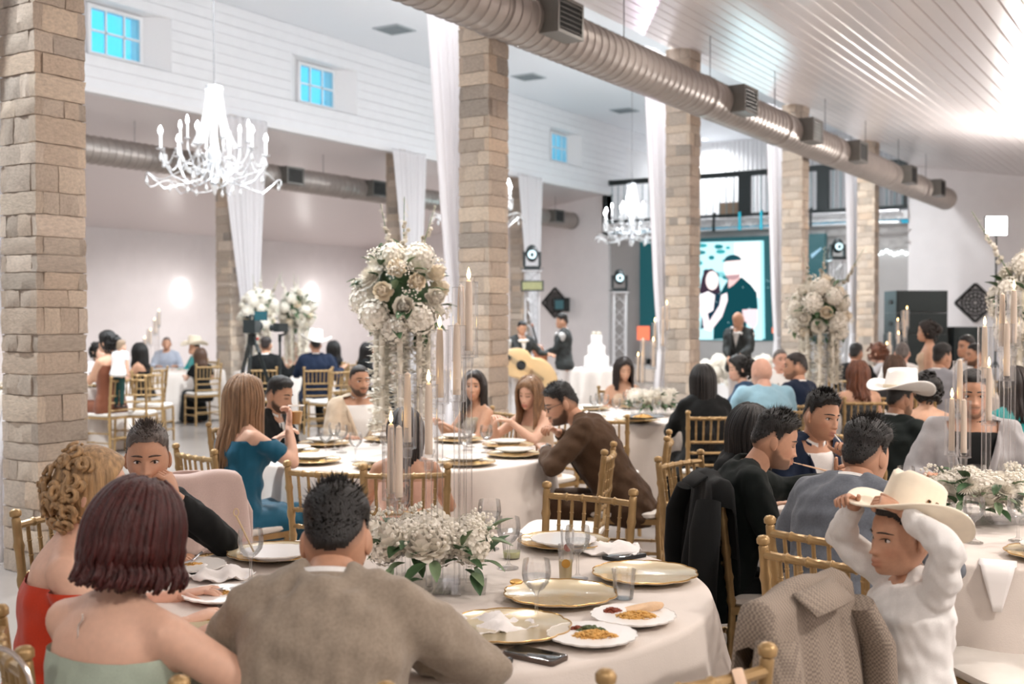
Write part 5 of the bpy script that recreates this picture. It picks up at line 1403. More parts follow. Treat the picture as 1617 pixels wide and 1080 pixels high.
        r = np.random.default_rng(seed); ax, ay, az = (.073 + .020, .095 + .020, .114 + .020)
        cnt = (150 if near else (84 if d < 9.5 else 40)) if hair in ('long', 'bob') else (90 if near else 50); mm = MB()
        bo = wave
        if hair in ('long', 'bob'):
            for k in range(cnt):
                fr_ = (k + r.uniform(0, 1)) / cnt; phi = math.radians(52 + (360 - 104) * fr_); pts = []
                sgn = 1 if phi < math.pi else -1
                al = np.radians(np.linspace(14 + r.uniform(0, 16), 92, 8))
                fx, fy = math.sin(phi), math.cos(phi); o_ = r.uniform(-.004, .010)
                for q in al: pts.append(RH @ np.array([(ax + o_) * math.sin(q) * fx, (ay + o_) * math.sin(q) * fy - .008, (az + o_) * math.cos(q)]))
                e = pts[-1]; L = hlen * r.uniform(.88, 1.06); nst = 9; back = max(0, -fy)
                phs = r.uniform(0, 1.0)
                for i in range(1, nst + 1):
                    t_ = i / nst; out = 1.0 + .10 * t_ - .32 * ss(.0, .3, t_) * (1 if hlen > .2 else .3) * (abs(fx)) * (.6 if back < .3 else .15)
                    q = np.array([e[0] * out, e[1] * (1 + .10 * t_) - .05 * back * ss(.25, .8, t_) * (hlen / .4), e[2] - L * t_])
                    if wave: q = q + np.array([math.sin(t_ * 9 + phs), math.cos(t_ * 9 + phs * 2), 0]) * wave * t_
                    if hair == 'bob': q = q * np.array([1 - .15 * t_, 1 - .1 * t_, 1])
                    pts.append(q)
                R_ = np.concatenate([np.full(8, .010), np.linspace(.011, .004, nst)]) * (1.0 if cnt > 100 else (1.15 if cnt > 60 else 1.6))
                mm.tube(np.array(pts) + hc, R_, 6 if cnt > 60 else 5)
            child('hair_locks', mm, hmt, 180).__setitem__('kind', 'stuff')
        else:
            for k in range(cnt):
                v = r.normal(size=3); v[1] = -abs(v[1]) * 1.0 - .1 if hair != 'curly' else v[1] - .5; v[2] = v[2] * .8 + (-.1 if hair != 'updo' else .1); v /= np.linalg.norm(v)
                if v[2] < -.75: v[2] = -.5
                c_ = v * np.array([ax + .004, ay + .006, az]) * r.uniform(.96, 1.06); x_, y_, _ = frame_of(v); R_ = r.uniform(.014, .024); tw = r.uniform(1.0, 2.2) * math.pi; a0 = r.uniform(0, 6.28)
                pts = [RH @ (c_ + (x_ * math.cos(a0 + q) + y_ * math.sin(a0 + q)) * R_ * (1 - .06 * q) + v * .003 * q) for q in np.linspace(0, tw, 10)]
                mm.tube(np.array(pts) + hc, np.concatenate([np.linspace(.006, .010, 5), np.linspace(.010, .005, 5)]), 6)
            child('hair_curls', mm, hmt, 180).__setitem__('kind', 'stuff')
            if hair == 'updo': child('hair_bun', MB().ell(hc + RH @ np.array([0, -.125, .02]), (.05, .045, .05), 16, 10), hmt, 180)
    # --- face details
    if eyes and d < 16:
        def surf(x_, z_): 
            fl = (HP[..., 1] > 0); dd = (HP[..., 0] - x_) ** 2 + (HP[..., 2] - z_) ** 2 + np.where(fl, 0, 9); j = np.unravel_index(np.argmin(dd), dd.shape); return HP[j][1]
        ew = mat('eye_white', rgb(226, 214, 208), .25); ei = mat('dark_iris', rgb(34, 22, 16), .15)
        for q in (-1, 1):
            y_ = surf(q * .031, .006)
            closed = eyes == 'down'
            if not closed:
                e_ = child('eye', MB().ell(hc + RH @ np.array([q * .031, y_ - .002, .005]), (.0135, .006, .0062), 12, 8, RH), ew, 180)
                obj('iris', MB().ell(hc + RH @ np.array([q * .031 + .0, y_ + .0022, .0055]), (.0055, .003, .0056), 10, 6, RH).mesh('iris', ei, 180), e_)
            pts = [hc + RH @ np.array([q * (.031 + u * .016), surf(q * (.031 + u * .016), .010) + .0022, (.0125 if not closed else .002) - .005 * u * u * (1 if not closed else -.6)]) for u in np.linspace(-1, 1, 7)]
            child('eyelash_line', MB().tube(pts, [.0005, .0013, .0017, .0018, .0018, .0014, .0006], 5), ei, 180)
            pts = [hc + RH @ np.array([q * (.033 + u * .022), surf(q * (.033 + u * .022), .027) + .001, .0275 + .004 * (1 - u * u) - .002 * u]) for u in np.linspace(-1, 1, 8)]
            bh = .0022 if fem else .0036
            child('eyebrow', MB().tube(pts, [bh * .6, bh, bh * 1.1, bh * 1.1, bh, bh * .9, bh * .6, bh * .2], 6), hairmat(hcol if hcol not in ('blonde', 'pale', 'grey') else 'brown', HAIRC[hcol] if hcol not in ('blonde', 'pale', 'grey') else HAIRC['brown']), 180)
    if glasses:
        gl = child('eyeglasses', MB().tube([hc + RH @ np.array(p) for p in ((-.078, -.01, .012), (-.074, .04, .012), (-.06, .093, .012))], .0016, 6).tube([hc + RH @ np.array(p) for p in ((.078, -.01, .012), (.074, .04, .012), (.06, .093, .012))], .0016, 6)
              .tube([hc + RH @ np.array(p) for p in ((-.01, .108, .012), (0, .110, .014), (.01, .108, .012))], .0016, 6)
              .tube([hc + RH @ np.array((-.034 + .025 * math.cos(q), .103 - .006 * abs(math.cos(q)), .004 + .018 * math.sin(q))) for q in np.linspace(0, 6.283, 20, endpoint=False)], .0016, 6, closed=True)
              .tube([hc + RH @ np.array((.034 + .025 * math.cos(q), .103 - .006 * abs(math.cos(q)), .004 + .018 * math.sin(q))) for q in np.linspace(0, 6.283, 20, endpoint=False)], .0016, 6, closed=True), M_black, 180)
    chpos = None
    if chairlab and pose == 'sit':
        off = rzm(hd) @ np.array([0, .02, 0]) + LD(*choff); chair(base[0] + off[0], base[1] + off[1], hd if chface is None else head_to(base + off, chface), 'gold chiavari chair ' + chairlab); chpos = (base + off, hd if chface is None else head_to(base + off, chface))
    info = dict(root=root, hc=hc, RH=RH, T=T, AR=AR, sh=sh, base=base, hd=hd, s=s, seat=seat, child=child, hmt=hmt, chair=chpos)
    def world(p): q = rzm(hd) @ (np.asarray(p, float) * s); return base + q + np.array([0, 0, seat])
    info['world'] = world
    info['short'] = short or ('the ' + chairlab.split('under the ', 1)[1] if chairlab and 'under the ' in chairlab else None)
    return info

def cowboy_hat(info, label, col=rgb(244, 236, 222), tilt=(0, 0, 0), up=.072, s=1.0, fwd=0.0, eyelets=False, at=None):
    """hat resting on a head: crown with a crease, curled brim, band"""
    mt_ = mat('hat_felt_%d' % int(col[0] * 1000), col, .75, noise=.03, nscale=30, sheen=.2)
    c = info['world'](info['hc'] + info['RH'] @ np.array([0, fwd, up])) if at is None else at
    t = thing('cowboy_hat', label, 'hat', c)
    yaw = info['hd'] + math.atan2(-info['RH'][0, 1], info['RH'][1, 1])
    t.rotation_euler = (tilt[0], tilt[1], yaw + tilt[2]); t.scale = (s,) * 3
    n = 64; a = np.arange(n) * 2 * math.pi / n; R = []
    for f in np.linspace(0, 1, 9):                       # brim from the edge inwards
        rx_, ry_ = .195 - .10 * f, .215 - .10 * f; k = (1 - f)
        z_ = .062 * (np.abs(np.cos(a)) ** 2.2) * k ** 1.4 - .020 * (np.abs(np.sin(a)) ** 3) * k
        R.append(np.stack([rx_ * np.cos(a), ry_ * np.sin(a), z_], 1))
    m = MB(); m.rings(R, cap=False); o = obj('brim', m.mesh('brim', mt_, 180), t); o.modifiers.new('t', 'SOLIDIFY').thickness = .006
    R = []
    for f in np.linspace(0, 1, 12):
        k = 1 - .16 * f if f < .8 else (1 - .16 * f) * math.sqrt(max(0.02, 1 - ((f - .8) / .22) ** 2 * .95))
        x_, y_ = .094 * k * np.cos(a), .114 * k * np.sin(a); z_ = np.full(n, .135 * min(1, f * 1.12)) - .012 * f * np.sin(a) * -1
        dent = f ** 3 * .030 * np.exp(-(x_ / .022) ** 2); pin = 1 - .20 * f * np.exp(-((np.abs(x_) - .05) / .03) ** 2) * np.clip(np.sin(a), 0, 1)
        R.append(np.stack([x_ * pin, y_, z_ - dent], 1))
    m = MB(); m.rings(R, cap=False); m.f.append(tuple((12 - 1) * n + k for k in range(n)))
    obj('crown', m.mesh('crown', mt_, 180), t)
    obj('hat_band', MB().lathe([(.0955, .004), (.0975, .006), (.096, .022), (.094, .023)], 48, wob=lambda q, f: np.sqrt(np.cos(q) ** 2 + (np.sin(q) * 1.205) ** 2)).mesh('band', mt_ if eyelets else mat('hat_band_tan', rgb(214, 200, 176), .6)), t)
    if eyelets:
        for sx in (-1, 1):
            for dy in (-.016, .016):
                q = np.array([sx * math.sqrt(max(0, 1 - (dy / .112) ** 2)) * .0915, dy, .062]); obj('eyelet', MB().lathe([(.0, .003), (.004, .003), (.0055, .0045), (.007, .0)], 12, tuple(q), (sx, 0, 0)).mesh('eyelet', mat('brass_eyelet', rgb(150, 110, 60), .3, .9)), t)
                obj('eyelet_hole', MB().lathe([(0, .0035), (.004, .0035)], 10, tuple(q), (sx, 0, 0)).mesh('hole', M_dark), t)
    return t

# ---------------------------------------------------------------- the guests
F_ = fabric
WS = F_('white_shirt', rgb(240, 238, 236)); BLK = F_('black', rgb(20, 22, 23)); BLKS = F_('black_green', rgb(16, 24, 23)); NAVY = F_('navy', rgb(24, 36, 58))
TAUPE = F_('taupe_suit', rgb(154, 141, 126), kind='wool'); TAN = F_('tan_suit', rgb(216, 198, 176)); BROWN = F_('brown_suit', rgb(74, 54, 38), kind='wool'); SLATE = F_('slate_suit', rgb(104, 110, 120), kind='wool')
LGREY = F_('light_grey_suit', rgb(168, 166, 168)); MINT = F_('mint_satin', rgb(178, 192, 176), .35); RED = F_('red_orange', rgb(206, 62, 32), .7); TEAL = F_('teal_blue', rgb(14, 88, 116), .65)
BEIGE = F_('beige_lace', rgb(214, 188, 162)); BLUSH = F_('blush', rgb(222, 176, 156), .5); SKY = F_('pale_blue', rgb(150, 190, 208)); COBALT = F_('cobalt', rgb(28, 72, 110)); CHAR = F_('charcoal', rgb(58, 58, 60)); BRN2 = F_('brown_jumpsuit', rgb(120, 70, 48))
TEALG = F_('turquoise', rgb(40, 150, 150)); SAGE = F_('silver_green', rgb(176, 168, 150)); PRINT = mat('cloth_black_white_print', rgb(70, 70, 70), .8, noise=.9, nscale=46)
def suit(m, **k): d = dict(kind='suit', m=m, shirt=WS, v=.80, vw=.24); d.update(k); return d

G = {}
# foreground table
G['taupe'] = person(552, 2.30, 'man in a taupe wool suit seen from behind at the table with rice plates', hp=(530, 856), face=T1, skin='tan', lean=20, side=-2, head=(4, 22, -3), hair='short', hcol='black', near=True, tufts=1500, hthick=1.25,
   top=suit(TAUPE, cuff=WS), bot=TAUPE, arms=dict(R=dict(to=(.10, .40, .86), pole=(1, -.4, -.1)), L=dict(to=(-.12, .40, .86), pole=(-1, -.4, -.3))), neckfwd=.035, hoff=(0, .01, -.035), chairlab='under the man in the taupe suit', build=1.06, eyes=False)
G['mint'] = person(182, 2.34, 'woman with dark red hair in a strapless mint dress seen from behind', hp=(215, 850), face=T1, fem=True, skin='light', lean=12, head=(-6, 12, 4), hair='long', hcol='red', hlen=.10, wave=.012, near=True, s=.97, build=1.10,
   top=dict(kind='strapless', m=MINT, zf=.99, zb=.935, g=.008, fold=.006), bot=MINT, bot_kind='long', arms=dict(R=dict(to=(.24, .44, .84), pole=(.8, -.2, -.5)), L=dict(to=(-.10, .42, .86))), chairlab='under the red-haired woman in mint', eyes=False, choff=(.0, .22), chface=LD(.4, 3.35))
G['red'] = person(84, 3.06, 'woman with curled blonde hair in an off-shoulder red dress', hp=(140, 778), face=T1 + LD(.1, -.1), fem=True, skin='light', lean=10, head=(-4, 8, 0), hair='curlyup', hcol='blonde', near=True, s=.96, build=1.12,
   top=dict(kind='off', m=RED, zf=.97, zb=.945, sleeve='cap', g=.012), bot=RED, bot_kind='long', chairlab='under the blonde woman in red')
G['greyman'] = person(196, 4.02, 'grey-haired man in a black top resting his chin on his hand', hp=(232, 725), face=T1, skin='tan', lean=16, twist=-22, head=(-52, 6, 0), hair='short', hcol='grey', near=True, s=.97, tufts=700,
   top=dict(kind='shirt', m=BLK, g=.014), arms=dict(L=dict(to=(.0, .34, 1.06), pole=(-.5, .7, -.8), dir=(.2, -.3, 1), n=(-.3, 1, .2), curl=.9), R=dict(to=(.12, .36, .84))), chairlab='under the grey-haired man in black')
# right table
G['eater'] = person(1112, 4.66, 'young man in black leaning over to eat with a fork', hp=(1222, 697), face=TR + LD(0, .1), skin='tan', lean=15, head=(-4, 18, 0), hair='short', hcol='black', near=True, beard=.62, tufts=1400, hthick=1.5, eyes='down', neckfwd=.06, choff=(.20, 0), short='the young man eating',
   top=dict(kind='shirt', m=BLKS, g=.02), arms=dict(L=dict(to=(-.16, .60, .99), pole=(-1, .1, -.7), dir=(.5, .2, .3), n=(0, 1, .4), curl=.8), R=dict(to=(.14, .40, .86))), chairlab='draped in black behind the young man eating')
G['blackhair2'] = person(1168, 5.45, 'woman with long black hair half hidden behind the young man eating', hp=(1186, 680), face=TR, fem=True, skin='mid', lean=14, head=(-5, 12, 0), hair='long', hcol='black', hlen=.45, top=dict(kind='blouse', m=BLK), bot=BLK, bot_kind='long', chairlab='behind the young man eating', s=.96, short='the woman hidden behind the young man eating')
G['youth'] = person(1318, 5.62, 'young man in a navy suit sipping through a straw', hp=(1297, 659), face=TR, skin='tan', lean=16, head=(0, 8, -6), hair='short', hcol='black', near=True, tufts=1200, hthick=1.3, s=.95,
   top=suit(NAVY, v=.74, vw=.30), bot=NAVY, arms=dict(L=dict(to=(-.04, .36, 1.0), curl=.9), R=dict(to=(.10, .36, .88))), chairlab='under the young man in navy', lips=rgb(170, 110, 98))
G['slate'] = person(1296, 3.86, 'man in a slate grey suit seen from behind beside the boy', hp=(1368, 722), face=TR + LD(0, .25), skin='tan', lean=22, head=(-6, 12, 0), hair='short', hcol='black', near=True, tufts=1500, hthick=1.6, neckfwd=.02, hoff=(0, .005, -.02),
   top=suit(SLATE), bot=CHAR, arms=dict(R=dict(to=(.14, .42, .85), pole=(.8, -.3, -.5))), chairlab='under the man in the slate grey suit', eyes=False, build=1.05, choff=(.09, -.02))
G['lgrey'] = person(1530, 5.78, 'man in a light grey suit behind the candles', hp=(1537, 625), face=TR, skin='tan', lean=4, head=(0, 4, 0), hair='short', hcol='black', beard=.6, top=suit(LGREY, shirt=BLK, v=.66, vw=.30), bot=LGREY, build=1.12, s=.98, arms=dict(R=dict(to=(.22, .34, .84)), L=dict(to=(-.22, .34, .84))), chairlab='under the man in light grey')
bp = PX(1440, 2.98)
G['boy'] = person(0, 3.22, 'small boy in a white shirt holding his hat with both hands', hp=(1427, 850), hd=head_to(bp, bp - RT - FW * .25), pos=bp, pose='stand', skin='tan', lean=2, head=(4, 4, 0), hair='short', hcol='dark', near=True, s=.62, hs=1.42, hoff=(0, .02, .03), build=1.15,
   top=dict(kind='shirt', m=WS, g=.026, fold=.009), bot=CHAR, arms=dict(L=dict(to=(-.13, .15, 1.87), pole=(-1, -.5, -.6), dir=(.3, .6, .3), n=(-.4, .3, 1), curl=.9), R=dict(to=(.12, .22, 1.86), pole=(1, .3, -.4), dir=(-.2, .6, .3), n=(.3, .4, 1), curl=.9)))
cowboy_hat(G['boy'], 'cream straw cowboy hat with brass eyelets held by the boy', rgb(250, 238, 216), (math.radians(20), 0, 0), .062, .80, -.03, True)
# second table
G['blue'] = person(352, 6.05, 'woman in a teal blue one-shoulder dress drinking from a cup', hp=(388, 630), face=T2 + LD(0, -.1), fem=True, skin='light', lean=6, head=(-2, 0, 0), hair='long', hcol='dirty', hlen=.36, s=.97, near=True, vox=.0125,
   top=dict(kind='off', m=TEAL, zf=1.0, zb=.97, sleeve='cap', g=.016, fold=.008), bot=TEAL, bot_kind='long', arms=dict(R=dict(to=(.10, .30, 1.04), pole=(.5, .5, -.9), dir=(-.2, .2, 1), n=(.3, 1, 0), curl=.9), L=dict(to=(-.10, .36, .95), curl=.7)), chairlab='under the woman in teal blue')
G['beardblack'] = person(428, 7.35, 'bearded man in a black jacket looking down at his plate', hp=(440, 625), face=T2, skin='tan', lean=14, head=(-4, 14, 0), hair='short', hcol='black', beard=.85, hthick=1.3, s=.95, top=suit(BLK, v=.85), eyes='down', chairlab='under the bearded man in black')
G['tan'] = person(548, 8.25, 'bearded man in a tan suit looking straight ahead', hp=(567, 602), face=T2, skin='tan', lean=2, head=(8, 2, 0), hair='short', hcol='dark', beard=.85, s=.97, hthick=.5, top=suit(TAN, v=.72, vw=.34), bot=TAN, build=1.1, chairlab='under the man in tan')
G['earring'] = person(768, 8.35, 'woman with long dark hair and large white earrings', hp=(748, 612), face=T2 + LD(-1.2, .3), fem=True, skin='mid', lean=4, head=(50, -4, 0), hair='long', hcol='dark', hlen=.36, s=.97, top=dict(kind='oneshoulder', m=SAGE), bot=SAGE, bot_kind='long', build=1.08, chairlab='under the woman with white earrings',
   arms=dict(R=dict(to=(.08, .34, .92), curl=.8), L=dict(to=(-.12, .34, .90))))
G['blonde'] = person(846, 7.95, 'woman with long wavy blonde hair in a beige dress looking down', hp=(836, 622), face=T2, fem=True, skin='light', lean=10, head=(14, 14, -4), hair='long', hcol='dirty', hlen=.38, wave=.014, s=.97, eyes='down', top=dict(kind='low', m=BEIGE, z=.96), bot=BEIGE, bot_kind='long', chairlab='under the wavy blonde woman', lips=rgb(170, 80, 74),
   arms=dict(R=dict(to=(.16, .36, 1.02), pole=(.6, .2, -.8), dir=(-.6, .4, .1), curl=.6), L=dict(to=(-.02, .38, 1.0), pole=(-.6, .2, -.8), dir=(.5, .4, .1), curl=.6)))
G['brown'] = person(945, 6.62, 'bearded man in glasses and a brown suit bending over the table', hp=(888, 638), face=T2 + LD(0, -.15), skin='tan', lean=30, head=(14, 22, 0), hair='short', hcol='black', beard=.8, glasses=True, s=.98, near=True, vox=.0125, tufts=700, eyes='down', top=suit(BROWN, v=.78), bot=BROWN, build=1.12, neckfwd=.03, chairlab='under the man in the brown suit',
   arms=dict(L=dict(to=(-.06, .50, .84), pole=(-1, -.2, -.4), curl=.9), R=dict(to=(.22, .46, .92), pole=(1, -.2, -.6), curl=.9)))
G['curly'] = person(640, 5.42, 'woman with dark curly hair in a blush dress seen from behind the candles', hp=(640, 684), face=T2, fem=True, skin='tan', lean=14, head=(0, 14, 0), hair='long', hcol='dark', hlen=.42, wave=.022, s=.92, near=True, vox=.0125, top=dict(kind='low', m=BLUSH, z=.93), bot=BLUSH, bot_kind='long', eyes=False, chairlab='behind the acrylic candles under the curly-haired woman')
# third table
G['t3w'] = person(985, 11.0, 'woman with shoulder-length dark hair in a beige v-neck dress', hp=(985, 585), face=T3, fem=True, skin='mid', lean=4, head=(8, 12, 0), hair='long', hcol='dark', hlen=.20, s=.97, eyes='down', top=dict(kind='vdress', m=BEIGE), bot=BEIGE, bot_kind='long', chairlab='under the woman in the v-neck dress')
G['longblack'] = person(1116, 8.42, 'woman in black with very long black hair seen from behind', hp=(1110, 602), face=T3 + LD(.1, 0), fem=True, skin='mid', lean=6, head=(0, 2, 0), hair='long', hcol='black', hlen=.62, s=1.0, top=dict(kind='blouse', m=BLK, g=.03), bot=BLK, bot_kind='long', eyes=False, build=1.1, chairlab='under the woman with very long black hair')
# fourth table
G['cobalt'] = person(1160, 10.2, 'woman in cobalt blue with a dark updo', hp=(1168, 582), face=T4 + LD(-2.5, -.8), fem=True, skin='light', lean=4, head=(10, 12, 0), hair='updo', hcol='black', s=.98, top=dict(kind='blouse', m=COBALT), bot=COBALT, bot_kind='long', chairlab='under the woman in cobalt', eyes='down')
G['bald'] = person(1226, 8.9, 'bald man in a pale blue shirt', hp=(1203, 588), face=T4 + LD(-1.5, 0), skin='pink', lean=10, head=(16, 4, 0), hair='none', hcol='grey', s=1.0, build=1.2, top=dict(kind='shirt', m=SKY, g=.014), chairlab='under the bald man in pale blue')
G['navy2'] = person(1276, 9.5, 'grey-bearded man in a navy suit turning to look back', hp=(1258, 580), face=T4 + LD(-.5, 0), skin='tan', lean=2, twist=50, head=(75, 2, 0), hair='short', hthick=.6, hcol='dark', beard=.5, s=1.0, top=suit(NAVY), build=1.1, chairlab='under the grey-bearded man in navy')
G['elder'] = person(1236, 12.2, 'balding older man in a white shirt beyond the bald man', hp=(1232, 568), face=T4, skin='pink', lean=2, head=(0, 4, 0), hair='balding', hcol='grey', s=1.0, top=dict(kind='shirt', m=WS), chairlab='under the balding older man')
G['print'] = person(1356, 9.85, 'woman with wavy brown hair in a black and white print dress', hp=(1355, 592), face=T4, fem=True, skin='mid', lean=4, head=(0, 2, 0), hair='long', hcol='auburn', hlen=.24, wave=.014, s=1.02, build=1.12, top=dict(kind='low', m=PRINT, z=.95), bot=PRINT, bot_kind='long', eyes=False, chairlab='under the woman in the print dress')
# table beside the white hat
G['hatman'] = person(1386, 6.95, 'man in a dark jacket wearing a white cowboy hat', hp=(1422, 632), face=T6 + LD(.2, 0), skin='tan', lean=14, head=(-8, 6, 0), hair='short', hcol='black', beard=.6, top=suit(BLKS), build=1.2, s=.98, chairlab='under the man in the white hat')
cowboy_hat(G['hatman'], 'white felt cowboy hat on the man in the dark jacket', rgb(242, 240, 236), (math.radians(-6), 0, 0), .075, 1.0)
G['hatwife'] = person(1468, 7.45, 'woman with dark hair in a black strap top beside the white hat', hp=(1462, 617), face=T6 + LD(-.8, .4), fem=True, skin='mid', lean=8, head=(20, 16, 0), hair='updo', hcol='black', s=.98, eyes='down', top=dict(kind='vdress', m=BLK), bot=BLK, bot_kind='long', chairlab='beside the man in the white hat', short='the woman beside the white hat')
G['edge'] = person(1610, 7.1, 'woman in a turquoise top with dark hair at the table with garlands', hp=(1605, 613), face=T6 + LD(-.5, 0), fem=True, skin='mid', lean=8, head=(0, 14, 0), hair='long', hcol='dark', hlen=.24, s=.97, top=dict(kind='blouse', m=TEALG), bot=BLK, bot_kind='long', chairlab='under the woman in turquoise')
G['backhair'] = person(1414, 10.4, 'woman with straight dark hair seen from behind above the white hat', hp=(1413, 583), face=T9, fem=True, skin='mid', hair='long', hcol='brown', hlen=.25, s=1.0, top=dict(kind='blouse', m=CHAR), bot=BLK, bot_kind='long', eyes=False, chairlab='under the straight-haired woman')
G['stander'] = person(1468, 11.4, 'standing woman in a fitted beige dress with dark hair pinned up', hp=(1464, 524), hd=TH + math.radians(70), pose='stand', fem=True, skin='mid', lean=2, head=(0, 4, 0), hair='updo', hcol='dark', s=.96, top=dict(kind='low', m=BEIGE, z=.97), bot=BEIGE, bot_kind='long')
G['f1'] = person(1354, 13.2, 'man with black hair and a white collar seen from behind', hp=(1352, 559), face=T9, skin='tan', hair='short', hcol='black', top=suit(BLK), s=1.0, eyes=False, chairlab='under the man with the white collar')
G['f2'] = person(1388, 13.6, 'woman with curly auburn hair in a pale top', hp=(1387, 558), face=T9 + LD(-3, 1), fem=True, skin='light', hair='curly', hcol='auburn', top=dict(kind='blouse', m=F_('pale_grey', rgb(200, 200, 204))), bot=BLK, bot_kind='long', s=1.02, chairlab='under the woman with auburn curls')
G['f3'] = person(1425, 12.4, 'man with thinning grey hair in a white shirt', hp=(1425, 558), face=T9, skin='pink', hair='balding', hcol='grey', top=dict(kind='shirt', m=WS), s=1.04, eyes=False, chairlab='under the man with thinning hair')
G['f4'] = person(1494, 10.9, 'man with black hair in a grey jacket beyond the candles', hp=(1488, 565), face=T10, skin='tan', hair='short', hcol='black', hthick=1.5, top=suit(F_('mid_grey', rgb(150, 150, 156))), s=1.0, eyes=False, chairlab='under the man in the grey jacket')
G['f5'] = person(1527, 12.9, 'man with dark hair facing left in a white shirt', hp=(1527, 549), face=T10 + LD(-3, .3), skin='tan', hair='short', hcol='black', top=dict(kind='shirt', m=WS), s=1.06, chairlab='under the dark-haired man in white')
G['f6'] = person(1551, 12.2, 'bearded man with dark hair in a cream shirt', hp=(1541, 562), face=T10 + LD(-3, .3), skin='tan', hair='short', hcol='black', beard=.8, top=dict(kind='shirt', m=F_('cream_shirt', rgb(226, 214, 196))), s=1.02, chairlab='under the bearded man in cream')
# far left
G['l1'] = person(172, 13.3, 'woman in a brown jumpsuit holding a toddler on her lap', hp=(170, 541), hd=TH + math.radians(62), fem=True, skin='mid', lean=2, head=(10, 0, 0), hair='updo', hcol='black', top=dict(kind='low', m=BRN2, z=.97), bot=BRN2, s=1.06, arms=dict(R=dict(to=(.02, .30, .78)), L=dict(to=(-.02, .34, .82))), chairlab='under the woman in the brown jumpsuit')
G['toddler'] = person(0, 13.9, 'toddler in a white top held on a lap', pos=PX(187, 13.1), hd=TH + math.radians(-20), pose='stand', skin='light', hair='short', hcol='pale', s=.42, hs=1.5, seat=.56, top=dict(kind='shirt', m=WS, sleeve='short', g=.03, collar=False), bot=F_('dark_green_trousers', rgb(30, 60, 56)), eyes=False, build=1.2)
G['l2'] = person(152, 15.2, 'woman with tied dark hair facing right beside the toddler', hp=(155, 555), hd=TH + math.radians(-120), fem=True, skin='light', hair='updo', hcol='black', top=dict(kind='blouse', m=F_('dusty_white', rgb(220, 214, 214))), bot=BLK, bot_kind='long', s=1.02, chairlab='under the woman with tied hair')
G['l3'] = person(234, 15.8, 'woman with long dark curls and bare shoulders in black', hp=(219, 556), hd=TH + math.radians(75), fem=True, skin='tan', hair='long', hcol='black', hlen=.34, wave=.02, top=dict(kind='strapless', m=BLK), bot=BLK, bot_kind='long', s=1.06, eyes=False, chairlab='under the woman with long curls')
G['l4'] = person(262, 19.6, 'man with short grey hair facing the room in a pale shirt', hp=(263, 543), face=T7, skin='tan', hair='balding', hcol='grey', top=dict(kind='shirt', m=F_('blue_grey', rgb(170, 176, 190))), s=1.06, eyes=True, chairlab='under the man in the pale shirt')
G['l5'] = person(302, 18.6, 'man in a turquoise shirt and straw hat', hp=(307, 550), face=T7, skin='tan', hair='short', hcol='black', top=dict(kind='shirt', m=TEALG), s=1.05, eyes=False, chairlab='under the man in turquoise')
cowboy_hat(G['l5'], 'pale straw cowboy hat on the man in turquoise', rgb(232, 218, 196), (0, 0, 0), .075, 1.05)
G['l6'] = person(322, 17.0, 'woman with dark brown hair in a black dress beside the stone pillar', hp=(316, 562), face=T7, fem=True, skin='light', hair='long', hcol='brown', hlen=.2, top=dict(kind='blouse', m=BLK, sleeve='short'), bot=BLK, bot_kind='long', s=1.03, eyes=False, chairlab='with white cushion under the woman in black')
G['m1'] = person(428, 15.9, 'man in a black suit stretching an arm along the chair', hp=(420, 546), face=T8, skin='tan', lean=0, hair='short', hcol='dark', top=suit(BLK), s=1.06, arms=dict(R=dict(to=(.40, .12, .95), pole=(0, -.5, -.8))), eyes=False, chairlab='under the man stretching his arm')
G['m2'] = person(490, 15.8, 'man in a navy suit and white hat seen from behind', hp=(498, 545), face=T8, skin='tan', lean=0, hair='short', hcol='black', top=suit(NAVY), s=1.08, build=1.15, arms=dict(R=dict(to=(.40, .1, .9), pole=(0, -.5, -.8))), eyes=False, chairlab='under the man in navy with the white hat')
cowboy_hat(G['m2'], 'white cowboy hat on the man in the navy suit', rgb(240, 236, 228), (0, .1, 0), .075, 1.12)
G['m3'] = person(464, 19.6, 'blonde woman facing the room behind the black suit', hp=(464, 552), face=T8, fem=True, skin='light', hair='bob', hcol='blonde', hlen=.14, top=dict(kind='low', m=BEIGE), bot=BEIGE, bot_kind='long', s=1.05, chairlab='under the blonde woman far back')
G['m4'] = person(534, 17.6, 'woman with long black hair turned left beyond the empty chair', hp=(525, 551), face=T8, fem=True, skin='light', hair='long', hcol='black', hlen=.3, top=dict(kind='blouse', m=NAVY), bot=NAVY, bot_kind='long', s=1.08, eyes=False, chairlab='under the long-haired woman far back')
G['m5'] = person(578, 17.2, 'woman with black hair half hidden by the flower garlands', hp=(581, 554), face=T8 + LD(4, 0), fem=True, skin='mid', hair='long', hcol='black', hlen=.3, top=dict(kind='blouse', m=BLK), bot=BLK, bot_kind='long', s=1.06, eyes=False, chairlab='half hidden by the garlands', short='the woman half hidden by garlands')
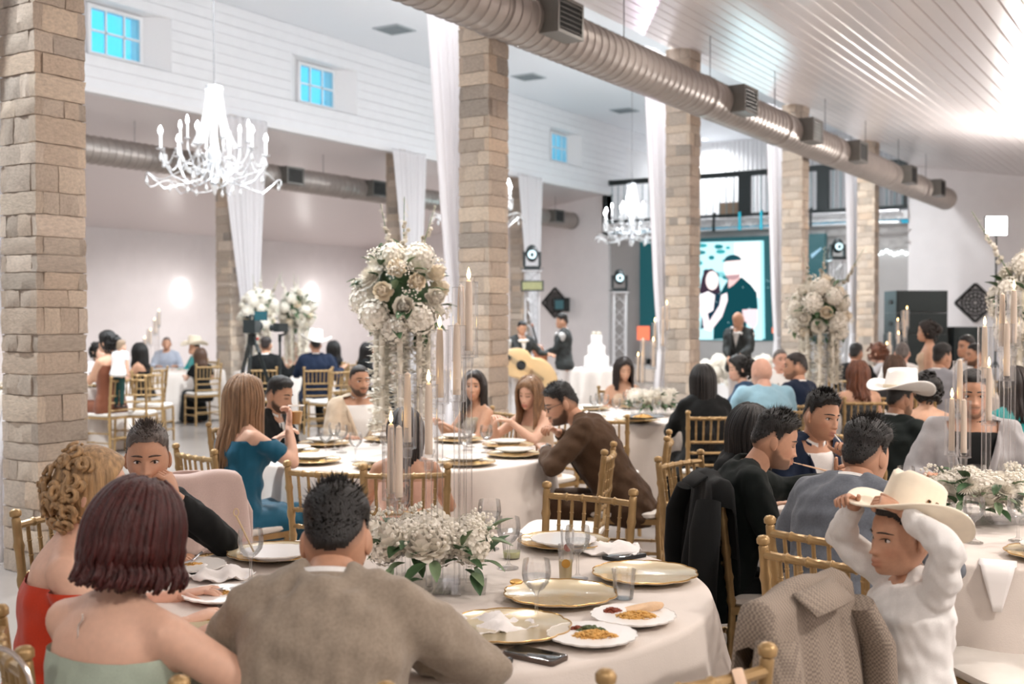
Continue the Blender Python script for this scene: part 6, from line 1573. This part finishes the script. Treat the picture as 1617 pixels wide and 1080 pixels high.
# musicians
EMB = mat('cloth_embroidered_black', rgb(40, 44, 44), .7, noise=.95, nscale=9)
G['violin'] = person(892, 17.6, 'musician in an embroidered black jacket and white trousers holding a violin', hp=(888, 508), hd=TH + math.radians(75), pose='stand', skin='tan', lean=2, head=(0, 6, 0), hair='short', hcol='black', hthick=1.6, s=1.0, top=suit(EMB), bot=F_('white_trousers', rgb(228, 222, 220)), arms=dict(R=dict(to=(.12, .30, 1.12)), L=dict(to=(-.10, .32, 1.16))), eyes=False)
G['guitar'] = person(826, 16.8, 'musician holding a big round-backed guitar beside the pillar', hp=(824, 524), hd=TH + math.radians(200), pose='stand', skin='tan', lean=4, head=(0, 16, 0), hair='short', hcol='black', s=1.0, top=suit(EMB), bot=F_('white_trousers', rgb(228, 222, 220)), arms=dict(R=dict(to=(.02, .34, 1.08)), L=dict(to=(-.42, .30, 1.25))), eyes=False)
G['singer'] = person(1176, 16.4, 'bald singer in an embroidered black jacket before the screen', hp=(1166, 505), hd=TH + math.radians(150), pose='stand', skin='tan', lean=4, head=(-30, 18, 0), hair='none', hcol='dark', s=1.03, top=suit(EMB), bot=F_('white_trousers', rgb(228, 222, 220)), arms=dict(R=dict(to=(.06, .32, 1.10)), L=dict(to=(-.10, .34, 1.16))), eyes='down', build=1.1)
run_jobs()

# ---------------------------------------------------------------- place settings on the other tables, named after the guest they serve
FREE = {k: v for k, v in G.items() if v.get('short')}
def settings(key, n, a0, tag_, skip=()):
    c = TAB[key]; free = FREE
    for k in range(n):
        if k in skip: continue
        a = a0 + k * 2 * math.pi / n; q = c + np.array([math.cos(a), math.sin(a), 0]) * .70
        best = min(free, key=lambda g: np.hypot(*(free[g]['base'] - q)[:2])) if free else None
        who = None
        if best and np.hypot(*(free[best]['base'] - q)[:2]) < .85: who = free.pop(best)['short']
        if who: la = ('gold charger plate in front of ' + who, 'white plate on the charger of ' + who, 'water goblet at the plate of ' + who, 'second, inner water goblet at the plate of ' + who); gr = (None,) * 4
        else: la = ('gold charger plate at an empty place on the ' + tag_, 'white plate at an empty place on the ' + tag_, 'water goblet at an empty place on the ' + tag_, 'inner water goblet at an empty place on the ' + tag_); gr = tuple(w_ + ' at empty places on the ' + tag_ for w_ in ('chargers', 'plates', 'goblets', 'inner goblets'))
        charger(q, la[0], gr[0], a)
        t = thing('dinner_plate', la[1], 'plate', (q[0], q[1], TZ + .026), a, gr[1]); obj('dish', PL, t)
        goblet(c + np.array([math.cos(a + .26), math.sin(a + .26), 0]) * .50, la[2], gr[2])
        if k % 2: goblet(c + np.array([math.cos(a - .1), math.sin(a - .1), 0]) * .40, la[3], gr[3])
settings('T2', 9, .3, 'garland flower table'); settings('T3', 9, .1, 'table by the very long black hair'); settings('TR', 9, .25, 'table behind the boy')
settings('T4', 8, .3, 'table before the navy suit'); settings('T6', 8, 0, 'table beside the white hat'); settings('T5', 8, .2, 'table by the toddler')

# ---------------------------------------------------------------- empty chairs, coats, bags and other belongings
def at_chair(p, tgt, lab): hd = head_to(p, tgt); return chair(p[0], p[1], hd, 'gold chiavari chair ' + lab), p, hd
at_chair(LD(1.08, 3.52), TR, 'half hidden behind the boy in the white shirt')
C1 = at_chair(LD(.50, 2.86), T1, 'carrying the checked jacket'); C2 = at_chair(LD(.24, 2.44), T1, 'with a pale strap hung on its top rail'); C3 = at_chair(LD(-1.16, 4.42), T1, 'carrying the mauve jacket')
at_chair(LD(.18, 4.30), T1 + LD(.05, .1), 'standing empty before the man in the brown suit'); at_chair(LD(.27, 5.98), LD(-1, 6.25), 'standing empty, turned edge-on, by the brown suit')
at_chair(PX(548, 5.48), T2 + LD(.3, 0), 'standing empty behind the head of the taupe suit'); at_chair(PX(960, 8.15), T3, 'standing empty behind the brown suit, before the v-neck dress')
at_chair(PX(214, 13.5), T7 + LD(1, 0), 'standing empty beside the brown jumpsuit'); at_chair(PX(242, 14.7), T7 + LD(1, 0), 'standing empty behind the bare-shouldered woman in black')
at_chair(PX(519, 15.3), PX(380, 16.5), 'standing empty beside the navy suit and white hat'); at_chair(PX(1606, 3.62), LD(.6, 3.4), 'pulled out sideways before the gold charger by the boy')
M_check = mat('checked_wool', rgb(150, 136, 122), .9, noise=.05, nscale=200, bump=.2, bscale=400)
nt = M_check.node_tree; ck = nt.nodes.new('ShaderNodeTexChecker'); ck.inputs['Scale'].default_value = 170; ck.inputs[1].default_value = rgb(160, 146, 132); ck.inputs[2].default_value = rgb(124, 112, 102)
tcn = nt.nodes.new('ShaderNodeTexCoord'); nt.links.new(tcn.outputs['Object'], ck.inputs['Vector']); nt.links.new(ck.outputs['Color'], nt.nodes['Principled BSDF'].inputs['Base Color'])
M_mauve = F_('mauve_jacket', rgb(196, 172, 164))
def coat_on(p, hd, label, mtl, seed, wid=.26, back=.62, front=.30, lining=None):
    t = thing('draped_jacket', label, 'jacket', (p[0], p[1], 0), hd); r = np.random.default_rng(seed); nu, nv = 41, 46; V = []
    ph1, ph2 = r.uniform(0, 6, 2); L = back + front + .06
    for j in range(nv):
        v = j / (nv - 1) * L
        for i in range(nu):
            u = -1 + 2 * i / (nu - 1); x = u * wid; edge = max(0, abs(u) - .88) / .12
            if v < back: y, z = -.285 - .05 * (back - v) / back * .3, .945 - (back - v); yb_ = -1
            elif v < back + .06: f = (v - back) / .06; y, z = -.285 + .085 * f, .945 + .02 * math.sin(math.pi * f); yb_ = 0
            else: y, z = -.20 + .04 * (v - back - .06), .945 - (v - back - .06); yb_ = 1
            hang = (abs(v - back - .03)) / .4
            wv = (.022 * math.sin(u * 7 + ph1) + .014 * math.sin(u * 15 + ph2)) * min(1, hang)
            z -= .10 * edge ** 1.6 + .012 * math.sin(u * 3 + ph1) ** 2 - .015 * (1 - u * u)
            V.append((x * (1 + .12 * min(1, hang)) , y + (wv if yb_ <= 0 else wv * .6) - (.03 * min(1, hang) if yb_ < 0 else 0), z))
    m = MB(); m.grid(V, nu, nv); o = obj('jacket_body', m.mesh('jacket_body', mtl, 180), t); o.modifiers.new('t', 'SOLIDIFY').thickness = .007
    # sleeves hanging beside the back, collar over the rail
    for s in (-1, 1):
        pts = [(s * wid * .92, -.30, .88), (s * (wid + .035), -.325, .77), (s * (wid + .045), -.335, .60), (s * (wid + .03), -.33, .44), (s * (wid + .02), -.32, .30)]
        o = obj('sleeve', MB().tube(pts, [.05, .062, .058, .05, .044], 14, flat=.62).mesh('sleeve', mtl, 60), t)
    cp = []
    for i in range(17):
        u = -1 + i / 8
        for k in range(3): cp.append((u * .11, -.30 - .03 * k + .02 * u * u, .962 - .022 * k - .01 * u * u + .012))
    mm = MB(); mm.grid(cp, 3, 17); o = obj('collar', mm.mesh('collar', mtl, 180), t); o.modifiers.new('t', 'SOLIDIFY').thickness = .006
    return t
coat_on(C1[1], C1[2], 'checked taupe jacket draped over a chair in front of the boy', M_check, 1, .25)
coat_on(C3[1], C3[2], 'mauve jacket draped over the chair behind the grey-haired man', M_mauve, 2, .25, .5)
eb = G['eater']; coat_on(eb['base'] + LD(.20, 0) + rzm(eb['hd']) @ np.array([0, .02, 0]), eb['hd'], 'black coat draped over the chair of the young man eating', BLK, 3, .245, .8)
# strap on the front chair
t = thing('bag_strap', 'pale leather strap looped over a chair rail', 'strap', (C2[1][0], C2[1][1], 0), C2[2])
obj('strap', MB().tube([(.10, -.262, .50), (.10, -.285, .70), (.10, -.288, .86), (.10, -.268, .898), (.10, -.24, .87), (.10, -.24, .72)], .014, 8, flat=.2).mesh('strap', mat('pale_leather', rgb(226, 196, 170), .6)), t)
# silver evening bag on the red-haired woman's chair
mi = G['mint']; q = mi['chair'][0] + rzm(mi['chair'][1]) @ np.array([.20, -.30, 0])
M_spark = mat('silver_sequins', rgb(200, 196, 194), .25, .7, noise=.4, nscale=260, bump=.9, bscale=240)
t = thing('evening_bag', 'glittering silver evening bag with a ring handle on a chair back', 'bag', (q[0], q[1], -.07), mi['hd'] + .2)
m = MB(); R = []
for z, w_, h_ in ((.56, .10, .035), (.60, .115, .04), (.74, .105, .03), (.86, .085, .014)):
    R.append([(w_ * np.sign(math.cos(a)) * abs(math.cos(a)) ** .5, h_ * np.sign(math.sin(a)) * abs(math.sin(a)) ** .7, z) for a in np.linspace(0, 6.283, 28, endpoint=False)])
obj('pouch', m.rings(R).mesh('pouch', M_spark, 50), t)
obj('ring_handle', MB().tube([(.075 * math.cos(a), .012, .92 + .085 * math.sin(a)) for a in np.linspace(0, 6.283, 28, endpoint=False)], .0055, 8, closed=True).mesh('handle', mat('silver_ring', rgb(214, 206, 200), .2, .9)), t)
obj('clasp', MB().ell((0, -.016, .86), .012, 10, 8).mesh('clasp', M_spark), t)
# things held
M_clearp = clear('clear_plastic', (.98, .98, .98, 1), .1)
def hold(info, q, off): return info['world'](info['AR'][q][1] + np.array(off))
p = hold(G['blue'], 1, (.0, .05, .06)); t = thing('drink_cup', 'clear plastic cup of amber drink raised by the woman in teal', 'cup', p, 0)
m = MB(); m.lathe([(0, -.05), (.028, -.05), (.040, .05), (.042, .052)], 22); m.f.pop(); obj('cup', m.mesh('cup', M_clearp), t)
obj('drink', MB().lathe([(0, -.048), (.027, -.048), (.036, .02), (0, .02)], 18).mesh('drink', mat('amber_drink', rgb(206, 160, 100), .2)), t)
obj('white_rim', MB().tube([(.042 * math.cos(a), .042 * math.sin(a), .052) for a in np.linspace(0, 6.283, 24, endpoint=False)], .003, 6, closed=True).mesh('rim', M_plate), t)
p = hold(G['youth'], -1, (.05, .05, .02)); t = thing('drink_cup', 'clear plastic cup of milky drink held by the youth in navy', 'cup', p, 0)
m = MB(); m.lathe([(0, -.06), (.028, -.06), (.040, .05), (.042, .052)], 22); m.f.pop(); obj('cup', m.mesh('cup', M_clearp), t)
obj('drink', MB().lathe([(0, -.058), (.027, -.058), (.034, .0), (0, .0)], 18).mesh('drink', mat('milky_drink', rgb(226, 214, 206), .3)), t)
mo = G['youth']['world'](G['youth']['hc'] + G['youth']['RH'] @ np.array([0, .108, -.064])) - p
obj('straw', MB().tube([(0, 0, -.04), tuple(mo * .5 + np.array([0, 0, .01])), tuple(mo)], .003, 6).mesh('straw', M_plate), t)
ea = G['eater']; mo = ea['world'](ea['hc'] + ea['RH'] @ np.array([0, .105, -.064])); hp_ = ea['world'](ea['AR'][-1][1] + np.array([.05, .05, .02]))
t = thing('fork', 'pale fork lifted to the mouth of the young man in black', 'fork', mo); dv = hp_ - mo; dv = dv / np.linalg.norm(dv); M_cut = mat('rose_gold_cutlery', rgb(222, 188, 160), .3, .6)
obj('handle', MB().tube([dv * .06, dv * .12, dv * .20], [.003, .0035, .004], 8).mesh('handle', M_cut), t); xv = np.cross(dv, Z); xv /= np.linalg.norm(xv)
obj('neck', MB().tube([dv * .04, dv * .06], [.010, .004], 8, flat=.3).mesh('neck', M_cut), t)
for k in range(4): obj('tine', MB().tube([dv * .042 + xv * (k - 1.5) * .005, dv * .002 + xv * (k - 1.5) * .005], .0013, 5).mesh('tine', M_cut), t)
mi = G['mint']; p = hold(mi, 1, (-.02, .10, .03)); t = thing('bread_roll', 'piece of bread in the hand of the red-haired woman', 'bread', p)
mm = MB().ell((0, 0, 0), (.035, .045, .025), 14, 10); o = obj('crust', mm.mesh('crust', M_bread), t); obj('crumb', MB().ell((0, .03, .008), (.026, .02, .018), 12, 8).mesh('crumb', mat('white_crumb', rgb(244, 226, 196), .9)), t)
# worn pieces
def jewel(info, name, mb, mtl, lab=None): return obj(name, mb.mesh(name, mtl, 60), info['root'], label=lab)
M_pearl = mat('pearl', rgb(246, 238, 228), .2, coat=.6)
er = G['earring']
for q in (-1, 1):
    m = MB()
    for k in range(7): a = k * .9; m.ell(er['hc'] + er['RH'] @ np.array([q * .088, .004 + .012 * math.cos(a), -.058 + .012 * math.sin(a)]), .010, 8, 6)
    m.ell(er['hc'] + er['RH'] @ np.array([q * .088, .004, -.092]), (.011, .006, .018), 8, 6); jewel(er, 'earring', m, M_pearl, 'large white petal earring')
rd = G['red']; m = MB()
for k in range(16): a = -2.4 + k * .12; m.ell(rd['hc'] + rd['RH'] @ np.array([-.088 + .004 * math.sin(k * 3), -.10 + .012 * k, .02 + .06 * math.sin(k / 15 * 3.1)]), .004, 6, 5)
jewel(rd, 'pearl_hairpin', m, M_pearl, 'row of pearls pinned in the hair')
bl = G['blue']; m = MB()
for k in range(9): m.ell(bl['hc'] + bl['RH'] @ np.array([.055 + .004 * k, .052 - .007 * k, .098 - .009 * k]), .0045, 6, 5)
jewel(bl, 'pearl_headpiece', m, M_pearl, 'row of pearls along the hair')
br = G['brown']; E, W, _ = br['AR'][-1]; u = (W - E) / np.linalg.norm(W - E); x_, y_, _ = frame_of(u)
jewel(br, 'wristwatch', MB().tube([W - u * .015, W - u * .002], [.034, .033], 16).lathe([(0, .010), (.017, .010), (.018, .0), (0, -.002)], 16, tuple(W - u * .01 + np.array([0, -.02, .03])), (0, -.4, 1)), mat('steel_watch', rgb(190, 190, 190), .25, .8), 'steel wristwatch')
mi = G['mint']; m = MB(); pts = [mi['T']((.004 * math.sin(k * 2.0) - .02, -.098 - .008 * math.sin(k / 11 * 3.1), 1.03 - .012 * k)) for k in range(12)]
jewel(mi, 'necklace_chain', MB().tube(pts, .0022, 6), mat('silver_chain', rgb(214, 204, 196), .25, .9), 'fine chain hanging down the back')
# ---------------------------------------------------------------- stage and far things
def tripod(p, label, h, s=1.0, fluid=True):
    t = thing('camera_tripod', label, 'camera', p, TH)
    for k in range(3):
        a = k * 2.094 + .5
        for o in (-.012, .012): obj('leg_tube', MB().tube([(.05 * math.cos(a) + o, .05 * math.sin(a), h - .12), (.26 * math.cos(a) + o, .26 * math.sin(a), h * .45)], .011, 8).mesh('leg_tube', M_black), t)
        obj('leg_lower', MB().tube([(.24 * math.cos(a), .24 * math.sin(a), h * .48), (.46 * math.cos(a), .46 * math.sin(a), .01)], .012, 8).mesh('leg_lower', M_black), t)
        obj('spreader_arm', MB().tube([(0, 0, .22), (.40 * math.cos(a), .40 * math.sin(a), .14)], .008, 6).mesh('spreader', M_black), t)
    obj('fluid_head', MB().lathe([(.05, h - .14), (.06, h - .10), (.05, h - .02), (.06, h), (.0, h + .01)], 16).mesh('head', M_black), t)
    obj('pan_handle', MB().tube([(.03, -.04, h - .04), (.14, -.26, h - .22)], .012, 8).mesh('handle', M_black), t)
    b = obj('camera_body', MB().box2((-.07, -.16, h + .01), (.07, .12, h + .17)).mesh('body', M_black, 0), t)
    obj('lens', MB().lathe([(.04, .0), (.05, .06), (.055, .16), (.065, .17), (.065, .2), (0, .19)], 18, (0, .12, h + .09), (0, 1, 0)).mesh('lens', M_black), b)
    obj('top_handle', MB().tube([(0, -.1, h + .17), (0, -.1, h + .22), (0, .1, h + .22), (0, .1, h + .17)], .012, 8).mesh('top_handle', M_black), b)
    obj('monitor', MB().box2((.07, -.18, h + .16), (.22, -.16, h + .27)).mesh('monitor', mat('monitor_glass', rgb(40, 90, 100), .2), 0), b)
    obj('microphone', MB().tube([(-.06, -.05, h + .2), (-.06, .2, h + .2)], .016, 8).mesh('microphone', M_black), b)
    obj('red_knob', MB().ell((.07, -.02, h - .06), .016, 8, 6).mesh('knob', mat('red_knob', rgb(200, 50, 40), .5)), t)
tripod(PX(398, 13.6), 'black video camera on a tripod beside the drape', zpx(527, 13.6))
p = PX(442, 14.6); t = thing('camera_gimbal', 'black camera on a hand gimbal stand beside the tripod', 'camera', p, TH + 1.0); h = zpx(530, 14.6)
obj('monopod', MB().tube([(0, 0, .02), (0, 0, h - .08)], .016, 8).mesh('monopod', M_black), t); obj('foot', MB().lathe([(.14, 0), (.14, .012), (.02, .03), (0, .03)], 16).mesh('foot', M_black), t)
obj('grip', MB().tube([(0, 0, h - .08), (0, 0, h + .02)], .022, 8).mesh('grip', M_black), t); obj('roll_arm', MB().tube([(0, 0, h), (.1, 0, h + .02), (.12, 0, h + .12)], .016, 8).mesh('arm', M_black), t)
cb = obj('camera_body', MB().box2((-.07, -.05, h + .05), (.10, .05, h + .16)).mesh('body', M_black, 0), t); obj('lens', MB().lathe([(.035, 0), (.04, .1), (.045, .12), (0, .11)], 14, (.02, .05, h + .1), (0, 1, 0)).mesh('lens', M_black), cb)
# cake table
dC = 19.2; pc = PX(942, dC); t = thing('cake_table', 'small round table under a white cloth carrying the cake', 'table', (pc[0], pc[1], 0))
seg = 90; a = np.arange(seg) * 2 * math.pi / seg; R = [np.stack([r_ * np.cos(a), r_ * np.sin(a), np.full(seg, z)], 1) for r_, z in ((.02, .76), (.44, .76), (.46, .745))]
for z in np.linspace(.7, .01, 8): r_ = .46 + (.76 - z) * (.10 + .07 * np.sin(a * 11)); R.append(np.stack([r_ * np.cos(a), r_ * np.sin(a), np.full(seg, z)], 1))
m = MB(); m.rings(R[::-1], cap=False); m.f.append(tuple((len(R) - 1) * seg + k for k in range(seg))); obj('tablecloth', m.mesh('tablecloth', M_linen, 60), t)
obj('pedestal', MB().lathe([(.3, 0), (.3, .02), (.03, .04), (.03, .72), (.4, .73), (.4, .75)], 24).mesh('pedestal', M_black), t)
M_ice = mat('white_icing', rgb(246, 242, 238), .5)
t = thing('wedding_cake', 'white three-tier cake on the small round table', 'cake', (pc[0], pc[1], .762))
obj('board', MB().lathe([(.26, 0), (.26, .02), (0, .02)], 30).mesh('board', M_silver), t)
for k, (r_, z0) in enumerate(((.21, .02), (.15, .20), (.095, .38))):
    tr = obj('tier', MB().lathe([(0, z0), (r_, z0), (r_, z0 + .16), (r_ - .012, z0 + .18), (0, z0 + .18)], 30).mesh('tier', M_ice), t)
    for j in range(16): q = j * 6.283 / 16; obj('icing_bead', MB().ell((r_ * math.cos(q), r_ * math.sin(q), z0 + .012), .016, 6, 5).mesh('bead', M_ice), tr)
for k in range(5): q = k * 1.256; obj('rose', ROSE, t, (.05 * math.cos(q), .05 * math.sin(q), .58), orient((math.cos(q), math.sin(q), 1)), .9)
# instruments
M_vio = mat('varnished_spruce', rgb(140, 78, 42), .3, coat=.5, noise=.15, nscale=12); M_gui = mat('pale_spruce', rgb(226, 190, 140), .35, coat=.4, noise=.08, nscale=10)
def fiddle(p, rot, s, mtl, label, name, deep):
    t = thing(name, label, 'instrument', p); t.rotation_euler = rot; t.scale = (s,) * 3
    n = 48; a = np.arange(n) * 2 * math.pi / n; prof = .10 * (1 + .16 * np.cos(a)) * (1 - .30 * np.exp(-((np.abs(np.cos(a))) / .22) ** 2)); R = []
    for y, k in ((-deep / 2, .9), (-deep / 2 + .006, 1), (deep / 2 - .006, 1), (deep / 2, .9)): R.append(np.stack([prof * k * np.sin(a), np.full(n, y), 1.75 * prof * k * -np.cos(a)], 1))
    obj('body', MB().rings(R).mesh('body', mtl, 40), t)
    obj('neck', MB().box2((-.012, -deep / 2 - .008, .10), (.012, -deep / 2 + .012, .40)).mesh('neck', M_dark, 0), t); obj('scroll', MB().ell((0, -deep / 2 + .005, .42), (.016, .018, .03), 10, 8).mesh('scroll', mtl), t)
    obj('bridge', MB().box2((-.02, -deep / 2 - .03, -.03), (.02, -deep / 2, -.024)).mesh('bridge', M_gui, 0), t); obj('sound_hole', MB().lathe([(0, .001), (.028, .001)], 16, (0, -deep / 2, .03), (0, -1, 0)).mesh('hole', M_dark), t)
    for k in range(4): obj('string', MB().tube([(-.009 + .006 * k, -deep / 2 - .012, .38), (-.012 + .008 * k, -deep / 2 - .032, -.027), (-.006 + .004 * k, -deep / 2 - .008, -.12)], .0012, 4).mesh('string', M_wire), t)
vi = G['violin']; pv = vi['world'](vi['AR'][-1][1] + np.array([.02, .10, -.02])); fiddle(pv, (.2, .3, vi['hd'] + 1.6), 1.15, M_vio, 'brown violin held low by the musician in the embroidered jacket', 'violin', .05)
gu = G['guitar']; pg = gu['world']((.02, .30, 1.02)); fiddle(pg, (0, -1.0, TH), 2.6, M_gui, 'big pale-topped round-backed guitar beside the pillar', 'bass_guitar', .09)
si = G['singer']; pm = si['world'](si['hc'] + si['RH'] @ np.array([0, .16, -.09])); t = thing('microphone', 'black hand microphone before the bald singer', 'microphone', pm)
hv = si['world'](si['AR'][1][1]) - pm; obj('handle', MB().tube([(0, 0, 0), tuple(hv * .9)], [.018, .012], 10).mesh('handle', M_black), t); obj('grille', MB().ell((0, 0, .01), .026, 12, 8).mesh('grille', M_alu), t)
for k in ('violin', 'guitar', 'singer'):
    g1 = G[k]; T_ = g1['T']
    for q in (-1, 1): jewel(g1, 'embroidery', MB().ell(g1['sh'][q] + np.array([q * .03, 0, -.05]), (.045, .07, .09), 10, 8), mat('silver_embroidery', rgb(200, 198, 196), .4, .3, noise=.5, nscale=60), 'pale embroidered sleeve panel')
    jewel(g1, 'bow_tie', MB().ell(T_((-.05, .115, 1.03)), (.05, .02, .03), 10, 6).ell(T_((.05, .115, 1.03)), (.05, .02, .03), 10, 6).ell(T_((0, .125, 1.03)), .02, 8, 6), WS, 'big pale bow tie')
# white flower bank before the screen
t = thing('flower_bank', 'low bank of white flowers at the foot of the stage', 'flowers', PX(1140, 19.0, 0), TH)
r = random.Random(9)
obj('planter', MB().box2((-.75, -.2, 0), (.75, .2, .5)).mesh('planter', M_plain, 0), t)
for k in range(44): obj('hydrangea', r.choice(HYD), t, (r.uniform(-.75, .75), r.uniform(-.25, .15), .5 + r.uniform(0, .38)), (r.uniform(0, 3), r.uniform(0, 3), 0), r.uniform(1.4, 2.0))
# dark plates on the table by the long black hair
for (px, py) in ((1016, 664),):
    p = onZ(px, py, TZ + .03); t = thing('black_charger', 'black charger plate with food on the table by the long black hair', 'plate', (p[0], p[1], TZ + .05), 0); obj('dish', MB().lathe([(0, 0), (.10, 0), (.16, .012), (.162, .016), (.10, .006), (0, .006)], 40).mesh('dish', M_casek), t); heap((0, 0, .006), .08, .06, .02, M_rice, 60, .008, 4, 'rice', t)
# folded napkin hanging over the edge near the boy
p = TR + (LD(1.62, 3.75) - TR) * 1.0; dn = (p - TR) / np.linalg.norm(p - TR); p = TR + dn * .90; sd = np.cross(Z, dn)
V = []
for j in range(12):
    for i in range(7):
        u = (i / 6 - .5) * .12 * (1 - max(0, j - 4) / 9); v = j / 11 * .26 - .12; q = p + sd * u + (dn * (v + .02) + Z * (TZ + .004) if v < 0 else dn * (.045 + .12 * v) + Z * (TZ + .004 - v)); V.append(q)
m = MB(); m.grid(V, 7, 12); o = obj('hanging_napkin', m.mesh('napkin', mat('white_napkin', rgb(244, 240, 238), .85), 180)); o.modifiers.new('t', 'SOLIDIFY').thickness = .003; tag(o, 'white napkin hanging over the table edge beside the boy', 'napkin')

# leftovers in front of the women on the left
for k, (px, py, la) in enumerate(((352, 948, 'white plate of leftovers in front of the red-haired woman'), (300, 902, 'white plate of leftovers in front of the blonde woman'))):
    p = on1(px, py); t = thing('food_plate', la, 'plate', (p[0], p[1], TZ + .001), k); obj('dish', PL, t)
    heap((.01, .0, .008), .05, .035, .018, M_rice, 60, .006, 20 + k, 'rice', t); heap((-.04, .03, .008), .025, .02, .014, M_green, 30, .007, 30 + k, 'greens', t)
    t = thing('fork', 'silver fork resting on the leftovers of the ' + ('red-haired woman', 'blonde woman')[k], 'fork', (p[0], p[1], TZ + .034), 1.0 + k); M_sil = mat('steel_cutlery', rgb(205, 205, 208), .25, .9)
    obj('handle', MB().tube([(.02, 0, 0), (.12, .01, .004)], [.003, .004], 8).mesh('handle', M_sil), t); obj('neck', MB().tube([(0, 0, 0), (.02, 0, 0)], [.010, .004], 8, flat=.3).mesh('neck', M_sil), t)
    for j in range(4): obj('tine', MB().tube([(0, (j - 1.5) * .005, 0), (-.04, (j - 1.5) * .005, .002)], .0013, 5).mesh('tine', M_sil), t)
